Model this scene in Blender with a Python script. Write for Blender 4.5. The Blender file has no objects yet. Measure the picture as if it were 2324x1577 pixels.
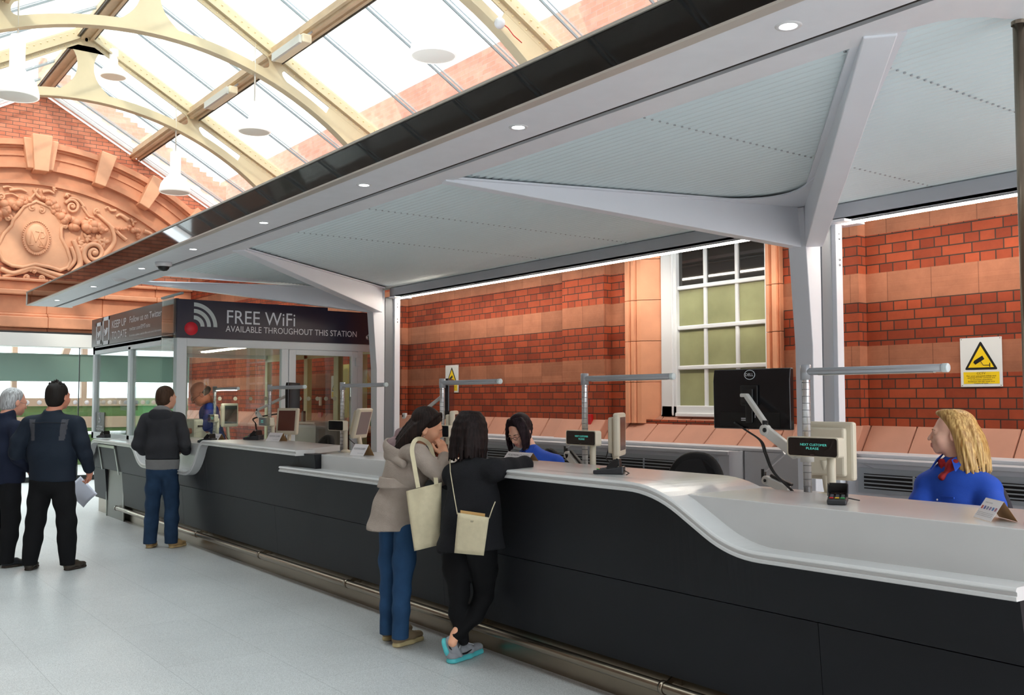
import bpy, bmesh, math, random
import numpy as np
from mathutils import Vector, Matrix

# ------------------------------------------------------------------ camera, world, sun, exposure
SC = bpy.context.scene
COL = SC.collection
F, YAW, PITCH, ROLL, H = 2205.98, -0.932125, 0.0538787, -0.00107108, 1.6
_cy, _sy, _cp, _sp = math.cos(YAW), math.sin(YAW), math.cos(PITCH), math.sin(PITCH)
DIR = Vector((_sy*_cp, _cy*_cp, _sp)); _r = Vector((_cy, -_sy, 0)); _u = _r.cross(DIR)
RGT = _r*math.cos(ROLL) + _u*math.sin(ROLL); UPV = -_r*math.sin(ROLL) + _u*math.cos(ROLL)
cam = bpy.data.cameras.new('camera'); cam_o = bpy.data.objects.new('camera', cam); COL.objects.link(cam_o)
cam.sensor_width = 36.0; cam.lens = 36.0*F/2324.0; cam.clip_start = 0.05; cam.clip_end = 300
M = Matrix((RGT, UPV, -DIR)).transposed().to_4x4(); M.translation = (0, 0, H)
cam_o.matrix_world = M
SC.camera = cam_o
SC.view_settings.view_transform = 'Standard'; SC.view_settings.look = 'None'
SC.view_settings.gamma = 1.0; SC.view_settings.use_curve_mapping = False
SC.view_settings.exposure = 0.45
w = bpy.data.worlds.new('sky'); SC.world = w; w.use_nodes = True
bg = w.node_tree.nodes['Background']; bg.inputs[0].default_value = (0.89, 0.96, 1.0, 1); bg.inputs[1].default_value = 3.6
sl = bpy.data.lights.new('sun', 'SUN'); sl.energy = 3.0; sl.angle = math.radians(2.5); sl.color = (1.0, 0.93, 0.83)
so = bpy.data.objects.new('sun', sl); COL.objects.link(so)
so.rotation_euler = Vector((-0.72, 0.40, -0.52)).to_track_quat('-Z', 'Y').to_euler()
so.location = (2, 0, 12)

# ------------------------------------------------------------------ helpers
O3 = Vector((0, 0, H))
def ray(px, py): return RGT*((px-1162)/F) - UPV*((py-788)/F) + DIR
def onY(px, py, Y): d = ray(px, py); return O3 + d*(Y/d.y)
def onX(px, py, X): d = ray(px, py); return O3 + d*(X/d.x)
def onZ(px, py, Z): d = ray(px, py); return O3 + d*((Z-H)/d.z)
def s2l(c): c = c/255.0; return c/12.92 if c <= .04045 else ((c+.055)/1.055)**2.4
def rgb(r, g, b): return (s2l(r), s2l(g), s2l(b), 1)

def nd(nt, t, **k):
    n = nt.nodes.new(t)
    for a, b in k.items():
        if a.startswith('i_'): n.inputs[a[2:].replace('_', ' ')].default_value = b
        else: setattr(n, a, b)
    return n
MATS = {}
def mat(name, col, rough=.5, metal=0., spec=.5, var=0., vscale=6., bump=0., bscale=40., emit=None, estr=0., alpha=None, coat=0., stretch=None, sss=0.):
    if name in MATS: return MATS[name]
    m = bpy.data.materials.new(name); m.use_nodes = True; nt = m.node_tree
    p = nt.nodes['Principled BSDF']
    p.inputs['Base Color'].default_value = col; p.inputs['Roughness'].default_value = rough
    p.inputs['Metallic'].default_value = metal; p.inputs['Specular IOR Level'].default_value = spec
    if coat: p.inputs['Coat Weight'].default_value = coat; p.inputs['Coat Roughness'].default_value = .08
    if sss: p.inputs['Subsurface Weight'].default_value = sss; p.inputs['Subsurface Radius'].default_value = (.012, .005, .003)
    tc = None
    if var or bump:
        tc = nd(nt, 'ShaderNodeTexCoord'); mp = nd(nt, 'ShaderNodeMapping')
        if stretch: mp.inputs['Scale'].default_value = stretch
        nt.links.new(tc.outputs['Object'], mp.inputs[0])
    if var:
        n = nd(nt, 'ShaderNodeTexNoise'); n.inputs['Scale'].default_value = vscale; n.inputs['Detail'].default_value = 5
        nt.links.new(mp.outputs[0], n.inputs[0])
        mr = nd(nt, 'ShaderNodeMapRange'); mr.inputs[1].default_value = .3; mr.inputs[2].default_value = .7
        mr.inputs[3].default_value = 1-var; mr.inputs[4].default_value = 1+var
        nt.links.new(n.outputs[0], mr.inputs[0])
        mx = nd(nt, 'ShaderNodeVectorMath', operation='SCALE'); mx.inputs[0].default_value = col[:3]
        nt.links.new(mr.outputs[0], mx.inputs['Scale']); nt.links.new(mx.outputs[0], p.inputs['Base Color'])
    if bump:
        n = nd(nt, 'ShaderNodeTexNoise'); n.inputs['Scale'].default_value = bscale; n.inputs['Detail'].default_value = 4
        nt.links.new(mp.outputs[0], n.inputs[0])
        b = nd(nt, 'ShaderNodeBump'); b.inputs['Strength'].default_value = bump; b.inputs['Distance'].default_value = .01
        nt.links.new(n.outputs[0], b.inputs['Height']); nt.links.new(b.outputs[0], p.inputs['Normal'])
    if emit: p.inputs['Emission Color'].default_value = emit; p.inputs['Emission Strength'].default_value = estr
    MATS[name] = m; return m

def glass_mat(name, tint=(1, 1, 1, 1), refl=.06, rough=0., graze=.5):
    m = bpy.data.materials.new(name); m.use_nodes = True; nt = m.node_tree; nt.nodes.clear()
    o = nd(nt, 'ShaderNodeOutputMaterial'); t = nd(nt, 'ShaderNodeBsdfTransparent'); g = nd(nt, 'ShaderNodeBsdfGlossy')
    t.inputs[0].default_value = tint; g.inputs['Roughness'].default_value = rough
    f = nd(nt, 'ShaderNodeFresnel'); f.inputs[0].default_value = 1.45
    mr = nd(nt, 'ShaderNodeMath', operation='MULTIPLY_ADD'); mr.inputs[1].default_value = graze; mr.inputs[2].default_value = refl
    mx = nd(nt, 'ShaderNodeMixShader')
    nt.links.new(f.outputs[0], mr.inputs[0]); nt.links.new(mr.outputs[0], mx.inputs[0])
    nt.links.new(t.outputs[0], mx.inputs[1]); nt.links.new(g.outputs[0], mx.inputs[2]); nt.links.new(mx.outputs[0], o.inputs[0])
    MATS[name] = m; return m

class MB:
    def __init__(s): s.v = []; s.f = []; s.mi = []; s.sm = []; s.cur = 0; s.smooth = False
    def face(s, idx): s.f.append(tuple(idx)); s.mi.append(s.cur); s.sm.append(s.smooth)
    def add(s, vs, fs):
        b = len(s.v); s.v += [tuple(v) for v in vs]
        for f in fs: s.face([b+i for i in f])
        return s
    def box(s, x0, x1, y0, y1, z0, z1):
        x0, x1 = sorted((x0, x1)); y0, y1 = sorted((y0, y1)); z0, z1 = sorted((z0, z1))
        return s.add([(x0, y0, z0), (x1, y0, z0), (x1, y1, z0), (x0, y1, z0), (x0, y0, z1), (x1, y0, z1), (x1, y1, z1), (x0, y1, z1)],
                     [(0, 3, 2, 1), (4, 5, 6, 7), (0, 1, 5, 4), (1, 2, 6, 5), (2, 3, 7, 6), (3, 0, 4, 7)])
    def obox(s, c, ax, h):
        c = Vector(c); ax = [Vector(a).normalized() for a in ax]; vs = []
        for k in (-1, 1):
            for (i, j) in ((-1, -1), (1, -1), (1, 1), (-1, 1)):
                vs.append(c + ax[0]*i*h[0] + ax[1]*j*h[1] + ax[2]*k*h[2])
        return s.add(vs, [(0, 3, 2, 1), (4, 5, 6, 7), (0, 1, 5, 4), (1, 2, 6, 5), (2, 3, 7, 6), (3, 0, 4, 7)])
    def prism(s, pts, ext):
        pts = [Vector(p) for p in pts]; e = Vector(ext); n = len(pts)
        nrm = Vector((0, 0, 0))
        for i in range(n): nrm += pts[i].cross(pts[(i+1) % n])
        if nrm.dot(e) < 0: pts = pts[::-1]
        b = len(s.v); s.v += [tuple(p) for p in pts] + [tuple(p+e) for p in pts]
        s.face([b+i for i in range(n-1, -1, -1)]); s.face([b+n+i for i in range(n)])
        for i in range(n): j = (i+1) % n; s.face([b+i, b+j, b+n+j, b+n+i])
        return s
    def bar(s, a, b, w, h, up=(0, 0, 1)):
        a = Vector(a); b = Vector(b); d = (b-a).normalized(); up = Vector(up); sd = d.cross(up)
        if sd.length < 1e-4: sd = d.cross(Vector((1, 0, 0)))
        sd.normalize(); u2 = sd.cross(d)
        return s.obox((a+b)/2, (d, sd, u2), ((b-a).length/2, w/2, h/2))
    def tube(s, pts, r, seg=12, closed=False, cap=True):
        pts = [Vector(p) for p in pts]; n = len(pts); old = s.smooth; s.smooth = True
        rs = r if isinstance(r, (list, tuple)) else [r]*n
        b0 = len(s.v); prev = None
        for i, p in enumerate(pts):
            if closed: t = pts[(i+1) % n]-pts[i-1]
            else: t = pts[min(i+1, n-1)]-pts[max(i-1, 0)]
            if t.length < 1e-9: t = Vector((0, 0, 1))
            t.normalize()
            if prev is None:
                a = Vector((0, 0, 1)) if abs(t.z) < .9 else Vector((1, 0, 0)); u = (a - t*a.dot(t)).normalized()
            else: u = (prev - t*prev.dot(t)); u = u.normalized() if u.length > 1e-6 else prev
            prev = u; v = t.cross(u)
            for k in range(seg):
                an = 2*math.pi*k/seg; s.v.append(tuple(p + (u*math.cos(an)+v*math.sin(an))*rs[i]))
        m = n if closed else n-1
        for i in range(m):
            for k in range(seg):
                a = b0+i*seg+k; c = b0+i*seg+(k+1) % seg; d = b0+((i+1) % n)*seg
                s.face([a, c, d+(k+1) % seg, d+k])
        if cap and not closed:
            s.smooth = False
            s.face([b0+k for k in range(seg-1, -1, -1)]); s.face([b0+(n-1)*seg+k for k in range(seg)])
        s.smooth = old; return s
    def lathe(s, c, ax, prof, seg=24):
        c = Vector(c); ax = Vector(ax).normalized(); a = Vector((0, 0, 1)) if abs(ax.z) < .9 else Vector((1, 0, 0))
        u = (a-ax*a.dot(ax)).normalized(); v = ax.cross(u); old = s.smooth; s.smooth = True; b0 = len(s.v)
        for (r, h) in prof:
            for k in range(seg):
                an = 2*math.pi*k/seg; s.v.append(tuple(c+ax*h+(u*math.cos(an)+v*math.sin(an))*max(r, 1e-5)))
        for i in range(len(prof)-1):
            for k in range(seg): s.face([b0+i*seg+k, b0+i*seg+(k+1) % seg, b0+(i+1)*seg+(k+1) % seg, b0+(i+1)*seg+k])
        s.smooth = old; return s
    def ball(s, c, r, seg=12, rings=7, ax=None):
        c = Vector(c); r = r if isinstance(r, (tuple, list)) else (r, r, r); old = s.smooth; s.smooth = True; b0 = len(s.v)
        A = [Vector(a) for a in ax] if ax else [Vector((1, 0, 0)), Vector((0, 1, 0)), Vector((0, 0, 1))]
        for i in range(rings+1):
            th = math.pi*i/rings
            for k in range(seg):
                ph = 2*math.pi*k/seg
                s.v.append(tuple(c + A[0]*r[0]*math.sin(th)*math.cos(ph)+A[1]*r[1]*math.sin(th)*math.sin(ph)+A[2]*r[2]*math.cos(th)))
        for i in range(rings):
            for k in range(seg): s.face([b0+i*seg+k, b0+(i+1)*seg+k, b0+(i+1)*seg+(k+1) % seg, b0+i*seg+(k+1) % seg])
        s.smooth = old; return s
    def grid(s, P, smooth=True, closed_u=False):
        old = s.smooth; s.smooth = smooth; b = len(s.v); n = len(P); m = len(P[0])
        for row in P: s.v += [tuple(p) for p in row]
        for i in range(n-1):
            for j in range(m if closed_u else m-1):
                k = (j+1) % m; s.face([b+i*m+j, b+i*m+k, b+(i+1)*m+k, b+(i+1)*m+j])
        s.smooth = old; return s

WO = {}
def worigin(o): return WO.get(o.name, Vector((0, 0, 0))) if o else Vector((0, 0, 0))
def build(name, mb, mats, parent=None, bevel=0, label=None, cat=None, group=None, kind=None, flip=False, origin=None):
    me = bpy.data.meshes.new(name)
    og = Vector(origin) if origin is not None else worigin(parent)
    me.from_pydata([tuple(Vector(v)-og) for v in mb.v], [], mb.f)
    if not isinstance(mats, (list, tuple)): mats = [mats]
    for m in mats: me.materials.append(m)
    me.polygons.foreach_set('material_index', mb.mi); me.polygons.foreach_set('use_smooth', mb.sm)
    bm = bmesh.new(); bm.from_mesh(me); bmesh.ops.remove_doubles(bm, verts=bm.verts, dist=1e-5)
    bmesh.ops.recalc_face_normals(bm, faces=bm.faces); bm.to_mesh(me); bm.free()
    me.update(); o = bpy.data.objects.new(name, me); COL.objects.link(o)
    if parent: o.parent = parent; o.location = og-worigin(parent)
    else: o.location = og
    WO[o.name] = og
    if bevel:
        b = o.modifiers.new('bevel', 'BEVEL'); b.width = bevel; b.segments = 2; b.limit_method = 'ANGLE'; b.angle_limit = math.radians(40)
    tag(o, label, cat, group, kind); return o
def tag(o, label=None, cat=None, group=None, kind=None):
    if label: o['label'] = label
    if cat: o['category'] = cat
    if group: o['group'] = group
    if kind: o['kind'] = kind
    return o
def thing(name, label, cat, loc=(0, 0, 0), group=None):
    o = bpy.data.objects.new(name, None); COL.objects.link(o); o.location = loc; o.empty_display_size = .05
    WO[o.name] = Vector(loc); return tag(o, label, cat, group)
def dup(root, loc, label=None, group=None, rotz=None, scale=None):
    c = root.copy(); COL.objects.link(c); c.location = loc; WO[c.name] = Vector(loc)
    if rotz is not None: c.rotation_euler = (0, 0, rotz)
    if scale: c.scale = scale
    if label: c['label'] = label
    if group: c['group'] = group
    for ch in list(root.children):
        d = ch.copy(); COL.objects.link(d); d.parent = c
        for g in list(ch.children): e = g.copy(); COL.objects.link(e); e.parent = d
    return c

FONT_CACHE = {}
def text_mesh(mb, s, origin, right, up, size, depth=.0008, align='LEFT', spacing=1.0, sx=1.0, lift=.001, normal=None):
    """adds real letters (thin solid) to mb"""
    cu = bpy.data.curves.new('t', 'FONT'); cu.body = s; cu.size = 1.0; cu.align_x = align; cu.space_character = spacing; cu.resolution_u = 3
    ob = bpy.data.objects.new('t', cu); COL.objects.link(ob)
    dg = bpy.context.evaluated_depsgraph_get(); me = bpy.data.meshes.new_from_object(ob.evaluated_get(dg))
    right = Vector(right).normalized(); up = Vector(up).normalized(); n = Vector(normal).normalized() if normal else right.cross(up); og = Vector(origin)+n*lift
    b = len(mb.v)
    for v in me.vertices: mb.v.append(tuple(og + right*v.co.x*size*sx + up*v.co.y*size + n*depth))
    for p in me.polygons: mb.face([b+i for i in p.vertices])
    bpy.data.objects.remove(ob); bpy.data.curves.remove(cu); bpy.data.meshes.remove(me)
    return mb

def fillet(pts, r, n=6):
    """round the corners of a 2-D polyline"""
    out = [pts[0]]
    for i in range(1, len(pts)-1):
        a, b, c = Vector(pts[i-1]), Vector(pts[i]), Vector(pts[i+1])
        ri = r[i] if isinstance(r, (list, tuple)) else r
        d1 = (a-b); d2 = (c-b); l = min(ri, d1.length*.49, d2.length*.49)
        p, q = b+d1.normalized()*l, b+d2.normalized()*l
        for k in range(n+1):
            t = k/n; out.append(tuple(p*(1-t)**2 + b*2*t*(1-t) + q*t*t))
    out.append(pts[-1]); return [tuple(p) for p in out]

# ------------------------------------------------------------------ shared materials
WHITE = mat('white_solid_surface', rgb(206, 206, 206), .22, spec=.5, var=.02, vscale=3)
CANOPY = mat('satin_grey_paint', rgb(224, 228, 236), .45, var=.015, vscale=2)
CANOPY_M = mat('silver_grey_soffit_paint', rgb(226, 228, 234), .38, metal=.05, var=.02, vscale=9, bump=.02, bscale=300)
DECK = mat('pale_corrugated_sheet', rgb(218, 230, 234), .5)
BLACKP = mat('charcoal_laminate', rgb(30, 31, 35), .45, spec=.2, var=.10, vscale=1.2)
STEEL = mat('brushed_steel', rgb(150, 138, 122), .27, metal=1., var=.06, vscale=2.0, stretch=(.4, 4, 4))
DARKGLASS = mat('dark_bronze_glass', rgb(10, 8, 7), .03, spec=.55)
ALU = mat('anodised_aluminium', rgb(176, 180, 186), .32, metal=.55, var=.02)
UPVC = mat('white_coated_frame', rgb(214, 222, 226), .35)
CREAM = mat('cream_painted_iron', rgb(198, 182, 150), .42, var=.05, vscale=2.5, bump=.05, bscale=30)
BLACK = mat('black_plastic', rgb(20, 20, 22), .38)
BLACKF = mat('black_fabric', rgb(17, 17, 19), .85, bump=.1, bscale=250)
BEIGE = mat('beige_plastic', rgb(216, 209, 190), .45)
GREYB = mat('grey_boxing_paint', rgb(184, 186, 192), .4)
GREYL = mat('grey_louvre_frame', rgb(158, 164, 170), .4, metal=.3)
GLASS = glass_mat('clear_glass', (.93, .97, .96, 1), .05)
ROOFGLASS = glass_mat('roof_glass', (.95, .98, .97, 1), .02)
WFRAME = mat('white_gloss_wood', rgb(216, 216, 218), .35)
PAPER = mat('white_paper', rgb(236, 232, 234), .7)
LEDM = mat('warm_led_strip', rgb(255, 240, 210), .5, emit=(1, .90, .76, 1), estr=42)
LEDW = mat('cool_led_lens', rgb(255, 255, 255), .5, emit=(.92, .97, 1, 1), estr=14)
CHROME = mat('chrome', rgb(205, 205, 208), .12, metal=1.)
# ------------------------------------------------------------------ floor
def floor_mat():
    m = bpy.data.materials.new('terrazzo_floor'); m.use_nodes = True; nt = m.node_tree; p = nt.nodes['Principled BSDF']
    tc = nd(nt, 'ShaderNodeTexCoord')
    v = nd(nt, 'ShaderNodeTexVoronoi'); v.inputs['Scale'].default_value = 130
    n1 = nd(nt, 'ShaderNodeTexNoise'); n1.inputs['Scale'].default_value = 1.3; n1.inputs['Detail'].default_value = 6
    n2 = nd(nt, 'ShaderNodeTexNoise'); n2.inputs['Scale'].default_value = 190; n2.inputs['Detail'].default_value = 3
    nt.links.new(tc.outputs['Object'], v.inputs['Vector']); nt.links.new(tc.outputs['Object'], n1.inputs[0]); nt.links.new(tc.outputs['Object'], n2.inputs[0])
    cr = nd(nt, 'ShaderNodeValToRGB'); e = cr.color_ramp
    e.elements[0].position = .30; e.elements[0].color = rgb(120, 118, 120); e.elements[1].position = .44; e.elements[1].color = rgb(196, 197, 198)
    x = e.elements.new(.62); x.color = rgb(206, 206, 205); x = e.elements.new(.72); x.color = rgb(226, 224, 220)
    nt.links.new(n2.outputs[0], cr.inputs[0])
    sp = nd(nt, 'ShaderNodeSeparateColor'); nt.links.new(v.outputs['Color'], sp.inputs[0])
    m1 = nd(nt, 'ShaderNodeMapRange'); m1.inputs[3].default_value = .86; m1.inputs[4].default_value = 1.08; nt.links.new(sp.outputs[0], m1.inputs[0])
    m2 = nd(nt, 'ShaderNodeMapRange'); m2.inputs[1].default_value = .3; m2.inputs[2].default_value = .7; m2.inputs[3].default_value = .93; m2.inputs[4].default_value = 1.05; nt.links.new(n1.outputs[0], m2.inputs[0])
    mm = nd(nt, 'ShaderNodeMath', operation='MULTIPLY'); nt.links.new(m1.outputs[0], mm.inputs[0]); nt.links.new(m2.outputs[0], mm.inputs[1])
    br = nd(nt, 'ShaderNodeTexBrick'); br.offset = .37; br.inputs['Scale'].default_value = 1; br.inputs['Brick Width'].default_value = 1.2
    br.inputs['Row Height'].default_value = .62; br.inputs['Mortar Size'].default_value = .0016; br.inputs['Mortar Smooth'].default_value = .2
    br.inputs['Color1'].default_value = (1, 1, 1, 1); br.inputs['Color2'].default_value = (.97, .97, .97, 1); br.inputs['Mortar'].default_value = (.62, .62, .62, 1)
    nt.links.new(tc.outputs['Object'], br.inputs[0])
    a = nd(nt, 'ShaderNodeVectorMath', operation='SCALE'); nt.links.new(cr.outputs[0], a.inputs[0]); nt.links.new(mm.outputs[0], a.inputs['Scale'])
    b = nd(nt, 'ShaderNodeVectorMath', operation='MULTIPLY'); nt.links.new(a.outputs[0], b.inputs[0]); nt.links.new(br.outputs[0], b.inputs[1])
    nt.links.new(b.outputs[0], p.inputs['Base Color']); p.inputs['Roughness'].default_value = .36
    return m
XG = -21.0; YW = 7.0; YR = 3.856
fl = MB().box(-40, 10, -9, 9, -.1, 0)
build('floor', fl, floor_mat(), kind='structure')

# ------------------------------------------------------------------ brick and terracotta
def brick_mat(name, bands, c1, c2, mortar, stone, bw=.235, rh=.077, ms=.0048, zoff=0., english=True, glare=1.0):
    m = bpy.data.materials.new(name); m.use_nodes = True; nt = m.node_tree; p = nt.nodes['Principled BSDF']; L = nt.links.new
    tc = nd(nt, 'ShaderNodeTexCoord'); sx = nd(nt, 'ShaderNodeSeparateXYZ'); L(tc.outputs['Object'], sx.inputs[0])
    u = nd(nt, 'ShaderNodeMath', operation='ADD'); L(sx.outputs[0], u.inputs[0]); L(sx.outputs[1], u.inputs[1])
    zo = nd(nt, 'ShaderNodeMath', operation='ADD'); zo.inputs[1].default_value = zoff; L(sx.outputs[2], zo.inputs[0])
    cv = nd(nt, 'ShaderNodeCombineXYZ'); L(u.outputs[0], cv.inputs[0]); L(zo.outputs[0], cv.inputs[1])
    br = nd(nt, 'ShaderNodeTexBrick'); br.inputs['Scale'].default_value = 1; br.inputs['Brick Width'].default_value = bw
    br.inputs['Row Height'].default_value = rh; br.inputs['Mortar Size'].default_value = ms; br.inputs['Mortar Smooth'].default_value = .1
    br.inputs['Bias'].default_value = -.1
    if english: br.squash = .5; br.squash_frequency = 2
    br.offset = .5
    br.inputs['Color1'].default_value = c1; br.inputs['Color2'].default_value = c2; br.inputs['Mortar'].default_value = mortar
    L(cv.outputs[0], br.inputs[0])
    n = nd(nt, 'ShaderNodeTexNoise'); n.inputs['Scale'].default_value = 4; n.inputs['Detail'].default_value = 8; n.inputs['Roughness'].default_value = .7; L(tc.outputs['Object'], n.inputs[0])
    mr = nd(nt, 'ShaderNodeMapRange'); mr.inputs[1].default_value = .3; mr.inputs[2].default_value = .7; mr.inputs[3].default_value = .82; mr.inputs[4].default_value = 1.2; L(n.outputs[0], mr.inputs[0])
    bc = nd(nt, 'ShaderNodeVectorMath', operation='SCALE'); L(br.outputs[0], bc.inputs[0]); L(mr.outputs[0], bc.inputs['Scale'])
    # stone blocks
    uw = nd(nt, 'ShaderNodeMath', operation='DIVIDE'); uw.inputs[1].default_value = .37; L(u.outputs[0], uw.inputs[0])
    fl_ = nd(nt, 'ShaderNodeMath', operation='FLOOR'); L(uw.outputs[0], fl_.inputs[0])
    fr = nd(nt, 'ShaderNodeMath', operation='FRACT'); L(uw.outputs[0], fr.inputs[0])
    wn = nd(nt, 'ShaderNodeTexWhiteNoise', noise_dimensions='2D'); zb = nd(nt, 'ShaderNodeMath', operation='MULTIPLY'); zb.inputs[1].default_value = 1.6; L(sx.outputs[2], zb.inputs[0])
    zf = nd(nt, 'ShaderNodeMath', operation='FLOOR'); L(zb.outputs[0], zf.inputs[0])
    c2v = nd(nt, 'ShaderNodeCombineXYZ'); L(fl_.outputs[0], c2v.inputs[0]); L(zf.outputs[0], c2v.inputs[1]); L(c2v.outputs[0], wn.inputs[0])
    vr = nd(nt, 'ShaderNodeMapRange'); vr.inputs[3].default_value = .8; vr.inputs[4].default_value = 1.15; L(wn.outputs[0], vr.inputs[0])
    jn = nd(nt, 'ShaderNodeMath', operation='GREATER_THAN'); jn.inputs[1].default_value = .018; L(fr.outputs[0], jn.inputs[0])
    jm = nd(nt, 'ShaderNodeMapRange'); jm.inputs[3].default_value = .6; jm.inputs[4].default_value = 1; L(jn.outputs[0], jm.inputs[0])
    ml = nd(nt, 'ShaderNodeMath', operation='MULTIPLY'); L(vr.outputs[0], ml.inputs[0]); L(jm.outputs[0], ml.inputs[1])
    ml2 = nd(nt, 'ShaderNodeMath', operation='MULTIPLY'); L(ml.outputs[0], ml2.inputs[0]); L(mr.outputs[0], ml2.inputs[1])
    st = nd(nt, 'ShaderNodeVectorMath', operation='SCALE'); st.inputs[0].default_value = stone[:3]; L(ml2.outputs[0], st.inputs['Scale'])
    # bands over height
    zr = nd(nt, 'ShaderNodeMath', operation='DIVIDE'); zr.inputs[1].default_value = 10.; L(sx.outputs[2], zr.inputs[0])
    cr = nd(nt, 'ShaderNodeValToRGB'); cr.color_ramp.interpolation = 'CONSTANT'; el = cr.color_ramp.elements
    el[0].position = 0; el[0].color = (0, 0, 0, 1); el[1].position = 1; el[1].color = (0, 0, 0, 1)
    for (a, b) in bands:
        x = el.new(a/10.); x.color = (1, 1, 1, 1); x = el.new(b/10.); x.color = (0, 0, 0, 1)
    L(zr.outputs[0], cr.inputs[0])
    mx = nd(nt, 'ShaderNodeMixRGB'); L(cr.outputs[0], mx.inputs[0]); L(bc.outputs[0], mx.inputs[1]); L(st.outputs[0], mx.inputs[2])
    L(mx.outputs[0], p.inputs['Base Color']); p.inputs['Roughness'].default_value = .75; p.inputs['Specular IOR Level'].default_value = .3
    bp = nd(nt, 'ShaderNodeBump'); bp.inputs['Strength'].default_value = .5; bp.inputs['Distance'].default_value = .006
    iv = nd(nt, 'ShaderNodeMath', operation='SUBTRACT'); iv.inputs[0].default_value = 1; L(br.outputs['Fac'], iv.inputs[1]); L(iv.outputs[0], bp.inputs['Height']); L(bp.outputs[0], p.inputs['Normal'])
    MATS[name] = m; return m
BANDS = [(0, .2), (1.76, 1.997), (2.372, 2.608), (2.917, 3.16), (3.5, 3.75), (4.1, 4.35)]
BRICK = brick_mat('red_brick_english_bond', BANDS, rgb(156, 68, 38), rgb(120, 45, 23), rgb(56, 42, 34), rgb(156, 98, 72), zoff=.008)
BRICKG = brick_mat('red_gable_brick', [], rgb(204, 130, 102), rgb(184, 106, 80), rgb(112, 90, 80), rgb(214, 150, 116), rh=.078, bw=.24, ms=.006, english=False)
BRICKO = brick_mat('glare_washed_outer_brick', [], rgb(226, 168, 148), rgb(208, 148, 128), rgb(190, 170, 160), rgb(220, 170, 150), english=False)  # brick colour lightened to paint in the glare of the roof glass
TERRA = mat('terracotta', rgb(222, 162, 126), .6, var=.09, vscale=3)
TERRAD = mat('terracotta_moulding', rgb(214, 146, 110), .6, var=.10, vscale=4)
SILL = mat('pink_sandstone_sill', rgb(172, 118, 96), .65, var=.10, vscale=3)

wb = MB()
P0 = 7.0; PP = 6.9
def wseg(x0, x1, y, z0=1.39, z1=5.4): wb.box(x0, x1, y, y+.6, z0, z1)
wseg(XG, -11.9, PP); wseg(-11.9, -8.351, P0); wseg(-8.351, -7.66, PP); wseg(-7.66, -7.389, P0)
wseg(-7.389, -5.418, P0, 1.0, 1.40); wseg(-7.389, -5.418, P0, 3.35, 5.4)
wseg(-5.418, -5.233, P0); wseg(-5.233, -4.6, PP); wseg(-4.6, -.6, P0); wseg(-.6, 6.5, PP)
wb.box(XG, 6.5, 6.72, 7.6, 0, 1.13)
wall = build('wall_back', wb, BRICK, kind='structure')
# sloping sill course of sandstone blocks, and the moulded jambs of the window
sb = MB()
def block_slope(x0, x1, yt, yb, zt, zb):
    n = max(1, round((x1-x0)/.38)); g = .004
    for i in range(n):
        a = x0+(x1-x0)*i/n+g; b = x0+(x1-x0)*(i+1)/n-g
        sb.prism([(a, yt, zt), (a, yb, zb+.03), (a, yb-.012, zb), (a, yb-.012, zb-.15), (a, 7.3, zb-.15), (a, 7.3, zt)], (b-a, 0, 0))
for x0, x1, yt in ((-11.6, -8.351, P0), (-8.351, -7.64, PP), (-7.64, -7.37, P0), (-5.41, -5.23, P0), (-5.23, -4.58, PP), (-4.58, -.6, P0)):
    block_slope(x0, x1, yt, yt-.14, 1.392, 1.16)
block_slope(XG, -11.6, PP, PP-.14, 1.392, 1.16)
block_slope(-7.37, -5.41, 7.12, 6.80, 1.46, 1.16)
build('trim_1', sb, SILL, kind='structure', bevel=.01)
jb = MB()
for x0, x1 in ((-7.39, -7.0), (-5.645, -5.418)):
    sgn = 1 if x0 < -6 else -1
    xs = [x0, x0+(x1-x0)*.18, x0+(x1-x0)*.25, x0+(x1-x0)*.36, x0+(x1-x0)*.42, x0+(x1-x0)*.55, x1]
    if sgn > 0: pr = [(x0, 7.2), (x0, 6.95), (xs[1], 6.93), (xs[1]+.01, 6.97), (xs[2], 6.94), (xs[3], 6.94), (xs[3]+.01, 6.98), (xs[4], 6.96), (xs[5], 6.97), (x1, 7.12), (x1, 7.3)]
    else: pr = [(x0, 7.3), (x0, 7.12), (x0+.05, 6.98), (x0+.1, 6.96), (x0+.11, 6.99), (x0+.14, 6.95), (x1-.04, 6.95), (x1-.03, 6.98), (x1, 6.95), (x1, 7.2)]
    z = 1.36
    while z < 3.3:
        z2 = min(z+.42, 3.35); jb.prism([(a, b, z+.003) for a, b in pr], (0, 0, z2-z-.006)); z = z2
build('trim_2', jb, TERRAD, kind='structure')
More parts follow.
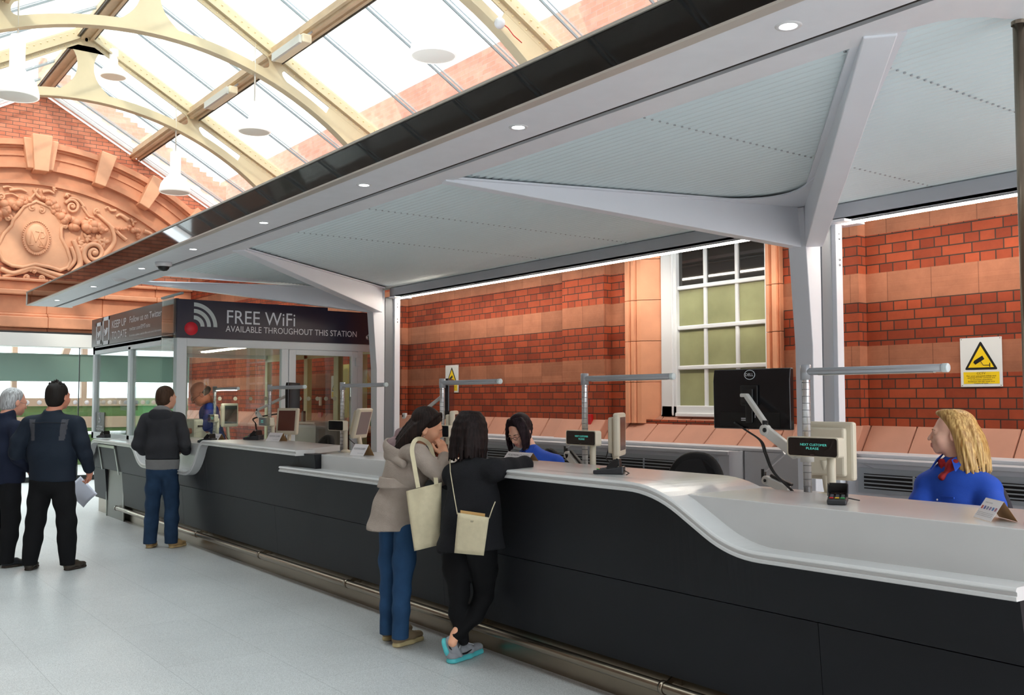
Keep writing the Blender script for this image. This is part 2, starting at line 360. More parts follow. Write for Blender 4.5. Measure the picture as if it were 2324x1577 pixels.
# sash window
def window():
    x0, x1, z0, z1 = -7.0, -5.645, 1.442, 3.3; fr = MB()
    fr.box(x0, x0+.21, 7.08, 7.3, z0, z1); fr.box(x1-.045, x1, 7.08, 7.3, z0, z1); fr.box(x0, x1, 7.08, 7.3, z0, z0+.10)
    fr.box(x0+.21, x1-.045, 7.05, 7.1, z0-.01, z0+.03); fr.box(x0, x1, 7.05, 7.3, z1-.06, z1)
    fr.box(x0+.15, x0+.17, 7.065, 7.09, z0, z1)
    for xx in (-6.435, -6.041): fr.box(xx-.02, xx+.02, 7.11, 7.16, z0, z1)
    for zz in (1.917, 2.312, 2.712, 3.10): fr.box(x0+.21, x1-.04, 7.10, 7.16, zz-.02, zz+.02)
    root = build('window_1', fr, WFRAME, kind='structure', bevel=.008)
    pg = mat('obscured_window_glass', rgb(150, 150, 112), .16, var=.16, vscale=3, spec=.6); pt = mat('clear_dark_pane', rgb(40, 38, 36), .04, spec=.9)
    xs = [x0+.21, -6.455, -6.415, -6.061, -6.021, x1-.045]; zs = [z0+.1, 1.897, 1.937, 2.292, 2.332, 2.692, 2.732, 3.08]
    for i in range(3):
        for k in range(4):
            q = MB().box(xs[2*i], xs[2*i+1], 7.13, 7.14, zs[2*k], zs[2*k+1])
            build('window_pane', q, pt if k == 3 else pg, root)
window()
# wall behind the camera side and the hall end seen only in reflections
wl = MB().box(XG, 8, -1.5, -1.2, 0, 9.5); build('wall_left', wl, mat('grey_brown_brick', rgb(112, 96, 88), .8, var=.15, vscale=5), kind='structure')  # brick kept greyish and dark so less red bounces into the hall

# ------------------------------------------------------------------ gable wall with the great arch
SL = .57; ZG = 7.74
def rz(y, z0=ZG): return z0 - SL*abs(y-YR)
gb = MB()
poly = [(XG, -1.2, 2.92), (XG, 9, 2.92), (XG, 9, rz(9)), (XG, YR, ZG), (XG, -1.2, rz(-1.2))]
gb.prism(poly, (-.5, 0, 0))
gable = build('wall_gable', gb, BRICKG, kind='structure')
YC, ZC = 3.83, 1.75
def arc_ring(mb, r0, r1, x0, x1, a0, a1, n=48):
    rows = []
    for i in range(n+1):
        t = a0+(a1-a0)*i/n; s_, c_ = math.sin(t), math.cos(t)
        rows.append([(x0, YC+r0*s_, ZC+r0*c_), (x1, YC+r0*s_, ZC+r0*c_), (x1, YC+r1*s_, ZC+r1*c_), (x0, YC+r1*s_, ZC+r1*c_)])
    mb.grid(rows, smooth=False, closed_u=True)
    for i in range(0, n, 4):
        t = a0+(a1-a0)*i/n; s_, c_ = math.sin(t), math.cos(t); ts = .0012; pts = [(x1, YC+r*math.sin(t+e), ZC+r*math.cos(t+e)) for r, e in ((r0, -ts), (r1, -ts), (r1, ts), (r0, ts))]
AMAX = .86
am = MB()
for r0, r1, dx in ((4.12, 4.20, .10), (4.20, 4.42, .05), (4.42, 4.53, .16), (4.53, 4.66, .10), (4.66, 4.70, .13), (4.70, 4.82, .09), (4.82, 4.86, .14), (4.86, 4.97, .22)):
    arc_ring(am, r0, r1, XG, XG+dx, -AMAX, AMAX, 64)
arch = thing('arch_moulding', 'curved terracotta arch moulding round the carved panel on the end wall', 'arch', (XG, YC, 2.95))
build('archivolt', am, TERRAD, arch)
def voussoir(t, w, r0, r1, dep):
    mb = MB(); pts = []
    for r, s in ((r0, -w*.82), (r1, -w), (r1, w), (r0, w*.82)):
        a = t+s/4.7; pts.append((XG, YC+r*math.sin(a), ZC+r*math.cos(a)))
    mb.prism(pts, (dep, 0, 0)); return mb
for i, t in enumerate((-.75, -.5, -.255, .255, .47, .69)):
    build('keystone_block', voussoir(t, .145, 4.36, 5.05, .36), TERRA, arch, bevel=.015)
build('keystone_block', voussoir(0, .30, 4.40, 5.00, .30), TERRA, arch, bevel=.015)
build('keystone_block', voussoir(0, .17, 4.34, 5.06, .42), TERRA, arch, bevel=.015)
tp = MB(); n = 40
tp.prism([(XG+.03, YC+4.14*math.sin(-AMAX+2*AMAX*i/n), ZC+4.14*math.cos(-AMAX+2*AMAX*i/n)) for i in range(n+1)], (-.06, 0, 0))
build('tympanum_ground', tp, TERRA, arch)
# horizontal cornices below the tympanum
cs = MB()
for z0, z1, d in ((3.93, 3.99, .16), (3.76, 3.93, .07), (3.66, 3.76, .20), (3.30, 3.66, .05), (3.24, 3.30, .14), (3.02, 3.24, .22), (2.95, 3.02, .12)):
    y = 0
    for a in np.arange(-1.2, 9, 1.05): cs.box(XG, XG+d, a+.003, min(a+1.05, 9), z0, z1)
build('trim_3', cs, TERRAD, kind='structure', bevel=.02)
lt = MB().box(XG-.3, XG+.28, -1.2, 9, 2.66, 2.91); build('trim_4', lt, mat('white_steel_lintel', rgb(226, 224, 220), .4), kind='structure')
lt = MB().box(XG-.3, XG+.20, -1.2, 9, 2.91, 2.95); build('trim_5', lt, BLACK, kind='structure')

# carved relief
def relief():
    root = thing('carved_relief_panel', 'carved terracotta relief of shield, fruit garlands and scrolls inside the arch', 'carving', (XG+.03, YC, 4.0))
    X = XG+.03
    def P(px, py, d=0): q = onX(px, py, X); return (X+d, q.y, q.z)
    sh = MB(); med = MB(); fest = MB(); scr = MB(); rnd = random.Random(4)
    # shield outline
    out = [(28, 500), (40, 487), (52, 470), (80, 458), (110, 470), (128, 490), (142, 512), (137, 520), (137, 540), (150, 565), (158, 590), (152, 607), (135, 614), (110, 606), (78, 600), (50, 607), (25, 603), (5, 592), (-8, 560), (8, 530), (25, 512)]
    sh.prism([P(*p) for p in out], (.07, 0, 0))
    sh.tube([P(a, b, .07) for a, b in out], .035, 8, closed=True)
    # oval medallion
    c = Vector(P(80, 541, .10)); ry, rz_ = .245, .33
    pts = []
    for k in range(40):
        a = 2*math.pi*k/40; pts.append((c.x-.05, c.y+ry*math.cos(a), c.z+rz_*math.sin(a)))
    med.prism(pts, (.06, 0, 0)); med.ball((c.x+.01, c.y, c.z), (.07, ry*.82, rz_*.84), 24, 12)
    for k in range(44):
        a = 2*math.pi*k/44; med.ball((c.x+.02, c.y+ry*1.0*math.cos(a), c.z+rz_*1.0*math.sin(a)), .018, 6, 4)
    lx = c.x+.082
    def stroke(mb, pts, r=.011):
        # follow the dome so the letters stand out evenly
        qq = []
        for y, z in pts:
            s = 1-(y/(ry*.82))**2-(z/(rz_*.84))**2; qq.append((c.x+.012+.07*math.sqrt(max(s, .02)), c.y+y, c.z+z))
        mb.tube(qq, r, 6)
    seg = lambda a, b, n=8: [(a[0]+(b[0]-a[0])*i/n, a[1]+(b[1]-a[1])*i/n) for i in range(n+1)]
    stroke(med, seg((-.12, -.14), (-.10, .15))); stroke(med, seg((-.10, .15), (-.02, -.10))); stroke(med, seg((-.02, -.10), (.06, .15))); stroke(med, seg((.06, .15), (.05, -.16)))
    stroke(med, seg((-.03, .12), (.12, .11))); stroke(med, [(.12, .11), (.15, .05), (.12, 0), (.03, -.01)]); stroke(med, seg((.03, -.01), (.14, -.17)))
    stroke(med, seg((-.15, -.15), (-.06, -.15))); stroke(med, seg((.02, -.17), (.17, -.18)))
    build('shield', sh, TERRA, root); build('medallion', med, TERRA, root)
    # garlands of fruit
    def garland(ctrl):
        nonlocal fest
        for i in range(len(ctrl)-1):
            (x0, y0, r0), (x1, y1, r1) = ctrl[i], ctrl[i+1]; n = max(3, int(math.hypot(x1-x0, y1-y0)/5.5))
            for k in range(n):
                t = k/n; r = r0+(r1-r0)*t
                for q in range(2):
                    p = P(x0+(x1-x0)*t+rnd.uniform(-1, 1)*r*.9, y0+(y1-y0)*t+rnd.uniform(-1, 1)*r*.8, .04+rnd.random()*.06)
                    fest.ball(p, r*.0088*rnd.uniform(.7, 1.15), 10, 6)
    gl_ = []
    garland([(100, 452, 5), (120, 470, 8), (140, 492, 9), (160, 505, 10), (185, 514, 10), (215, 520, 9), (245, 525, 5)])
    build('fruit_garland', fest, TERRAD, root); fest = MB()
    garland([(68, 455, 5), (48, 458, 8), (28, 466, 9), (10, 475, 10), (-15, 490, 10), (-50, 505, 8)])
    build('fruit_garland', fest, TERRAD, root); fest = MB()
    garland([(262, 520, 3), (290, 518, 5), (312, 530, 6), (309, 540, 4)])
    build('fruit_garland', fest, TERRAD, root)
    # scrolls
    def spiral(cx, cy, r, turns, a0, w=.05, sgn=1):
        q = []
        for k in range(46):
            t = k/45; a = a0+sgn*turns*2*math.pi*t; rr = r*(1-t*.93); q.append(P(cx+rr*math.cos(a), cy+rr*math.sin(a), .05+.05*t))
        scr.tube(q, [w*(1-.55*k/45) for k in range(46)], 8)
        scr.ball(P(cx, cy, .09), w*.9, 8, 6)
    spiral(212, 575, 29, 2.2, .2, .06); spiral(162, 470, 17, 1.8, 3.6, .035); spiral(145, 514, 8, 1.4, 2.5, .035); spiral(17, 496, 9, 1.4, .5, .035, -1)
    spiral(93, 478, 9, 1.2, 4.4, .03); spiral(72, 472, 9, 1.2, 5.0, .03, -1); spiral(75, 616, 7, 1.3, 3, .03); spiral(60, 630, 7, 1.3, 2, .03); spiral(92, 632, 7, 1.3, 1, .03, -1)
    spiral(218, 480, 7, 1.3, 2, .03); spiral(2, 448, 10, 1.6, 2, .03); spiral(320, 600, 25, 1.8, 1, .05); spiral(270, 600, 14, 1.6, 3, .04)
    def vine(pts, w0, w1, d=.05):
        n = len(pts); Q = [Vector((a, b, 0)) for a, b in pts]; q = []
        for i in range(n-1):
            p0, p1, p2, p3 = Q[max(i-1, 0)], Q[i], Q[i+1], Q[min(i+2, n-1)]
            for k in range(8):
                t = k/8; v = .5*((2*p1)+(-p0+p2)*t+(2*p0-5*p1+4*p2-p3)*t*t+(-p0+3*p1-3*p2+p3)*t**3); q.append(P(v.x, v.y, d))
        q.append(P(Q[-1].x, Q[-1].y, d)); scr.tube(q, [w0+(w1-w0)*i/(len(q)-1) for i in range(len(q))], 7)
    vine([(214, 482), (235, 500), (252, 518), (258, 545), (248, 565), (225, 590)], .03, .06); vine([(222, 486), (245, 508), (268, 530), (285, 545)], .02, .045)
    vine([(190, 470), (178, 455), (160, 450), (150, 460)], .035, .02); vine([(185, 468), (200, 490), (212, 494)], .03, .015)
    vine([(165, 545), (175, 570), (180, 600), (165, 620)], .05, .07); vine([(160, 560), (168, 590), (150, 612)], .04, .05)
    vine([(0, 610), (30, 620), (70, 608), (110, 618), (150, 628), (180, 622)], .05, .05); vine([(5, 628), (50, 618), (75, 612), (120, 630), (160, 640)], .035, .035)
    vine([(290, 500), (272, 488), (262, 492)], .05, .02); vine([(262, 478), (250, 478), (244, 470), (236, 474)], .03, .015); vine([(325, 525), (340, 530), (348, 542)], .05, .02)
    vine([(20, 432), (45, 430), (60, 436)], .035, .02); vine([(95, 436), (110, 434), (122, 440)], .04, .02); vine([(5, 426), (18, 424), (34, 430)], .03, .015)
    vine([(0, 445), (25, 440), (50, 452), (70, 450)], .02, .02); vine([(75, 430), (85, 445), (100, 455)], .03, .03); vine([(85, 428), (78, 440), (68, 452)], .025, .02)
    for (lx_, ly, sz) in ((222, 545, 12), (235, 552, 11), (240, 580, 14), (185, 560, 12), (178, 548, 10), (195, 540, 10), (300, 560, 12), (290, 575, 10), (258, 590, 9), (120, 430, 7), (150, 440, 8), (200, 500, 8), (300, 505, 8)):
        for k in range(5):
            a = rnd.random()*6.3; p = Vector(P(lx_+math.cos(a)*sz*.5, ly+math.sin(a)*sz*.5, .03))
            v = (Vector((0, math.cos(a), -math.sin(a)))); scr.ball(p, (.05, sz*.0075, sz*.0035), 8, 5, ax=((1, 0, 0), tuple(v), (0, -v.z, v.y)))
    build('scrollwork', scr, TERRA, root)
relief()

# ------------------------------------------------------------------ glazed screen under the gable
scn = thing('glass_screen', 'tall glazed screen with a frosted green band below the end arch', 'glass screen', (XG, 3.5, 0))
frost = mat('frosted_green_band', rgb(122, 150, 138), .35, spec=.5)
frost.node_tree.nodes['Principled BSDF'].inputs['Transmission Weight'].default_value = .0
ys = [-1.18, -1.1, .82, 2.75, 4.68, 6.6, 8.5]
for i in range(6):
    build('glass_pane', MB().box(XG+.02, XG+.032, ys[i]+.008, ys[i+1]-.008, .1, 2.68), GLASS, scn)
    build('frosted_band', MB().box(XG+.033, XG+.036, ys[i]+.01, ys[i+1]-.01, 1.975, 2.525), frost, scn)
fr = MB().box(XG-.02, XG+.08, -1.2, 8.5, 0, .1)
for y in ys: fr.box(XG+.01, XG+.05, y-.008, y+.008, .1, 2.68)
build('frame', fr, mat('dark_gasket', rgb(40, 46, 46), .4), scn)
dots = MB()
for y in np.arange(-1.1, 8.4, .22): dots.lathe((XG+.037, y, 1.56), (1, 0, 0), [(0, .001), (.045, .001), (.045, 0)], 14)
build('safety_dots', dots, PAPER, scn)['kind'] = 'stuff'
# ------------------------------------------------------------------ outside, beyond the end screen
og = MB().box(-60, XG-.4, -12, 14, -1.2, -.25); build('ground', og, mat('pale_platform_paving', rgb(190, 188, 182), .7, var=.1, vscale=1), label='pale platform paving outside beyond the glass screen', cat='ground')
POSTM = mat('platform_post_paint', rgb(150, 128, 110), .6)
HOARD = mat('green_hoarding_board', rgb(64, 92, 40), .6, var=.06)
def out_post(px0, px1, lean, lab):
    X = -27.0; a = onX(px0, 900, X).y; b = onX(px1, 900, X).y
    mb = MB(); c = (a+b)/2; w2 = abs(b-a)/2
    mb.prism([(X, c-w2+lean, 3.4), (X, c+w2+lean, 3.4), (X, c+w2, 1.3), (X, c+w2, -.25), (X, c-w2, -.25), (X, c-w2, 1.3)], (-.2, 0, 0))
    build('platform_post', mb, POSTM, origin=(X, c, -.25), label=lab, cat='post', group='posts outside the end screen')
out_post(26, 38, 0, 'slim brown post outside the screen, nearest the left edge of the photo')
out_post(97, 113, .62, 'brown post with a slanting head outside, behind the broad man in the navy jacket')
out_post(185, 197, 0, 'slim brown post outside the screen just left of the ticket booth')
out_post(248, 262, 0, 'slim post outside seen through the booth side glass')
hb = thing('hoarding', 'long low green and beige hoarding outside the glass screen', 'fence', (-26, 3, -.25))
build('green_panel', MB().box(-26.1, -26, -8, 10, 1.20, 1.46), HOARD, hb)
build('beige_rail', MB().box(-26.15, -25.95, -8, 10, .92, 1.20), mat('beige_board', rgb(150, 128, 108), .6), hb)
build('top_rail', MB().box(-26.15, -25.95, -8, 10, 1.46, 1.66), mat('beige_board', rgb(150, 128, 108), .6), hb)
build('lower_panel', MB().box(-26.1, -26, -8, 10, -.25, .92), HOARD, hb)
hr = thing('handrail', 'pair of white tubular handrails outside beyond the glass screen', 'handrail', (-24, 3, -.25))
for z in (.55, .85): build('rail', MB().tube([(-24, -7, z), (-24, 9, z)], .035, 8), WFRAME, hr)
for y in range(-6, 10, 3): build('upright', MB().tube([(-24, y, -.25), (-24, y, .86)], .03, 8), WFRAME, hr)
# green tower of the booth interior side / lift outside
ka, kb = onX(325, 900, -25).y, onX(392, 900, -25).y
build('kiosk', MB().box(-26, -25.0, ka, kb, -.25, 1.95), mat('green_kiosk_panel', rgb(30, 112, 60), .5), label='bright green kiosk outside, seen through the booth side windows', cat='kiosk')

# ------------------------------------------------------------------ roof: glazing, bars, trusses, purlins
RB = 7.76; RGp = 7.93
XR = 6.0; YE = 8.35
roof = MB()
for s in (1, -1):
    ye = YE-YR if s > 0 else 5.05
    roof.prism([(XG, YR, RGp+.01), (XR, YR, RGp+.01), (XR, YR+s*ye, RGp+.01-SL*ye), (XG, YR+s*ye, RGp+.01-SL*ye)], (0, 0, .012))
build('ceiling', roof, ROOFGLASS, kind='structure')
BAR = mat('grey_glazing_bar', rgb(150, 158, 162), .4, metal=.2)
bars = thing('glazing_bars', 'row of slim grey glazing bars carrying the glass roof', 'glazing bars', (XG, YR, RGp))
bx = [-20.55, -19.3, -18.4] + [-17.5+1.265*i for i in range(19)]
for x in bx:
    for s, ye in ((1, YE-YR), (-1, 5.0)):
        mb = MB(); a = Vector((x, YR+s*.05, RGp-.02)); b = Vector((x, YR+s*ye, RGp-.02-SL*ye))
        mb.bar(a, b, .018, .03); mb.bar(a+Vector((.06, 0, .02)), b+Vector((.06, 0, .02)), .008, .015)
        build('glazing_bar', mb, BAR, bars)
# purlins and ridge
pur = thing('purlin', 'cream iron purlin running the length of the roof on the counter side', 'beam', (XG, 5.7, 6.8))
def channel(y, z, dz=.2, w=.16):
    mb = MB(); mb.box(XG, XR, y-w/2, y+w/2, z+.04, z+dz); mb.box(XG, XR, y-w/2, y-w/2+.05, z, z+.04); mb.box(XG, XR, y+w/2-.05, y+w/2, z, z+.04); mb.box(XG, XR, y-w/2-.05, y-w/2, z+.05, z+.08); return mb
build('channel', channel(5.70, 6.66), mat('aged_cream_beam', rgb(206, 180, 148), .55, var=.12, vscale=3), pur)
build('angle_strip', MB().box(XG, XR, 5.785, 5.80, 6.64, 6.72), mat('dark_strip', rgb(70, 66, 60), .5), pur)
rdg = thing('ridge_beam', 'cream ridge beam with dark edge trims at the top of the glass roof', 'beam', (XG, YR, 7.7))
build('beam', channel(YR, 7.70, .22, .2), MATS['aged_cream_beam'], rdg)
for s in (-1, 1): build('edge_trim', MB().box(XG, XR, YR+s*.12-.015, YR+s*.12+.015, 7.72, 7.80), MATS['dark_strip'], rdg)
pl2 = thing('purlin', 'cream iron purlin on the far camera side of the roof', 'beam', (XG, 2.0, 6.8)); build('channel', channel(2*YR-5.7, 6.66), MATS['aged_cream_beam'], pl2)

RIV = mat('cream_rivet', rgb(226, 204, 160), .4)
def truss(x, lab):
    t = thing('roof_truss', lab, 'truss', (x, YR, 7.76), 'arched iron roof trusses')
    for s in (1, -1):
        ye = 4.3 if s > 0 else 4.3
        d = Vector((0, s, -SL)).normalized(); up = Vector((0, s*SL, 1)).normalized()
        a = Vector((x, YR, RB)); b = a + Vector((0, s*ye, -SL*ye))
        mb = MB(); mb.bar(a+up*.015, b+up*.015, .13, .03, up); mb.bar(a+up*.1, b+up*.1, .022, .17, up)
        # angle pair leg seen below
        mb.bar(a-up*.035, b-up*.035, .02, .08, up)
        rf = build('rafter', mb, CREAM, t)
        rv = MB(); n = int((b-a).length/.115)
        for i in range(n):
            p = a+(b-a)*(i+.5)/n
            for sx in (-1,):
                rv.ball(p+up*.115+Vector((.013, 0, 0)), .014, 6, 4); rv.ball(p-up*.035+Vector((.012, 0, 0)), .012, 6, 4)
        r = build('rivets', rv, RIV, rf); r['kind'] = 'stuff'
    # curved rib
    R, zc, n = 4.73, 6.66-4.73, 40; mb = MB(); old = []
    for k in range(n+1):
        a = -.86+1.72*k/n; old.append((math.sin(a), math.cos(a)))
    def rib(mb, r0, r1, w):
        for k in range(n):
            (s0, c0), (s1, c1) = old[k], old[k+1]
            pts = [(x-w/2, YR+r0*s0, zc+r0*c0), (x-w/2, YR+r1*s0, zc+r1*c0), (x-w/2, YR+r1*s1, zc+r1*c1), (x-w/2, YR+r0*s1, zc+r0*c1)]
            mb.prism(pts, (w, 0, 0))
    rib(mb, R-.0, R+.02, .15); rib(mb, R+.02, R+.16, .02)
    build('curved_rib', mb, CREAM, t)
    # web plates with round openings: one at the crown, one at each purlin
    pm = MB()
    def plate(y0, y1, y2, y3, zt=None):
        pass
    crown_b = zc+R+.1
    def outline(yc, half_t, half_m, half_b, ztop, zbot):
        L = []; N = 14
        for k in range(N+1):
            t_ = k/N; z = ztop+(zbot-ztop)*t_; e = half_m+(half_t-half_m)*abs(1-2*t_)**2.2 if t_ < .5 else half_m+(half_b-half_m)*abs(1-2*t_)**2.2
            L.append((yc-e, z))
        Rr = [(2*yc-a, b) for a, b in L[::-1]]; return L+Rr
    crown = outline(YR, .45, .13, .45, RB-.02, crown_b)
    fix = [(y, min(z, rz(y, RB)-.0)) for y, z in crown]+[(YR, RB-.01)]
    pm.prism([(x-.008, y, z) for y, z in fix], (.016, 0, 0)); build('web_plate', pm, CREAM, t); pm = MB()
    for s in (1, -1):
        yc = YR+s*1.84; zt = RB-SL*1.84; zb = zc+math.sqrt((R+.1)**2-1.84**2)
        q = outline(yc, .34, .10, .34, zt, zb); q2 = []
        for y, z in q:
            dz = (-SL*s*(y-yc)) if z > (zt+zb)/2 else (-(abs(y-YR)-1.84)*.42); q2.append((y, z+dz))
        pm.prism([(x-.008, y, z) for y, z in q2], (.016, 0, 0)); build('web_plate', pm, CREAM, t); pm = MB()
        # eaves plate
        q = [(YR+s*2.75, rz(YR+2.75, RB)), (YR+s*3.75, rz(YR+3.75, RB)), (YR+s*3.75, zc+math.sqrt((R+.1)**2-3.6**2)-.15), (YR+s*3.4, zc+math.sqrt((R+.1)**2-3.4**2)), (YR+s*3.0, zc+math.sqrt((R+.1)**2-9.0)), (YR+s*2.65, zc+math.sqrt((R+.1)**2-2.65**2)+.02)]
        pm.prism([(x-.008, y, z) for y, z in q], (.016, 0, 0)); build('web_plate', pm, CREAM, t); pm = MB()
    return t
for x, lab in ((-17.3, 'cream riveted roof truss nearest the arched end wall'), (-13.6, 'second cream roof truss from the end wall'), (-9.0, 'third cream roof truss, with the smoke detector, crossing the top of the photo'),
               (-4.6, 'fourth cream roof truss, above the near part of the canopy'), (-.2, 'cream roof truss nearest the camera overhead')): truss(x, lab)

# brick parapet outside above the eaves, and stepped flashing over the end gable
pt = onY(891, 217, 8.6).z
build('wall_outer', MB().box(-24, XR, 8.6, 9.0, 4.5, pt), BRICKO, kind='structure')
st = MB(); fs = MB()
for i in range(26):
    y0 = YR+.15*i; y1 = y0+.15; zt = rz(y0, RGp+.62)
    st.box(XG-.35, XG-.25, y0, y1, rz(y1, RGp+.20), zt)
for i in range(13):
    y0 = YR+.3*i; fs.box(XG-.25, XG-.2, y0, y0+.3, rz(y0+.3, RGp-.1), rz(y0+.3, RGp+.27))
pg = thing('stepped_parapet', 'brick parapet with stepped pale flashing seen through the end of the glass roof', 'parapet', (XG-.3, YR, RGp))
build('brickwork', st, BRICKO, pg); build('flashing', fs, mat('pale_lead_flashing', rgb(225, 222, 218), .6), pg)
# white verge trim of the gable rake
for s in (1, -1):
    a = Vector((XG+.04, YR, ZG+.08)); b = a+Vector((0, s*3.6, -3.6*SL))
    build('trim_%d' % (6 if s > 0 else 7), MB().bar(a, b, .1, .06).bar(a+Vector((.06, 0, .1)), b+Vector((.06, 0, .1)), .05, .08), WFRAME, kind='structure')

# ------------------------------------------------------------------ pendant lamps
OPAL = mat('opal_white_shade', rgb(246, 244, 240), .35, emit=(1, .97, .92, 1), estr=.25)
def pendant(loc, htot, r, lab):
    x, y, z = loc; t = thing('pendant_lamp', lab, 'lamp', (x, y, z+htot), 'white bell pendant lamps under the glass roof')
    hb_ = htot*.42
    prof = [(r*.93, 0), (r, .012), (r*.99, hb_*.18), (r*.9, hb_*.5), (r*.68, hb_*.8), (r*.42, hb_*1.0), (r*.34, hb_*1.12), (r*.34, htot*.97), (r*.30, htot), (0, htot)]
    build('lamp_shade', MB().lathe((x, y, z), (0, 0, 1), prof, 28), OPAL, t)
    build('diffuser', MB().lathe((x, y, z+.006), (0, 0, 1), [(0, -.012), (r*.5, -.008), (r*.92, 0)], 28), mat('lamp_diffuser', rgb(240, 236, 226), .4), t)
    build('chain', MB().tube([(x, y, z+htot), (x, y, rz(y, RB)+.05)], .012, 6), mat('lamp_chain', rgb(210, 205, 196), .4), t)
p = onX(37, 220, -13.6); pendant((-13.6, p.y, p.z), onX(37, 79, -13.6).z-p.z, .27, 'large white bell pendant lamp at the upper left corner of the photo')
p = onX(397, 437, -17.3); pendant((-17.3, p.y, p.z), onX(397, 345, -17.3).z-p.z, .27, 'white bell pendant lamp hanging in front of the arched brick end wall')
p = onX(577, 300, -13.6); pendant((-13.6, p.y, p.z), onX(577, 232, -13.6).z-p.z, .24, 'white pendant lamp washed out against the bright roof above the canopy edge')
p = onX(984, 128, -9.0); pendant((-9.0, p.y, p.z), onX(984, -60, -9.0).z-p.z, .26, 'white pendant lamp partly out of frame at the top centre')
p = onX(257, 175, -17.3); pendant((-17.3, p.y, p.z), onX(257, 112, -17.3).z-p.z, .22, 'white pendant lamp washed out against the bright roof right of the nearest truss crown')
# light fittings along the purlin
for (a, b), lab in (((545, 478), 'pale spotlight fitting on the purlin nearest the second truss'), ((690, 625), 'large pale floodlight box on the purlin, top centre left'), ((540, 480), None)):
    if not lab: continue
    A = onY(a, 60 if a == 690 else 170, 5.62) if False else None
def fitting(px, py, ln, lab):
    d = ray(px, py); y = 5.58; t_ = y/d.y; c = O3+d*t_
    t = thing('floodlight', lab, 'light fitting', (c.x, 5.6, 6.62), 'pale light fittings on the roof purlin')
    build('housing', MB().box(c.x-ln/2, c.x+ln/2, 5.48, 5.62, 6.50, 6.62), mat('pale_fitting', rgb(228, 214, 186), .4), t, bevel=.015)
    build('lens', MB().box(c.x-ln/2+.03, c.x+ln/2-.03, 5.44, 5.48, 6.49, 6.60), mat('fitting_lens', rgb(206, 206, 200), .2), t)
    build('bracket', MB().bar((c.x+ln/2-.02, 5.55, 6.60), (c.x+ln/2-.02, 5.66, 6.70), .03, .03), ALU, t)
fitting(507, 205, 1.1, 'pale light fitting on the purlin between the two far trusses')
fitting(668, 88, 1.0, 'pale light fitting on the purlin above the middle of the canopy')
# smoke detector on third truss rib
sd = thing('smoke_detector', 'white round smoke detector with red wire on the third roof truss', 'detector', tuple(onX(1134, 52, -8.98)))
c = onX(1134, 52, -8.9)
build('head', MB().lathe(c, (.7, -.4, -.6), [(0, .06), (.035, .06), (.06, .03), (.065, .0), (.06, -.03), (0, -.03)], 20), WFRAME, sd)
build('wire', MB().tube([c+Vector((0, .05, 0)), c+Vector((0, .12, -.03)), c+Vector((0, .2, -.10)), c+Vector((0, .32, -.16))], .006, 6), mat('red_wire', rgb(196, 30, 34), .5), sd)

# ------------------------------------------------------------------ the canopy
cp = thing('canopy', 'long grey metal canopy with a dark glass fascia over the ticket counter', 'canopy', (-9, 4.6, 3.0))
XL, XRt = -16.2, -1.35; ZB = 3.04
build('fascia', MB().box(XL, 1.2, 2.85, 2.90, ZB+.012, 3.235), DARKGLASS, cp)
build('fascia_trim', MB().box(XL-.012, 1.2, 2.84, 2.92, 3.235, 3.25).box(XL-.02, XL, 2.84, 3.5, ZB, 3.25).box(XL, 1.2, 2.842, 2.90, ZB, ZB+.012), mat('pale_trim_strip', rgb(205, 198, 190), .35, metal=.4), cp)
build('soffit', MB().box(XL, 1.2, 2.90, 3.225, ZB, ZB+.03), CANOPY_M, cp)
build('groove', MB().box(XL, 1.2, 3.225, 3.275, ZB+.02, ZB+.03).box(XL, 1.2, 3.238, 3.243, ZB+.001, ZB+.02), mat('groove_shadow_strip', rgb(62, 60, 58), .5), cp)
# inner beam with a rounded corner at the near end
ib = MB(); ib.box(XL, -2.05, 3.275, 3.455, ZB, ZB+.16)
cor = [(-2.05, 3.275), (1.2, 3.275), (1.2, 3.72), (-1.75, 3.72)]
arcp = [(-1.75, 3.72), (-1.78, 3.66), (-1.82, 3.58), (-1.875, 3.52), (-1.95, 3.475), (-2.05, 3.455)]
ib.prism([(a, b, ZB) for a, b in [(-2.05, 3.275), (1.2, 3.275), (1.2, 3.9), (-1.72, 3.9)]+arcp], (0, 0, .16))
ib.box(-1.72, 1.2, 3.9, 6.5, ZB, ZB+.16)
build('inner_beam', ib, CANOPY_M, cp)
# corrugated deck: ridges run along the canopy
dk = MB(); pitch = .056; n = int((6.36-3.4)/pitch*6)
P_ = []
for i in range(n+1):
    y = 3.40+(6.36-3.40)*i/n; z = 3.075+.010*math.sin(2*math.pi*(y-3.4)/pitch); P_.append(y)
rows = [[(x, y, 3.078+.009*math.sin(2*math.pi*(y-3.4)/pitch)) for y in P_] for x in (-11.75, -9, -6, -3, 1.2)]
rows[0] = [(-11.0-(y-3.4)*.28, y, z) for (x, y, z) in rows[0]]
dk.grid(rows, smooth=True); dko = build('deck', dk, DECK, cp)
sd_ = dko.modifiers.new('solid', 'SOLIDIFY'); sd_.thickness = .006; sd_.offset = 1
for xs_ in (-8.6, -5.0): pass
rv = MB()
for i in range(52):
    y = 3.48+i*.056
    for x in (-7.9, -6.6, -5.2, -3.6, -2.4): rv.ball((x+.0, y, 3.067), (.008, .008, .004), 6, 4)
r = build('deck_fixings', rv, ALU, cp); r['kind'] = 'stuff'
build('deck_cover', MB().box(-11.9, 1.2, 3.4, 6.4, 3.10, 3.13), CANOPY, cp)
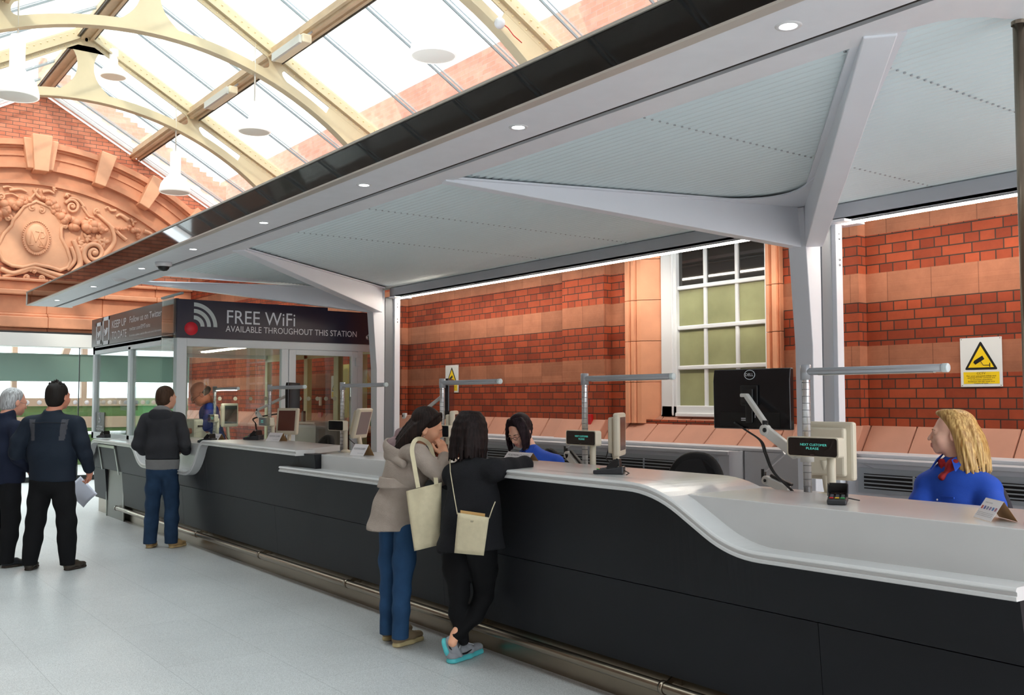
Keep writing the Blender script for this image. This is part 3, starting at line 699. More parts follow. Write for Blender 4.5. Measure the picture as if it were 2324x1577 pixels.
# arms
def arm(a, b, da, db, w=.10, nm='arm'):
    """a = beam end, b = column end (x, y); depths da, db below z 3.06"""
    A = Vector((a[0], a[1], 0)); B = Vector((b[0], b[1], 0)); d = (B-A).normalized(); s = Vector((-d.y, d.x, 0))
    mb = MB(); zt = 3.062
    for sg, ww in ((1, w),):
        P1 = [A+s*w/2, B+s*w/2, B-s*w/2, A-s*w/2]; zs = (da, db, db, da)
        vs = [(p.x, p.y, zt) for p in P1]+[(p.x, p.y, zt-k) for p, k in zip(P1, zs)]
        mb.add(vs, [(0, 1, 2, 3), (7, 6, 5, 4), (0, 4, 5, 1), (1, 5, 6, 2), (2, 6, 7, 3), (3, 7, 4, 0)])
    o = build(nm, mb, CANOPY, cp, bevel=.006)
    fm = MB(); fm.obox((A+B)/2+Vector((0, 0, zt-.012)), (d, s, (0, 0, 1)), ((B-A).length/2, w/2+.035, .006)); build('arm_flange', fm, CANOPY, cp)
CY = 6.3
C1, C2 = (-11.15, CY), (-4.47, CY)
arm((-2.16, 3.42), (C2[0]+.05, CY-.22), .03, .33, .13); arm((-5.36, 3.42), (C2[0]-.06, CY-.22), .03, .33, .10)
arm((-9.02, 3.42), (C1[0]+.05, CY-.22), .03, .33, .13); arm((-12.25, 3.42), (C1[0]-.06, CY-.22), .03, .33, .10)
def gusset(c, xl, xr):
    # plate with a rounded inner corner between the two arms
    y1 = CY-.2; L = [(c[0]-.06, y1), (c[0]-.06+(xl-c[0]+.06)*.55, y1-(y1-3.42)*.55)]
    Rr = [(c[0]+.05, y1), (c[0]+.05+(xr-c[0]-.05)*.42, y1-(y1-3.42)*.42)]
    mid = fillet([L[1], (c[0]+.02, y1-.28), Rr[1]], .7, 10)
    mb = MB(); pts = [L[0]]+[tuple(p) for p in mid]+[Rr[0]]
    mb.prism([(a, b, 3.035) for a, b in pts], (0, 0, .012)); build('corner_plate', mb, CANOPY, cp)
gusset(C2, -5.36, -2.16); gusset(C1, -12.25, -9.02)
def column(c):
    x, y = c; mb = MB()
    # tapered front fin
    mb.prism([(x+.02, y-.30, 3.03), (x+.02, y-.10, 3.03), (x+.02, y-.10, 0), (x+.02, y-.20, 0), (x+.02, y-.215, 2.0)], (-.16, 0, 0))
    col = build('column', mb, CANOPY, cp, bevel=.006)
    mb = MB().box(x-.06, x+.07, y+.02, y+.10, 0, 2.94); build('rear_flange', mb, CANOPY, cp, bevel=.004)
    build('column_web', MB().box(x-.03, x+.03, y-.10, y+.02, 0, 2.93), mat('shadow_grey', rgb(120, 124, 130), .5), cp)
    build('head_plate', MB().box(x-.09, x+.2, y-.06, y+.2, 2.925, 2.945), CANOPY, cp)
    bm_ = MB()
    for z in (2.86, 2.82, 2.66, 2.62): bm_.lathe((x+.07, y+.06, z), (1, 0, 0), [(.010, 0), (.010, .008), (0, .010)], 6)
    build('bolts', bm_, ALU, cp)
column(C1); column(C2)
# rear edge beams and strip lights
eb = MB()
for a, b in ((C1[0]+.02, C2[0]-.35), (C2[0]+.03, 1.2)):
    eb.box(a, b, CY-.03, CY+.015, 2.945, 3.06); eb.box(a, b, CY-.03, CY+.17, 2.945, 2.957)
build('rear_beam', eb, mat('rear_beam_paint', rgb(178, 184, 192), .4), cp)
def strip(a, b, lab):
    t = thing('strip_light', lab, 'strip light', ((a+b)/2, CY+.06, 2.94), 'warm LED strips under the canopy rear beam')
    build('channel', MB().box(a, b, CY+.035, CY+.12, 2.932, 2.945), ALU, t)
    build('diffuser', MB().box(a, b, CY+.045, CY+.085, 2.922, 2.933), LEDM, t)
strip(C1[0]+.08, -4.95, 'long warm strip light on the rear beam between the two canopy columns')
strip(C2[0]+.1, 1.2, 'warm strip light on the rear beam at the right, above the smiling clerk')
# downlights
dl = ['far right downlight nearest the camera in the canopy soffit', 'second downlight from the right in the canopy soffit', 'third downlight from the right in the canopy soffit', 'fourth downlight from the right, centre of the canopy soffit',
      'fifth downlight from the right in the canopy soffit', 'downlight just left of the black dome camera', 'second downlight from the far left end of the canopy', 'last downlight at the far left end of the canopy']
d0 = None
for x, lab in zip((-2.317, -4.05, -5.77, -7.49, -9.21, -10.9, -13.0, -15.09), dl):
    if d0 is None:
        d0 = thing('downlight', lab, 'downlight', (x, 3.05, ZB), 'downlights in the canopy soffit')
        build('trim_ring', MB().lathe((x, 3.05, ZB), (0, 0, -1), [(.032, -.01), (.034, .003), (.038, .004), (.050, .003), (.052, 0)], 28), WFRAME, d0)
        build('lens', MB().lathe((x, 3.05, ZB), (0, 0, -1), [(0, .001), (.032, .001)], 24), LEDW, d0)
    else: dup(d0, (x, 3.05, ZB), lab)
dc = thing('dome_camera', 'white dome security camera with dark lens on the canopy soffit', 'camera', (-10.29, 3.10, ZB))
build('housing', MB().lathe((-10.29, 3.10, ZB), (0, 0, -1), [(0, 0), (.085, 0), (.085, .03), (.07, .045)], 24), WFRAME, dc)
build('dome', MB().lathe((-10.29, 3.10, ZB), (0, 0, -1), [(.06, .04), (.055, .065), (.035, .085), (0, .092)], 20), BLACK, dc)
sd2 = thing('smoke_detector', 'flat white round detector on the canopy soffit left of the dome camera', 'detector', (-12.0, 3.10, ZB))
build('head', MB().lathe((-12.0, 3.10, ZB), (0, 0, -1), [(0, .03), (.06, .028), (.08, .0)], 24), WFRAME, sd2)
tb = thing('steel_post', 'slim brushed steel tube rising from the counter to the canopy at the right edge', 'post', (-1.765, 3.72, 1.13))
build('tube', MB().tube([(-1.765, 3.72, 1.131), (-1.765, 3.72, 3.035)], .023, 20), STEEL, tb)
build('cap', MB().lathe((-1.765, 3.72, 3.025), (0, 0, 1), [(.028, 0), (.028, .014)], 20), STEEL, tb)
# ------------------------------------------------------------------ the serpentine counter
ct = thing('ticket_counter', 'long serpentine ticket counter with charcoal front and white moulded top', 'counter', (-8, 3.8, 0))
R1 = [(-1.69, .950), (-2.93, .934), (-3.42, 1.186), (-5.55, 1.186), (-5.98, 1.036), (-8.0, 1.030)]
R1 = [(-1.69, .950), (-2.93, .932), (-3.10, .958), (-3.39, 1.160), (-3.56, 1.186), (-5.50, 1.186), (-5.62, 1.17), (-5.9, 1.05), (-6.05, 1.036), (-8.0, 1.030)]
R1 = fillet([(-1.69, .950), (-2.96, .932), (-3.44, 1.186), (-5.60, 1.186), (-5.92, 1.036), (-8.0, 1.030)], [0, .16, .20, .2, .2, 0], 8)
R2 = fillet([(-7.66, 1.180), (-10.03, 1.190), (-10.31, .845), (-12.20, .840), (-12.50, 1.062), (-14.50, 1.062), (-14.86, .80)], [0, .10, .22, .2, .12, .15, 0], 8)
PROF = [(3.60, 0), (3.432, 0), (3.424, -.004), (3.42, -.010), (3.42, -.014), (3.428, -.017), (3.428, -.030), (3.420, -.033), (3.420, -.045), (3.424, -.048), (3.60, -.048)]
def ribbon(path, skew=0.0, cap=True):
    mb = MB(); rows = []; n = len(path)
    for i, (x, z) in enumerate(path):
        a = path[max(i-1, 0)]; b = path[min(i+1, n-1)]; tx, tz = b[0]-a[0], b[1]-a[1]; l = math.hypot(tx, tz); tx /= l; tz /= l
        nx, nz = (tz, -tx) if tx > 0 else (-tz, tx)
        nx, nz = -tz, tx
        if nz < 0: nx, nz = -nx, -nz
        k = skew if i == 0 else 0
        rows.append([(x+nx*h-(y-3.42)*k, y, z+nz*h) for y, h in PROF])
    mb.grid(rows, smooth=False, closed_u=True)
    mb.face([i for i in range(len(PROF))]); mb.face([(n-1)*len(PROF)+i for i in range(len(PROF)-1, -1, -1)])
    return mb
build('edge_trim', ribbon(R1), WHITE, ct); build('edge_trim', ribbon(R2), WHITE, ct)
def top_slab(path, i0, i1, z_under=.05, yb=4.14, skew=None):
    mb = MB(); rows = []
    for i in range(i0, i1+1):
        x, z = path[i]; x2 = x-(.85*(yb-3.42) if (skew and i == i0) else 0); x1 = x-(.85*.17 if (skew and i == i0) else 0)
        rows.append([(x1, 3.59, z), (x2, yb, z), (x2, yb, z-z_under), (x1, 3.59, z-z_under)])
    mb.grid(rows, smooth=False, closed_u=True); m = len(rows)
    mb.face([0, 1, 2, 3]); mb.face([(m-1)*4+3, (m-1)*4+2, (m-1)*4+1, (m-1)*4]); return mb
build('worktop', top_slab(R1, 0, len(R1)-1), WHITE, ct); build('worktop', top_slab(R2, 0, len(R2)-1, skew=True), WHITE, ct)
def desk(x0, x1, lab=None, z=1.135, wedge=0):
    mb = MB().box(x0, x1, 3.565, 4.13, .80, z); return build('desk_block', mb, WHITE, ct, bevel=.004)
desk(-1.70, -3.40); desk(-5.75, -7.50, z=1.150); desk(-10.15, -12.35, z=1.135)
# charcoal front panels, upper (following the trim) and lower
def zline(path, x):
    P2 = sorted(path)
    for (a, b), (c, d) in zip(P2, P2[1:]):
        if a <= x <= c: return b+(d-b)*(x-a)/max(c-a, 1e-6)
    return P2[0][1] if x < P2[0][0] else P2[-1][1]
def topz(x): return (zline(R1, x) if x > -7.46 else zline(R2, x))-.03
def upper(x0, x1):
    xs = sorted(set([x0, x1]+[p[0] for p in R1+R2 if x0 < p[0] < x1 and (p[0] > -7.46 or p in R2)])); mb = MB()
    for a, b in zip(xs, xs[1:]):
        ta, tb_ = topz(a+1e-4), topz(b-1e-4)
        mb.add([(a, 3.555, .652), (b, 3.555, .652), (b, 3.50, tb_), (a, 3.50, ta), (a, 3.62, .652), (b, 3.62, .652), (b, 3.62, tb_), (a, 3.62, ta)],
               [(0, 3, 2, 1), (4, 5, 6, 7), (0, 1, 5, 4), (2, 3, 7, 6)])
        if a == x0: mb.add([(a, 3.555, .652), (a, 3.50, ta), (a, 3.62, ta), (a, 3.62, .652)], [(0, 1, 2, 3)])
        if b == x1: mb.add([(b, 3.555, .652), (b, 3.50, tb_), (b, 3.62, tb_), (b, 3.62, .652)], [(3, 2, 1, 0)])
    return mb
for a, b in ((-4.90, -1.72), (-7.46, -4.90), (-11.0, -7.46), (-14.88, -11.0)):
    build('upper_panel', upper(a, b), BLACKP, ct)
for a, b in ((-2.6, -1.735), (-5.6, -2.603), (-8.4, -5.603), (-11.0, -8.403), (-13.45, -11.003), (-14.95, -14.30)):
    mb = MB(); mb.add([(a, 3.595, .215), (b, 3.595, .215), (b, 3.558, .647), (a, 3.558, .647), (a, 3.64, .215), (b, 3.64, .215), (b, 3.64, .647), (a, 3.64, .647)],
                      [(0, 3, 2, 1), (4, 5, 6, 7), (0, 1, 5, 4), (2, 3, 7, 6), (1, 2, 6, 5), (0, 4, 7, 3)]); build('lower_panel', mb, BLACKP, ct)
build('carcass', MB().box(-14.9, -1.76, 3.665, 4.10, 0, .93).box(-14.9, -1.76, 3.625, 3.665, .235, .92), mat('carcass_board', rgb(150, 152, 156), .5), ct)
build('kick_plate', MB().box(-15.0, -1.74, 3.655, 3.663, 0, .235), STEEL, ct)
sp = MB()
sp.box(-14.30, -13.45, 3.60, 3.61, 0, .93); build('service_plate', sp, mat('satin_steel_plate', rgb(128, 128, 122), .4, metal=.6), ct)
fr = MB(); fr.bar((-14.44, 3.492, .975), (-13.58, 3.492, .975), .012, .035); fr.bar((-14.425, 3.495, .99), (-14.40, 3.548, .64), .03, .012, (0, 1, 0)); fr.bar((-13.60, 3.495, .99), (-13.55, 3.548, .61), .03, .012, (0, 1, 0)); fr.bar((-14.32, 3.59, .66), (-14.32, 3.60, 0), .02, .02, (0, 1, 0)); fr.bar((-13.46, 3.59, .62), (-13.46, 3.60, 0), .02, .02, (0, 1, 0))
build('portal_frame', fr, mat('pale_steel_edge', rgb(176, 180, 172), .3, metal=.7), ct)
rail = thing('foot_rail', 'brushed steel foot rail along the base of the counter', 'rail', (-8, 3.57, .158))
build('tube', MB().tube([(-13.72, 3.57, .158)]+[(-13+i*1.0, 3.57, .158) for i in range(12)]+[(-1.6, 3.57, .158)], .029, 20), STEEL, rail)
build('end_ring', MB().lathe((-13.73, 3.57, .158), (1, 0, 0), [(0, 0), (.033, 0), (.033, .03)], 18), STEEL, rail)
for x in (-12.25, -10.5, -8.744, -6.982, -5.25, -3.533, -1.8):
    mb = MB(); mb.lathe((x-.012, 3.57, .158), (1, 0, 0), [(.030, 0), (.035, 0), (.035, .024), (.030, .024)], 20)
    mb.prism([(x-.005, 3.585, .18), (x-.005, 3.655, .215), (x-.005, 3.655, .185), (x-.005, 3.59, .15)], (.01, 0, 0)); mb.box(x-.04, x+.05, 3.645, 3.655, .165, .225)
    build('bracket', mb, STEEL, rail)
# heater casings and boxed shelf along the brick wall
SHZ = 1.163
def casing(x0, x1, lab):
    t = thing('heater_casing', lab, 'heater', ((x0+x1)/2, 6.5, 0), 'grey heater casings under the brick wall')
    build('casing', MB().box(x0, x1, 6.38, 6.72, 0, SHZ).box(x0, x1, 6.36, 6.38, SHZ-.03, SHZ), GREYB, t, bevel=.004)
    n = max(1, round((x1-x0)/1.3)); w_ = (x1-x0-.3)/n
    for i in range(n):
        a = x0+.15+w_*i; b = a+w_-.02
        build('louvre_frame', MB().box(a-.05, b+.05, 6.365, 6.38, SHZ-.245, SHZ-.065), GREYL, t)
        lv = MB(); lv.box(a, b, 6.363, 6.366, SHZ-.215, SHZ-.105); lo = build('louvre', lv, BLACK, t)
        s_ = MB()
        for k in range(4): s_.box(a, b, 6.352, 6.364, SHZ-.205+k*.028, SHZ-.196+k*.028)
        for xx in (a+(b-a)*.33, a+(b-a)*.67): s_.box(xx-.005, xx+.005, 6.35, 6.363, SHZ-.215, SHZ-.105)
        build('louvre_slats', s_, GREYL, t)
    build('hatch', MB().box(x1-.36, x1-.10, 6.372, 6.38, .30, SHZ-.34), GREYB, t, bevel=.004)
casing(-9.6, -5.52, 'long grey heater casing behind the dark haired clerk'); casing(-4.38, -.4, 'grey heater casing behind the blonde clerk')
build('wall_shelf', MB().box(-11.8, 1.5, 6.55, 6.86, SHZ, SHZ+.028), GREYB, label='long grey boxed shelf under the sandstone sill', cat='shelf', bevel=.006)
build('wall_boxing', MB().box(-5.5, -4.4, 6.55, 6.70, 0, SHZ-.002), GREYB, label='plain grey boxed panel between the two heater casings', cat='panel')
# ------------------------------------------------------------------ text fitted to a box
def tfit(mb, s, x0, x1, zb, cap, plane, const, lift=.002, valign='base'):
    """letters with cap height `cap`, from x0 to x1 along the plane ('X': x=const, running along +y; 'Y': y=const, running along +x)"""
    t = MB(); text_mesh(t, s, (0, 0, 0), (1, 0, 0), (0, 1, 0), 1.0, depth=0, lift=0)
    xs = [v[0] for v in t.v]; w = max(xs)-min(xs); x_ = min(xs)
    c = MB(); text_mesh(c, 'H', (0, 0, 0), (1, 0, 0), (0, 1, 0), 1.0, depth=0, lift=0); hh = max(v[1] for v in c.v)
    b = len(mb.v); sx = (x1-x0)/w; sy = cap/hh
    for v in t.v:
        a = x0+(v[0]-x_)*sx; z = zb+v[1]*sy
        mb.v.append((const+lift, a, z) if plane == 'X' else (a, const-lift, z))
    for f in t.f: mb.face([b+i for i in f])
    return mb

NAVY = mat('navy_sign_board', rgb(20, 22, 48), .3, spec=.5); GREYSIGN = mat('grey_brown_sign_board', rgb(70, 62, 62), .28, spec=.5)
LETTER = mat('pale_lettering', rgb(222, 226, 232), .5); REDDOT = mat('red_sign_dot', rgb(214, 40, 56), .45); ARCM = mat('pale_grey_wave', rgb(190, 200, 200), .5)
BXR, BXL, BY0, BY1 = -11.86, -15.92, 3.75, 6.62
bo = thing('ticket_booth', 'white framed glazed ticket booth at the far end of the counter', 'booth', (-13.9, 5.2, 0))
# frames
def framebox(*a, nm='frame', m=None, bev=.004): return build(nm, MB().box(*a), m or UPVC, bo, bevel=bev)
zb = 1.0
framebox(BXR-.13, BXR, BY0, BY0+.12, zb, 2.36, nm='corner_post')
framebox(BXR-.08, BXR, BY0+.12, BY1, 2.26, 2.36, nm='head_rail')
framebox(BXR-.08, BXR, 5.10, 5.19, 0, 2.26, nm='frame_post'); framebox(BXR-.08, BXR, 6.19, 6.27, 0, 2.26, nm='frame_post'); framebox(BXR-.08, BXR, 6.50, BY1, 0, 2.36, nm='frame_post')
framebox(BXR-.08, BXR, BY0+.12, 5.10, 0, 1.06, nm='lower_wall')
framebox(BXL, BXR-.13, BY0, BY0+.08, 2.30, 2.42, nm='head_rail'); framebox(BXL, BXR-.13, BY0, BY0+.08, 1.02, 1.12, nm='sill_rail')
framebox(BXL, BXL+.12, BY0, BY0+.08, 1.02, 2.42, nm='frame_post'); framebox(-13.98, -13.86, BY0, BY0+.08, 1.05, 2.34, nm='frame_post')
framebox(BXL, BXR-.13, BY0+.36, BY0+.40, 0, 1.02, nm='lower_wall')
framebox(BXL, BXL+.08, BY0+.08, BY1, 2.30, 2.42, nm='head_rail'); framebox(BXL, BXL+.06, 5.1, 5.2, 0, 2.3, nm='frame_post')
OLIVE = mat('pale_olive_frame', rgb(196, 192, 150), .45)
build('roof_panel', MB().box(BXL, BXR, BY0, BY1, 2.36, 2.40), mat('booth_ceiling_tile', rgb(176, 174, 160), .6), bo)
for a, b in ((BXL, BXL+.1), (-14.35, -14.22), (-13.3, -13.14), (-12.5, -12.38), (BXR-.1, BXR)): framebox(a, b, BY1-.08, BY1, 0, 2.36, nm='rear_post', m=OLIVE)
framebox(BXL, BXR, BY1-.08, BY1, 2.25, 2.36, nm='rear_rail', m=OLIVE)
for (x0, x1, y0, y1, z0, z1) in ((BXR-.045, BXR-.037, BY0+.12, 5.10, 1.06, 2.26), (BXL+.12, -13.98, BY0+.035, BY0+.043, 1.12, 2.31), (-13.86, BXR-.13, BY0+.035, BY0+.043, 1.12, 2.31), (BXR-.045, BXR-.037, 6.27, 6.50, 0, 2.26)):
    build('glass_pane', MB().box(x0, x1, y0, y1, z0, z1), GLASS, bo)
build('glass_wing', MB().box(-12.33, -11.87, 3.70, 3.71, 1.07, 2.86), GLASS, bo); build('wing_clip', MB().box(-12.33, -11.55, 3.69, 3.72, 2.86, 2.885), mat('grey_glass_edge', rgb(132, 146, 146), .3), bo)
# door leaf in the front
dl_ = build('door', MB().box(BXR-.06, BXR+.01, 5.195, 5.29, .02, 2.255).box(BXR-.06, BXR+.01, 6.10, 6.185, .02, 2.255).box(BXR-.06, BXR+.01, 5.29, 6.10, 2.19, 2.255).box(BXR-.06, BXR+.01, 5.29, 6.10, .02, .25), UPVC, bo, bevel=.004)
build('door_glass', MB().box(BXR-.03, BXR-.022, 5.29, 6.10, .25, 2.19), glass_mat('booth_door_glass', (.80, .78, .74, 1), .07), dl_)
build('hinge', MB().box(BXR+.01, BXR+.03, 6.15, 6.22, 2.06, 2.17), UPVC, dl_, bevel=.004)
dd = MB()
for i in range(7): dd.lathe((BXR-.02, 5.36+i*.125, 1.62), (1, 0, 0), [(0, .002), (.028, .002)], 14)
build('safety_dot_row', dd, mat('frosted_dot', rgb(150, 150, 132), .7), dl_)
dd = MB()
for i in range(5): dd.lathe((BXR-.036, 4.3+i*.2, 1.62), (1, 0, 0), [(0, .002), (.025, .002)], 14)
build('safety_dot_row', dd, MATS['frosted_dot'], bo)
# interior: tube light, cabinet, yellow door, equipment
tl = thing('tube_light', 'warm fluorescent tube on the ceiling inside the booth', 'light', (-13.6, 5.0, 2.33))
build('tube', MB().box(-14.6, -12.9, 4.98, 5.06, 2.318, 2.335), mat('booth_tube', rgb(255, 250, 220), .5, emit=(1, .93, .70, 1), estr=16), tl)
build('housing', MB().box(-14.65, -12.85, 4.95, 5.09, 2.335, 2.358), WFRAME, tl)
cb = thing('cabinet', 'low grey cabinet inside the booth behind the glass door', 'cabinet', (-13.5, 6.3, 0))
build('body', MB().box(-13.9, -12.75, 6.0, 6.5, 0, 1.26), GREYB, cb, bevel=.006); build('top', MB().box(-13.93, -12.72, 5.97, 6.52, 1.26, 1.285), GREYB, cb)
for x, lab in ((-13.62, 'left hand-held radio standing on the grey cabinet in the booth'), (-13.38, 'right hand-held radio standing on the grey cabinet in the booth')):
    t = thing('radio', lab, 'radio', (x, 6.1, 1.285), 'hand-held radios in the booth')
    build('body', MB().box(x-.035, x+.035, 6.08, 6.12, 1.285, 1.44), BLACK, t, bevel=.006); build('antenna', MB().tube([(x-.02, 6.1, 1.43), (x-.02, 6.1, 1.60)], .006, 6), BLACK, t)
q = onY(842, 900, 6.9)
build('yellow_door', MB().box(-13.9, -12.95, 6.86, 6.90, 0, 2.15), mat('pale_yellow_door', rgb(204, 196, 120), .5), label='pale yellow door behind the narrow right pane of the booth', cat='door')
gx = onX(848, 955, BXR-.3); t = thing('door_release', 'small green emergency door release box behind the booth pane', 'switch', (BXR-.3, gx.y, gx.z))
build('green_box', MB().box(BXR-.32, BXR-.29, gx.y-.05, gx.y+.05, gx.z-.07, gx.z+.03), mat('green_plastic', rgb(0, 104, 66), .4), t, bevel=.004); build('grey_box', MB().box(BXR-.32, BXR-.29, gx.y-.05, gx.y+.05, gx.z+.04, gx.z+.11), STEEL, t)
q = onY(728, 910, 6.88); build('thermostat', MB().box(q.x-.03, q.x+.03, 6.86, 6.89, q.z-.07, q.z+.07), BEIGE, label='slim beige wall unit seen through the booth door', cat='wall unit', bevel=.004)
q = onY(729, 942, 6.88); build('call_point', MB().box(q.x-.06, q.x+.06, 6.85, 6.89, q.z-.05, q.z+.05), mat('fire_red', rgb(176, 16, 20), .4), label='red call point seen through the booth door', cat='call point', bevel=.004)
q = onX(452, 990, -13.0)
pr_ = thing('printer', 'cream ticket printer inside the booth beside the bald man', 'printer', (-12.6, 4.35, 1.06))
build('body', MB().box(-12.75, -12.4, 4.15, 4.5, 1.06, 1.36), BEIGE, pr_, bevel=.03); build('slot', MB().box(-12.398, -12.39, 4.2, 4.36, 1.26, 1.28), BLACK, pr_)
build('booth_desk', MB().box(-15.8, -12.0, 3.9, 4.75, 1.0, 1.06), WHITE, label='white desk inside the booth behind the glass', cat='desk', bevel=.004)
mp_ = thing('ticket_machine', 'dark payment device on a stalk inside the booth by the side window', 'device', (-15.3, 4.1, 1.06))
build('stalk', MB().box(-15.25, -15.12, 4.08, 4.16, 1.06, 1.5), mat('dark_grey_metal', rgb(60, 64, 66), .4, metal=.4), mp_); build('head', MB().box(-15.4, -15.0, 4.03, 4.18, 1.45, 1.60), BLACK, mp_, bevel=.01)
build('top_label', MB().box(-15.45, -14.98, 3.99, 4.02, 1.60, 1.70), mat('grey_label_board', rgb(130, 134, 134), .5), mp_)
ds = thing('access_sign', 'dark sign with white wheelchair symbol in the corner of the booth side window', 'sign', (-15.6, 3.78, 1.12))
build('board', MB().box(-15.78, -15.28, 3.775, 3.782, 1.125, 1.42), mat('dark_sign', rgb(44, 48, 52), .4), ds)
wm = MB(); cx, cz = -15.54, 1.30
wm.tube([(cx+.035*math.cos(a), 3.772, cz+.035*math.sin(a)) for a in np.linspace(-2.9, 1.2, 16)], .005, 6); wm.tube([(cx-.01, 3.772, cz+.085), (cx-.008, 3.772, cz+.02), (cx+.03, 3.772, cz+.02), (cx+.045, 3.772, cz-.03)], .006, 6); wm.ball((cx-.01, 3.772, cz+.105), .012, 8, 5)
tfit(wm, 'ACCESSIBLE', -15.70, -15.36, 1.195, .026, 'Y', 3.775); tfit(wm, 'POSITION', -15.72, -15.34, 1.155, .026, 'Y', 3.775)
build('symbol', wm, LETTER, ds)

# signs on the booth
sg = thing('wifi_sign', 'navy FREE WiFi sign board on the front of the booth', 'sign', (BXR, 5.2, 2.6))
build('board', MB().box(BXR-.03, BXR+.012, BY0-.01, 5.735, 2.36, 2.832).box(BXR-.03, BXR+.012, 5.735, 6.62, 2.36, 2.792), NAVY, sg)
lt = MB(); tfit(lt, 'FREE WiFi', 4.36, 5.27, 2.56, .165, 'X', BXR+.012); build('headline', lt, mat('bold_pale_letter', rgb(222, 228, 236), .5), sg)
lt = MB(); tfit(lt, 'AVAILABLE THROUGHOUT THIS STATION', 4.345, 6.165, 2.455, .076, 'X', BXR+.012); build('subline', lt, LETTER, sg)
lt = MB(); tfit(lt, 'WiFi Powered by', 6.42, 6.72, 2.50, .016, 'X', BXR+.012); tfit(lt, 'The Cloud', 6.42, 6.72, 2.455, .03, 'X', BXR+.012); lt2 = MB()
lt.v = [(a, min(b, 6.60), c) for a, b, c in lt.v]
build('provider_text', lt, LETTER, sg)
cl = MB(); X_ = BXR+.014
for (y, z, r) in ((6.335, 2.455, .03), (6.365, 2.47, .038), (6.395, 2.455, .027), (6.36, 2.445, .025)): cl.lathe((X_, y, z), (1, 0, 0), [(0, .001), (r, .001), (r, 0)], 18)
build('cloud_emblem', cl, LETTER, sg)
build('red_dot', MB().lathe((BXR+.012, 3.915, 2.475), (1, 0, 0), [(0, .002), (.082, .002), (.082, 0)], 40), REDDOT, sg)
ar = MB(); yc, zc_ = 3.945, 2.505
for r0, r1 in ((.085, .133), (.165, .213), (.245, .293)):
    for k in range(20):
        a0, a1 = math.pi/2*k/20, math.pi/2*(k+1)/20
        ar.prism([(BXR+.0125, yc+r*math.sin(a), zc_+r*math.cos(a)) for r, a in ((r0, a0), (r1, a0), (r1, a1), (r0, a1))], (.002, 0, 0))
build('wave_arcs', ar, ARCM, sg)
sg = thing('follow_sign', 'grey-brown KEEP UP TO DATE sign board on the side of the booth', 'sign', (-13.9, BY0, 2.6))
build('board', MB().box(BXL-.02, BXR-.012, BY0-.02, BY0+.02, 2.42, 2.84), GREYSIGN, sg)
lt = MB(); Yp = BY0-.02
tfit(lt, 'KEEP UP', -14.76, -14.03, 2.645, .105, 'Y', Yp); tfit(lt, 'TO DATE', -14.76, -14.0, 2.485, .105, 'Y', Yp); build('headline', lt, LETTER, sg)
lt = MB(); tfit(lt, 'Follow us on Twitter', -13.85, -12.42, 2.665, .085, 'Y', Yp); tfit(lt, 'twitter.com/EMTrains', -13.85, -12.90, 2.555, .055, 'Y', Yp); tfit(lt, 'for service updates, special offers and travel information', -13.85, -12.42, 2.475, .028, 'Y', Yp); build('message', lt, LETTER, sg)
def phone(x0, x1, z0, z1):
    mb = MB(); y0, y1 = Yp-.004, Yp
    b = (x1-x0)*.1; mb.box(x0, x0+b, y0, y1, z0, z1); mb.box(x1-b, x1, y0, y1, z0, z1); mb.box(x0, x1, y0, y1, z0, z0+.055); mb.box(x0, x1, y0, y1, z1-.055, z1)
    cx, cz, s = (x0+x1)/2, (z0+z1)/2-.02, (x1-x0)*.28
    bird = [(-1, -.9), (-.2, -.9), (.5, -.5), (.85, .1), (.9, .7), (1.15, 1.0), (.8, .98), (.45, 1.15), (.1, .9), (.05, .5), (-.4, .6), (-.85, 1.0), (-.9, .6), (-.75, .35), (-.95, .3), (-.7, -.1), (-.6, -.45), (-.3, -.6)]
    mb.prism([(cx+a*s, Yp-.0002, cz+b*s*.55) for a, b in bird], (0, -.003, 0)); return mb
build('phone_picture', phone(-15.66, -15.36, 2.45, 2.775), LETTER, sg); build('phone_picture', phone(-15.28, -14.92, 2.425, 2.835), LETTER, sg)

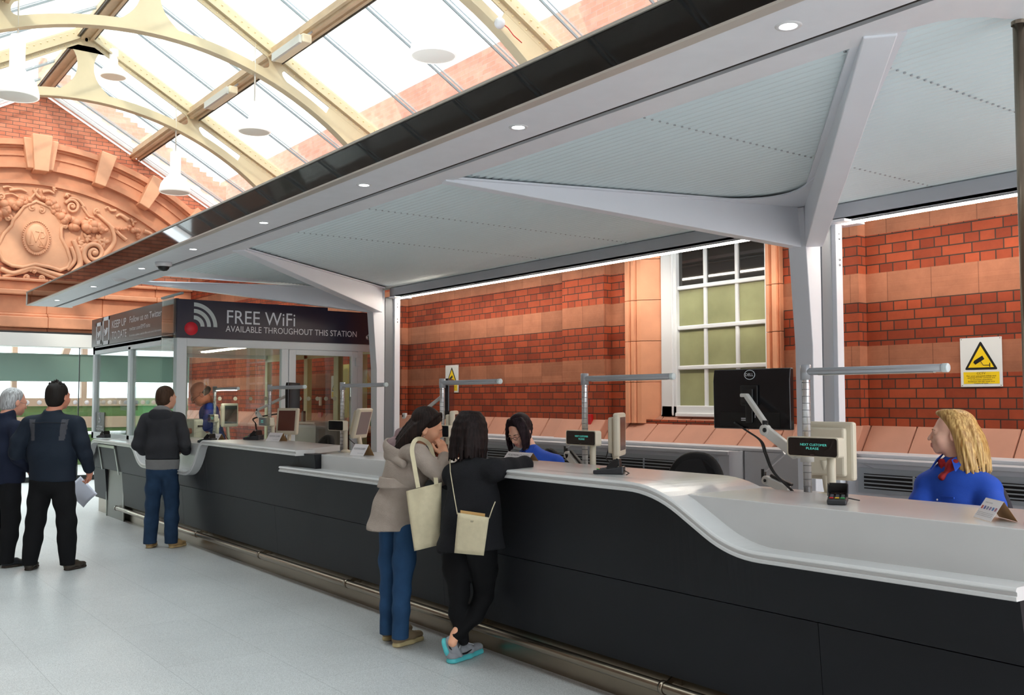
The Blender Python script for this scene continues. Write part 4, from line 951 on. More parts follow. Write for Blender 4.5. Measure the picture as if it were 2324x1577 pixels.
# CCTV warning signs
YEL = mat('warning_yellow', rgb(232, 196, 20), .45); INK = mat('sign_black', rgb(14, 14, 14), .5); SWH = mat('sign_white', rgb(216, 216, 214), .4)
def cctv(x, z, y, s, lab):
    t = thing('cctv_sign', lab, 'sign', (x, y, z), 'yellow and white CCTV warning signs')
    w, h = .155*s, .18*s
    P = lambda a, b, d=0: (x+a*w, y-d, z+b*h)
    build('plate', MB().box(x-w, x+w, y-.004, y, z-h, z+h), SWH, t)
    tri = lambda k, dz: [(0, .80*k+dz), (.80*k, -.20-.05*0+(-.22)*k+dz*0), (-.80*k, -.20+(-.22)*k)]
    c = (0, .05)
    def T(f): return [(0+0*f, .05+.82*f), (.80*f, .05-.36*f), (-.80*f, .05-.36*f)]
    o = fillet(T(1)[2:]+T(1)+T(1)[:1], .09, 4)
    build('triangle', MB().prism([P(a, b, .004) for a, b in fillet([((T(1)[2][0]+T(1)[0][0])/2, (T(1)[2][1]+T(1)[0][1])/2)]+T(1)+[((T(1)[2][0]+T(1)[0][0])/2, (T(1)[2][1]+T(1)[0][1])/2)], .10, 4)[:-1]], (0, -.001, 0)), INK, t)
    build('triangle_field', MB().prism([P(a, b+.0, .0055) for a, b in [(0, .05+.62), (.62, .05-.27), (-.62, .05-.27)]], (0, -.0008, 0)), YEL, t)
    build('text_field', MB().box(x-.86*w, x+.86*w, y-.005, y-.004, z-.88*h, z-.40*h), YEL, t)
    cm = MB()
    cm.prism([P(a, b, .0066) for a, b in [(-.36, -.02), (-.32, .06), (.08, .26), (.18, .12), (-.26, -.10)]], (0, -.0008, 0))
    cm.tube([P(-.0, .02, .007), P(.12, -.13, .007), P(.42, -.13, .007)], .0022*s, 6); cm.box(x+.41*w, x+.45*w, y-.0078, y-.0066, z-.21*h, z-.04*h)
    build('camera_symbol', cm, INK, t)
    tx = MB(); zz = -.50
    for line, hw, cap in (('CCTV', .21, .085), ('For your personal safety and', .70, .052), ('security CCTV cameras are', .66, .052), ('in constant operation', .52, .052), ('Evidence can be used in a', .63, .052), ('Court of Law', .33, .052)):
        tfit(tx, line, x-hw*w, x+hw*w, z+zz*h, cap*h, 'Y', y-.0055, lift=.0006); zz -= .075 if cap < .08 else .085
    build('lettering', tx, INK, t)
    sc_ = MB()
    for a in (-.93, .93):
        for b in (-.95, .95): sc_.lathe(P(a, b, .004), (0, -1, 0), [(0, .002), (.004*s, .0015), (.004*s, 0)], 8)
    build('screws', sc_, STEEL, t)
cctv(-3.661, 1.873, 6.995, 1.0, 'CCTV warning sign on the brick wall above the blonde clerk')
cctv(-10.745, 1.878, 6.995, 1.0, 'CCTV warning sign on the brick wall behind the lamp arm above the laughing woman')
q = onY(762, 878, 6.895); cctv(q.x, q.z, 6.895, 1.0, 'CCTV warning sign seen dimly through the glass door of the booth')
q = onY(921, 944, 6.9); t = thing('wall_socket', 'small white socket on the brick wall left of the rotated black monitor', 'socket', (q.x, 6.9, q.z))
build('plate', MB().box(q.x-.04, q.x+.04, 6.865, 6.9, q.z-.045, q.z+.045), WFRAME, t, bevel=.006); build('switch', MB().box(q.x-.028, q.x-.012, 6.858, 6.865, q.z-.01, q.z+.02), BLACK, t)
q = onY(1337, 950, 6.9); t = thing('fire_call_point', 'red fire call point on the brick pilaster behind the middle lamp pole', 'call point', (q.x, 6.9, q.z))
build('box', MB().box(q.x-.055, q.x+.07, 6.86, 6.9, q.z-.06, q.z+.05), mat('fire_red', rgb(176, 16, 20), .4), t, bevel=.006); build('glass', MB().box(q.x-.02, q.x+.02, 6.855, 6.86, q.z-.025, q.z+.015), WFRAME, t)
# ------------------------------------------------------------------ counter equipment
POLEM = mat('ringed_pole_aluminium', rgb(212, 212, 214), .25, metal=.75)
def lamp_pole(x, y, z0, arm, lab, lit=False, first=None):
    t = thing('task_lamp', lab, 'lamp', (x, y, z0), 'ringed pole lamps along the counter')
    prof = []; z = 0
    while z < 1.72-z0:
        prof += [z]; z += .035
    build('pole', MB().lathe((x, y, z0), (0, 0, 1), [(0, 0), (.0208, 0), (.0208, 1.71-z0)], 24), POLEM, t)
    rg = MB()
    for z in prof[1:]: rg.lathe((x, y, z0+z), (0, 0, 1), [(.0207, 0), (.0214, .0006), (.0214, .0030), (.0207, .0036)], 20)
    build('pole_rings', rg, mat('ring_shadow_metal', rgb(120, 120, 124), .4, metal=.5), t)['kind'] = 'stuff'
    build('collar', MB().lathe((x, y, 1.70), (0, 0, 1), [(0, 0), (.027, 0), (.027, .075), (.022, .078), (0, .078)], 20), ALU, t)
    ar = build('arm', MB().tube([(x+.01, y, 1.742), (x+.03, y, 1.742), (x+arm, y, 1.742)], .0185, 18), ALU, t)
    build('end_cap', MB().lathe((x+arm-.01, y, 1.742), (1, 0, 0), [(.0205, 0), (.0205, .024), (.018, .026), (0, .026)], 18), mat('clear_end_cap', rgb(206, 218, 220), .2), t)
    build('lamp_lens', MB().box(x+.08, x+arm-.05, y-.011, y+.011, 1.7215, 1.7245), LEDM if lit else mat('unlit_lens', rgb(206, 206, 200), .3), t)
    build('base_flange', MB().lathe((x, y, z0), (0, 0, 1), [(0, 0), (.04, 0), (.04, .008), (.022, .012)], 20), ALU, t)
LP = [(-3.085, 4.155, 1.09, .745, 'ringed pole lamp nearest the camera, its arm over the smiling blonde clerk'), (-4.97, 4.30, 1.09, .81, 'ringed pole lamp beside the dark haired clerk in glasses'),
      (-6.83, 4.35, 1.09, .81, 'ringed pole lamp between the black monitor and the laughing woman'), (-8.745, 4.40, 1.09, .87, 'ringed pole lamp in front of the booth door'),
      (-10.56, 4.40, 1.09, .93, 'ringed pole lamp in front of the post left of the booth door'), (-12.35, 4.40, 1.06, .80, 'ringed pole lamp with its warm light on, by the bald clerk')]
for x, y, z, a, lab in LP: lamp_pole(x, y, z, a, lab, lit='warm light on' in lab)
build('staff_shelf', MB().box(-11.8, -1.8, 4.13, 4.62, 1.04, 1.09), WHITE, label='white staff side shelf behind the counter carrying the lamp poles', cat='shelf', bevel=.004)

TEAL = mat('teal_display_letters', rgb(70, 150, 140), .5, emit=(.12, .75, .62, 1), estr=.5); SCRN = mat('dark_display_window', rgb(20, 12, 12), .08, spec=.7, coat=.4)
def display(x, y, z, lab, text=None, w=.30, h=.098, desk=1.09, px=.10):
    t = thing('customer_display', lab, 'display', (x, y, desk), 'customer displays on beige stalks')
    build('case', MB().prism([(a, y, b) for a, b in fillet([(x, z+h/2), (x+w/2, z+h/2), (x+w/2, z-h/2), (x-w/2, z-h/2), (x-w/2, z+h/2), (x-.001, z+h/2)], .016, 4)[1:-1]], (0, .05, 0)), BEIGE, t)
    build('window', MB().prism([(a, y-.0005, b) for a, b in fillet([(x, z+h*.45), (x+w*.475, z+h*.45), (x+w*.475, z-h*.45), (x-w*.475, z-h*.45), (x-w*.475, z+h*.45), (x-.001, z+h*.45)], .014, 4)[1:-1]], (0, .004, 0)), SCRN, t)
    if text:
        tx = MB()
        for i, (s, a, b) in enumerate(text): tfit(tx, s, x+a*w, x+b*w, z+.006-i*.018, .0108, 'Y', y-.0005, lift=.0006)
        build('letters', tx, TEAL, t)
    tx = MB(); tfit(tx, 'FUJITSU', x-.012, x+.012, z-h*.41, .0035, 'Y', y-.0005, lift=.0006); build('maker_mark', tx, mat('dim_red_mark', rgb(150, 110, 110), .5), t)
    build('stalk', MB().tube([(x+px, y+.055, desk), (x+px, y+.055, z)], .021, 18), BEIGE, t); build('stalk_foot', MB().lathe((x+px, y+.055, desk), (0, 0, 1), [(0, 0), (.05, 0), (.045, .02), (.02, .03)], 20), BEIGE, t)
NC = [('NEXT CUSTOMER', -.23, .285), ('PLEASE', -.115, .13)]
display(-2.985, 4.06, 1.366, 'customer display nearest the camera reading NEXT CUSTOMER PLEASE', NC, px=.07)
display(-4.90, 4.20, 1.349, 'customer display reading NEXT CUSTOMER PLEASE right of the clerk in glasses', [('NEXT CUSTOMER', -.18, .26), ('PLEASE', -.06, .14)], px=.06)
display(-6.74, 4.26, 1.347, 'customer display between the two women customers', None, px=.09)
display(-8.73, 4.32, 1.350, 'blank reddish customer display in front of the booth door pole', None, px=.11, w=.33)
display(-10.52, 4.32, 1.357, 'small customer display glowing teal on the left part of the counter', [('NEXT', -.28, -.08), ('PLEASE', -.28, -.08)], px=.12, w=.33)
display(-12.30, 4.32, 1.370, 'dark customer display below the lit pole lamp', [('POSITION', .12, .40), ('CLOSED', .16, .36)], px=.13, w=.35, desk=1.06)

def till(x, y, z, rz_, tilt, lab, scr=(60, 30, 28), desk=1.09, s=1.0):
    t = thing('till_terminal', lab, 'till', (x, y, desk), 'beige till terminals on the staff side')
    Mx = Matrix.Translation((x, y, z)) @ Matrix.Rotation(rz_, 4, 'Z') @ Matrix.Rotation(tilt, 4, 'X')
    def part(nm, mb, m, bev=0):
        mb.v = [tuple(Mx @ Vector(v)) for v in mb.v]; return build(nm, mb, m, t, bevel=bev)
    h = .15*s; w = .145*s
    part('body', MB().box(-w, w, -.022, .022, -h, h), BEIGE, .014)           # screen faces local +y
    part('back_shell', MB().box(-w*.72, w*.78, -.06, -.022, -h*.85, h*.8), BEIGE, .012)
    part('slot', MB().box(-w*.5, w*.3, -.063, -.0605, h*.35, h*.42), BLACK)
    part('screen', MB().box(-w*.78, w*.78, .022, .0235, -h*.72, h*.8), mat('till_screen_%d' % scr[0], rgb(*scr), .25))
    build('neck', MB().tube([Mx @ Vector((0, -.05, -h*.3)), Vector((x, y-.02*math.cos(rz_), desk+.06)), Vector((x, y, desk))], .022, 12), BEIGE, t)
    build('foot', MB().lathe((x, y, desk), (0, 0, 1), [(0, 0), (.085, 0), (.075, .02), (.03, .03)], 20), BEIGE, t)
    cb_ = MB().tube([Mx @ Vector((w*.3, -.06, -h*.5)), Mx @ Vector((w*.5, -.08, -h*1.1)), Vector((x+.08, y-.02, desk+.005))], .004, 6); build('cable', cb_, BLACK, t)
till(-3.10, 4.36, 1.335, math.radians(8), 0, 'till terminal nearest the camera, its beige back beside the ringed pole', s=1.0)
till(-4.76, 4.42, 1.372, math.radians(-52), 0, 'till terminal seen edge on beside the middle customer display', s=.95)
till(-6.88, 4.50, 1.36, math.radians(-40), 0, 'till terminal half hidden between the two women customers')
till(-8.62, 4.55, 1.372, math.radians(-55), math.radians(-14), 'till terminal tilted in front of the white booth door frame', scr=(150, 136, 136))
till(-10.40, 4.55, 1.36, math.radians(-150), math.radians(6), 'till terminal turned to show its brown screen on the left counter', scr=(104, 62, 54))
till(-12.22, 4.55, 1.41, math.radians(-62), 0, 'till terminal under the lit lamp beside the bald clerk', scr=(70, 76, 74), desk=1.06)

def monitor(x, y, z, rz_, lab, w=.25, h=.165, arm=None, base=None):
    t = thing('monitor', lab, 'monitor', (x, y, z-h), 'black monitors seen from behind')
    Mx = Matrix.Translation((x, y, z)) @ Matrix.Rotation(rz_, 4, 'Z')
    def part(nm, mb, m, par=t, bev=0):
        mb.v = [tuple(Mx @ Vector(v)) for v in mb.v]; return build(nm, mb, m, par, bevel=bev)
    bk = part('back_cover', MB().prism([(0-w, -.018, -h), (0-w, .02, -h), (-w, .02, h), (-w, -.012, h), (-w, -.022, h*.62)], (2*w, 0, 0)), mat('glossy_black_shell', rgb(16, 17, 22), .22, spec=.5), bev=.006)
    part('screen', MB().box(-w+.012, w-.012, .02, .022, -h+.014, h-.012), mat('monitor_screen', rgb(30, 34, 44), .1), bk)
    lg = MB(); pts = [(.034*math.cos(a), -.0235+.004*(.82-.62), h*.80+.025*math.sin(a)) for a in np.linspace(0, 6.2832, 29)[:-1]]
    lg.tube(pts, .0015, 6, closed=True); tl_ = MB(); tfit(tl_, 'DELL', -.026, .026, h*.80-.007, .015, 'Y', -.0235)
    lg.v += tl_.v; b0 = len(lg.v)-len(tl_.v)
    for f in tl_.f: lg.face([b0+i for i in f])
    part('logo', lg, LETTER, bk)
    br = MB().box(-.055, .055, -.034, -.022, -.035, .075); br.box(-.035, .035, -.05, -.034, -.02, .055)
    br.obox((0, -.03, -.07), ((1, 0, 0), (0, 1, .1), (0, 0, 1)), (.022, .006, .06)); vb = part('wall_bracket', br, BLACK, bev=.004)
    part('port_panel', MB().box(-w*.8, w*.75, -.021, -.018, -h*.92, -h*.45), mat('deep_black', rgb(7, 7, 8), .5), bk)
    part('port_marks', MB().box(-.06, .0, -.0225, -.021, -h*.66, -h*.63).box(.03, .033, -.0225, -.021, -h*.62, -h*.5).box(.06, .063, -.0225, -.021, -h*.62, -h*.5).box(-.06, -.03, -.0225, -.021, -h*.72, -h*.69), LETTER, bk)
    if arm:
        P = [Mx @ Vector((0, -.055, .02))]+[Vector(a) for a in arm]
        a1 = build('upper_arm', MB().bar(P[0]+Vector((-.035, 0, .0)), P[0]+Vector((.01, 0, .0)), .03, .02).bar(P[0], P[1], .024, .03), mat('arm_white', rgb(214, 214, 210), .35), t, bevel=.006)
        j = MB().lathe(P[1]+Vector((0, 0, -.06)), (0, 0, 1), [(0, 0), (.016, 0), (.016, .075), (0, .075)], 14); build('joint', j, BLACK, t)
        Q = P[1]+Vector((.0, 0, -.035)); mb = MB(); d = (P[2]-Q).normalized()
        mb.bar(Q, P[2], .03, .052); mb.lathe(Q+Vector((0, -.016, 0)), (0, 1, 0), [(0, 0), (.030, 0), (.030, .032), (0, .032)], 20); la = build('lower_arm', mb, MATS['arm_white'], t, bevel=.004)
        build('arm_pivot', MB().lathe(Q+Vector((.008, -.02, 0)), (0, 1, 0), [(0, 0), (.012, 0), (.012, .006)], 14).lathe(P[2]+Vector((-.02, -.02, .01)), (0, 1, 0), [(0, 0), (.007, 0), (.007, .006)], 12), BLACK, la)
        build('clamp', MB().lathe(P[3], (0, 0, 1), [(.0215, -.03), (.034, -.03), (.034, .03), (.0215, .03)], 18).bar(P[2], P[3], .03, .03), MATS['arm_white'], t)
        c = MB(); pts = [Mx @ Vector((-.10, -.03, -.13)), Mx @ Vector((.0, -.05, -.175)), P[1]+Vector((-.02, -.02, -.09)), P[1]+Vector((.02, -.03, -.16)), P[1]+Vector((.07, -.03, -.25)), P[3]+Vector((-.06, -.02, -.20)), P[3]+Vector((-.035, -.01, -.28))]
        sm = []
        for i in range(len(pts)-1):
            p0, p1, p2, p3 = pts[max(i-1, 0)], pts[i], pts[i+1], pts[min(i+2, len(pts)-1)]
            for k in range(6): u = k/6; sm.append(.5*((2*p1)+(-p0+p2)*u+(2*p0-5*p1+4*p2-p3)*u*u+(-p0+3*p1-3*p2+p3)*u**3))
        sm.append(pts[-1]); c.tube(sm, .0055, 8); c.tube([p+Vector((.008, .006, -.006)) for p in sm], .0045, 8); build('cable', c, BLACK, t)
    return t
a1 = onY(1737, 960, 4.12); a2 = onY(1808, 1032, 4.13)
monitor(-3.50, 4.24, 1.604, math.radians(4), 'large black monitor nearest the camera, seen from behind with round logo', arm=[a1, a2, (-3.085, 4.155, 1.315)])
b1 = onY(958, 935, 4.45); b2 = onY(990, 985, 4.40)
monitor(-7.14, 4.62, 1.618, math.radians(-38), 'black monitor turned sideways above the laughing woman', arm=[b1, b2, (-6.83, 4.35, 1.32)])
c1 = onY(584, 930, 4.50); c2 = onY(597, 955, 4.45)
monitor(-10.72, 4.75, 1.64, math.radians(-40), 'black monitor behind the left counter pole, in front of the booth window', arm=[c1, c2, (-10.56, 4.40, 1.34)], w=.24)
def support_arm(pts, px, lab):
    P = [Vector(p) for p in pts]; t = thing('support_arm', lab, 'arm', tuple(P[-1]), 'white and black equipment arms at the poles')
    build('strut', MB().bar(P[0], P[1], .018, .022), ALU, t, bevel=.003); build('joint', MB().lathe(P[1]+Vector((0, 0, -.05)), (0, 0, 1), [(0, 0), (.014, 0), (.014, .06), (0, .06)], 12), BLACK, t)
    q = P[1]+Vector((.02, 0, -.05)); mb = MB().bar(q, P[2], .03, .045); mb.lathe(q+Vector((0, -.015, 0)), (0, 1, 0), [(0, 0), (.026, 0), (.026, .03), (0, .03)], 18); a = build('arm_cover', mb, mat('arm_white', rgb(214, 214, 210), .35), t, bevel=.004)
    build('spring_cover', MB().bar(q+Vector((.022, .012, .028)), P[2]+Vector((.012, .012, .028)), .026, .016), BLACK, t, bevel=.004)
    build('pivot', MB().lathe(q+Vector((0, -.019, 0)), (0, 1, 0), [(0, 0), (.009, 0), (.009, .004)], 12), BLACK, a); build('base', MB().box(P[2].x-.03, P[2].x+.05, P[2].y-.03, P[2].y+.04, px, px+.012), BLACK, t)
support_arm([onY(1308, 992, 4.3), onY(1284, 1015, 4.3), onY(1318, 1056, 4.3)+Vector((0, 0, -.03))], 1.09, 'white and black folding arm beside the pole right of the clerk in glasses')
support_arm([onY(480, 938, 4.4), onY(455, 958, 4.4), onY(474, 984, 4.4)], 1.06, 'white and black folding arm below the lit lamp on the far counter')
support_arm([onY(1780, 1027, 4.3), onY(1733, 1068, 4.3), onY(1790, 1112, 4.3)], 1.09, 'white folding arm with round joint below the large monitor')

def card_reader(x, y, z, r, lab, s=1.0):
    t = thing('card_reader', lab, 'card reader', (x, y, z), 'black card readers on the counter')
    R = Matrix.Translation((x, y, z)) @ Matrix.Rotation(r, 4, 'Z') @ Matrix.Scale(s, 4)
    def part(nm, mb, m, bev=0):
        mb.v = [tuple(R @ Vector(v)) for v in mb.v]; return build(nm, mb, m, t, bevel=bev)
    dk_ = mat('dark_grey_plastic', rgb(48, 50, 54), .35)
    part('body', MB().prism([(-.042, -.085, .0), (-.042, .085, .0), (-.042, .085, .045), (-.042, .03, .035), (-.042, -.085, .022)], (.084, 0, 0)), dk_, .006)
    part('privacy_hood', MB().prism([(-.044, -.01, .03), (-.044, .05, .042), (-.044, .065, .075), (-.044, .035, .085), (-.044, -.005, .05)], (.004, 0, 0)).prism([(.040, -.01, .03), (.040, .05, .042), (.040, .065, .075), (.040, .035, .085), (.040, -.005, .05)], (.004, 0, 0)).prism([(-.044, .06, .04), (.044, .06, .04), (.038, .055, .085), (-.038, .055, .085)], (0, .006, 0)), BLACK, .002)
    part('screen', MB().box(-.028, .028, .015, .045, .038, .044), SCRN)
    for k, (nm, c) in enumerate((('red', (206, 40, 36)), ('yellow', (232, 190, 40)), ('green', (40, 168, 84)))):
        part('key', MB().box(-.032+k*.0235, -.014+k*.0235, -.066, -.054, .0265, .0305), mat('key_'+nm, rgb(*c), .4))
    kp = MB()
    for i in range(3):
        for j in range(3): kp.box(-.030+i*.0235, -.016+i*.0235, -.046+j*.018, -.036+j*.018, .0285+j*.003, .033+j*.003)
    part('keypad', kp, mat('keypad_grey', rgb(78, 82, 88), .4))
    part('cable', MB().tube([(.0, .085, .02), (.05, .12, .01), (.09, .11, .004)], .003, 6), BLACK)
card_reader(-2.655, 3.79, 1.137, math.radians(32), 'card reader with coloured keys on the low counter nearest the camera', 1.0)
card_reader(-4.06, 3.69, 1.187, math.radians(-52), 'card reader with coloured keys on the high counter right of the leaning woman', 1.0)
card_reader(-9.68, 3.86, 1.192, math.radians(-60), 'card reader on the high counter left of the tent card, near the booth door', 1.15)
card_reader(-10.60, 3.70, 1.136, math.radians(-60), 'card reader in the low counter dip beside the man in the grey hoodie', 1.15)
card_reader(-14.75, 3.64, 1.063, math.radians(-70), 'dark card reader on the far left end of the counter', 1.2)

def tent(x, y, z, r, lab, w=.17, h=.085, d=.055, cards=False):
    t = thing('tent_card', lab, 'sign', (x, y, z), 'folded white tent cards on the counter')
    R = Matrix.Translation((x, y, z)) @ Matrix.Rotation(r, 4, 'Z'); kr = mat('kraft_card_inside', rgb(186, 146, 100), .8)
    def part(nm, mb, m):
        mb.v = [tuple(R @ Vector(v)) for v in mb.v]; return build(nm, mb, m, t)
    w2 = w/2
    part('front_leaf', MB().prism([(-w2, -d, 0), (w2, -d, 0), (w2, 0, h), (-w2, 0, h)], (0, .0015, .0008)), PAPER); part('back_leaf', MB().prism([(-w2, d, 0), (w2, d, 0), (w2, .0015, h), (-w2, .0015, h)], (0, -.0015, .0008)), kr)
    sl = Vector((0, d, h)).normalized(); n = Vector((0, -h, d)).normalized(); tx = MB()
    def onleaf(a, b, lift=.0012): return Vector((0, -d, 0))+Vector((a, 0, 0))+sl*b+n*lift
    def words(s, a0, a1, b, cap):
        m_ = MB(); tfit(m_, s, a0, a1, b, cap, 'Y', 0, lift=0); o = len(tx.v)
        tx.v += [tuple(onleaf(v[0], v[2])) for v in m_.v]
        for f in m_.f: tx.face([o+i for i in f])
    L = math.hypot(d, h)
    if cards:
        words('PAYMENT METHODS', -w2*.7, w2*.1, L*.78, .005)
        for k in range(3): words('we accept the following cards at this counter', -w2*.9, w2*.85, L*(.30-.075*k), .0035)
        part('print', tx, mat('grey_print', rgb(110, 108, 116), .6))
        for k, c in enumerate(((196, 40, 50), (60, 70, 160), (120, 130, 160), (130, 110, 160), (50, 120, 190), (150, 70, 110))):
            mb = MB(); a = -w2*.8+k*w*.15; q_ = [onleaf(a, L*.48), onleaf(a+.012, L*.48), onleaf(a+.012, L*.64), onleaf(a, L*.64)]; mb.prism([tuple(p) for p in q_], tuple(n*.0004)); part('card_symbol', mb, mat('card_symbol_%d' % k, rgb(*c), .5))
    else:
        words('POSITION CLOSED', -w2*.8, w2*.8, L*.52, .017); words('please use another position', w2*.0, w2*.8, L*.2, .005); part('print', tx, mat('grey_print', rgb(110, 108, 116), .6))
tent(-1.93, 3.76, 1.137, math.radians(-40), 'white tent card with coloured payment symbols at the right edge of the photo', w=.16, h=.075, d=.05, cards=True)
tent(-9.30, 3.95, 1.188, math.radians(18), 'folded tent card on the high counter in front of the brown till screen', w=.20)
tent(-10.85, 3.90, 1.137, math.radians(6), 'folded tent card beside the dark card reader left of the brown till screen', w=.22)
tent(-7.10, 3.75, 1.151, math.radians(8), 'folded tent card on the low middle counter beside the laughing woman', w=.19, h=.09)
tent(-5.32, 4.02, 1.188, math.radians(4), 'long white card standing on the counter between the leaning woman and the clerk in glasses', w=.26, h=.055, d=.05)
t = thing('tent_card', 'small white card standing on the booth desk behind the hoodie man', 'sign', (-12.55, 3.98, 1.06), 'folded white tent cards on the counter')
build('front_leaf', MB().prism([(-12.68, 3.96, 1.136), (-12.45, 3.96, 1.136), (-12.41, 4.0, 1.23), (-12.62, 4.0, 1.23)], (0, .002, 0)), mat('grey_card', rgb(176, 180, 178), .6), t)

def chair(x, y, r, lab, top=1.245, m=BLACKF, w=.21):
    t = thing('office_chair', lab, 'chair', (x, y, 0), 'black office chairs behind the counter')
    R = Matrix.Translation((x, y, 0)) @ Matrix.Rotation(r, 4, 'Z')
    def part(nm, mb, mm, bev=0):
        mb.v = [tuple(R @ Vector(v)) for v in mb.v]; return build(nm, mb, mm, t, bevel=bev)
    pts = []
    hb_ = .46; zb_ = top-hb_
    for k in range(33):
        a = 2*math.pi*k/32; ca, sa = math.cos(a), math.sin(a); e = 2.6
        pts.append((w*math.copysign(abs(ca)**(2/e), ca)*(1-.18*max(sa, 0)), hb_/2*math.copysign(abs(sa)**(2/e), sa)))
    rows = []
    for d, s in ((-.04, .80), (-.032, .95), (-.01, 1.0), (.02, .97), (.035, .85)):
        rows.append([(a*s, d-.05*(a/w)**2*1.0+.05+(.03*((b/hb_)**2)), zb_+hb_/2+b*s) for a, b in pts[:-1]])
    mb = MB().grid(rows, closed_u=True); mb.face([i for i in range(32)]); mb.face([4*32+i for i in range(31, -1, -1)])
    part('backrest', mb, m)
    part('seat', MB().box(-.23, .23, -.42, .02, .70, .78), m, .03); part('back_bar', MB().bar((0, .06, .72), (0, .07, zb_+.2), .07, .02), BLACK)
    part('gas_column', MB().tube([(0, -.2, .1), (0, -.2, .70)], .028, 12), BLACK)
    lg = MB()
    for k in range(5): a = 2*math.pi*k/5; lg.bar((0, -.2, .11), (.3*math.cos(a), -.2+.3*math.sin(a), .07), .05, .03); lg.ball((.3*math.cos(a), -.2+.3*math.sin(a), .03), .03, 8, 6)
    part('star_base', lg, BLACK)
chair(onY(1578, 1060, 4.95).x, 4.95, math.radians(25), 'empty black chair between the middle lamp pole and the large monitor')
chair(onY(737, 1000, 5.0).x, 5.0, 0, 'empty black chair in front of the booth door', top=1.20)
chair(onY(570, 1000, 4.95).x, 4.95, 0, 'empty black chair behind the tent card at the left pole', top=1.18)
# ------------------------------------------------------------------ people: smooth implicit bodies and clothes meshed by surface nets
A3 = lambda *v: np.array(v, dtype=np.float64)
def nrm(v): v = np.asarray(v, float); return v/max(np.linalg.norm(v), 1e-9)
class SDF:
    def __init__(s): s.ops = []
    def _b(s, pts, r): P_ = np.array(pts); return P_.min(0)-r, P_.max(0)+r
    def cone(s, a, b, r1, r2, k=.02, sub=False):
        a, b = np.asarray(a, float), np.asarray(b, float)
        def f(P):
            d = b-a; L = d@d+1e-12; t = np.clip(((P-a)@d)/L, 0, 1); q = P-a-t[..., None]*d
            return np.sqrt((q*q).sum(-1))-(r1+(r2-r1)*t)
        s.ops.append((f, s._b([a, b], max(r1, r2)), k, sub)); return s
    def chain(s, pts, rs, k=.02):
        for i in range(len(pts)-1): s.cone(pts[i], pts[i+1], rs[i], rs[i+1], k)
        return s
    def ell(s, c, r, ax=None, k=.02, sub=False):
        c = np.asarray(c, float); r = np.asarray(r, float); A = np.eye(3) if ax is None else np.array([nrm(a) for a in ax])
        def f(P):
            q = (P-c)@A.T; k0 = np.sqrt(((q/r)**2).sum(-1)); k1 = np.sqrt(((q/(r*r))**2).sum(-1))+1e-9
            return np.where(k0 < 1e-6, -r.min(), k0*(k0-1)/k1)
        s.ops.append((f, s._b([c], r.max()), k, sub)); return s
    def econe(s, a, b, w1, d1, w2, d2, right, k=.03, sub=False):
        """tapered trunk with an elliptic section; w along `right`, d across it"""
        a, b = np.asarray(a, float), np.asarray(b, float); ax = nrm(b-a); rt = np.asarray(right, float); rt = nrm(rt-ax*(rt@ax)); fw = np.cross(ax, rt); L = np.linalg.norm(b-a)
        def f(P):
            q = P-a; h = q@ax; t = np.clip(h/L, 0, 1); o = h-t*L; w_ = w1+(w2-w1)*t; d_ = d1+(d2-d1)*t; m = np.minimum(w_, d_)
            e = np.sqrt(((q@rt)/w_)**2+((q@fw)/d_)**2+(o/m)**2); return (e-1)*m
        s.ops.append((f, s._b([a, b], max(w1, d1, w2, d2)), k, sub)); return s
    def box(s, c, h, ax, r=.01, k=.01, sub=False):
        c = np.asarray(c, float); h = np.asarray(h, float)-r; A = np.array([nrm(a) for a in ax])
        def f(P):
            q = np.abs((P-c)@A.T)-h; return np.sqrt((np.maximum(q, 0)**2).sum(-1))+np.minimum(q.max(-1), 0)-r
        s.ops.append((f, s._b([c], np.linalg.norm(h)+r), k, sub)); return s
    def cut(s, p, n, k=.004):
        """remove everything on the side n points to"""
        p = np.asarray(p, float); n = nrm(n); s.ops.append((lambda P: -((P-p)@n), None, k, True)); return s
    def mesh(s, h=.008, disp=None, pad=.02):
        B = [o[1] for o in s.ops if o[1] is not None and not o[3]]
        lo = np.min([b[0] for b in B], 0)-pad; hi = np.max([b[1] for b in B], 0)+pad
        n = np.ceil((hi-lo)/h).astype(int)+1; Fd = np.full(n, 1.0, np.float32)
        ax = [lo[i]+h*np.arange(n[i]) for i in range(3)]
        for f, b, k, sub in s.ops:
            if b is None: i0, i1 = [0]*3, list(n)
            else:
                m = k+2.5*h+.004; i0 = np.clip(np.floor((b[0]-m-lo)/h).astype(int), 0, n-1); i1 = np.clip(np.ceil((b[1]+m-lo)/h).astype(int)+1, 1, n)
                if np.any(i1 <= i0): continue
            sl_ = tuple(slice(i0[i], i1[i]) for i in range(3))
            P = np.stack(np.meshgrid(*[ax[i][sl_[i]] for i in range(3)], indexing='ij'), -1)
            d = f(P); o = Fd[sl_]
            if sub: d = -d; hh = np.maximum(k-np.abs(o-d), 0)/max(k, 1e-6); Fd[sl_] = np.maximum(o, d)+hh*hh*k*.25
            else: hh = np.maximum(k-np.abs(o-d), 0)/max(k, 1e-6); Fd[sl_] = np.minimum(o, d)-hh*hh*k*.25
        if disp is not None:
            near = np.argwhere(np.abs(Fd) < 4*h+.01); P = lo+h*near; Fd[tuple(near.T)] += disp(P).astype(np.float32)
        return nets(Fd, lo, h)
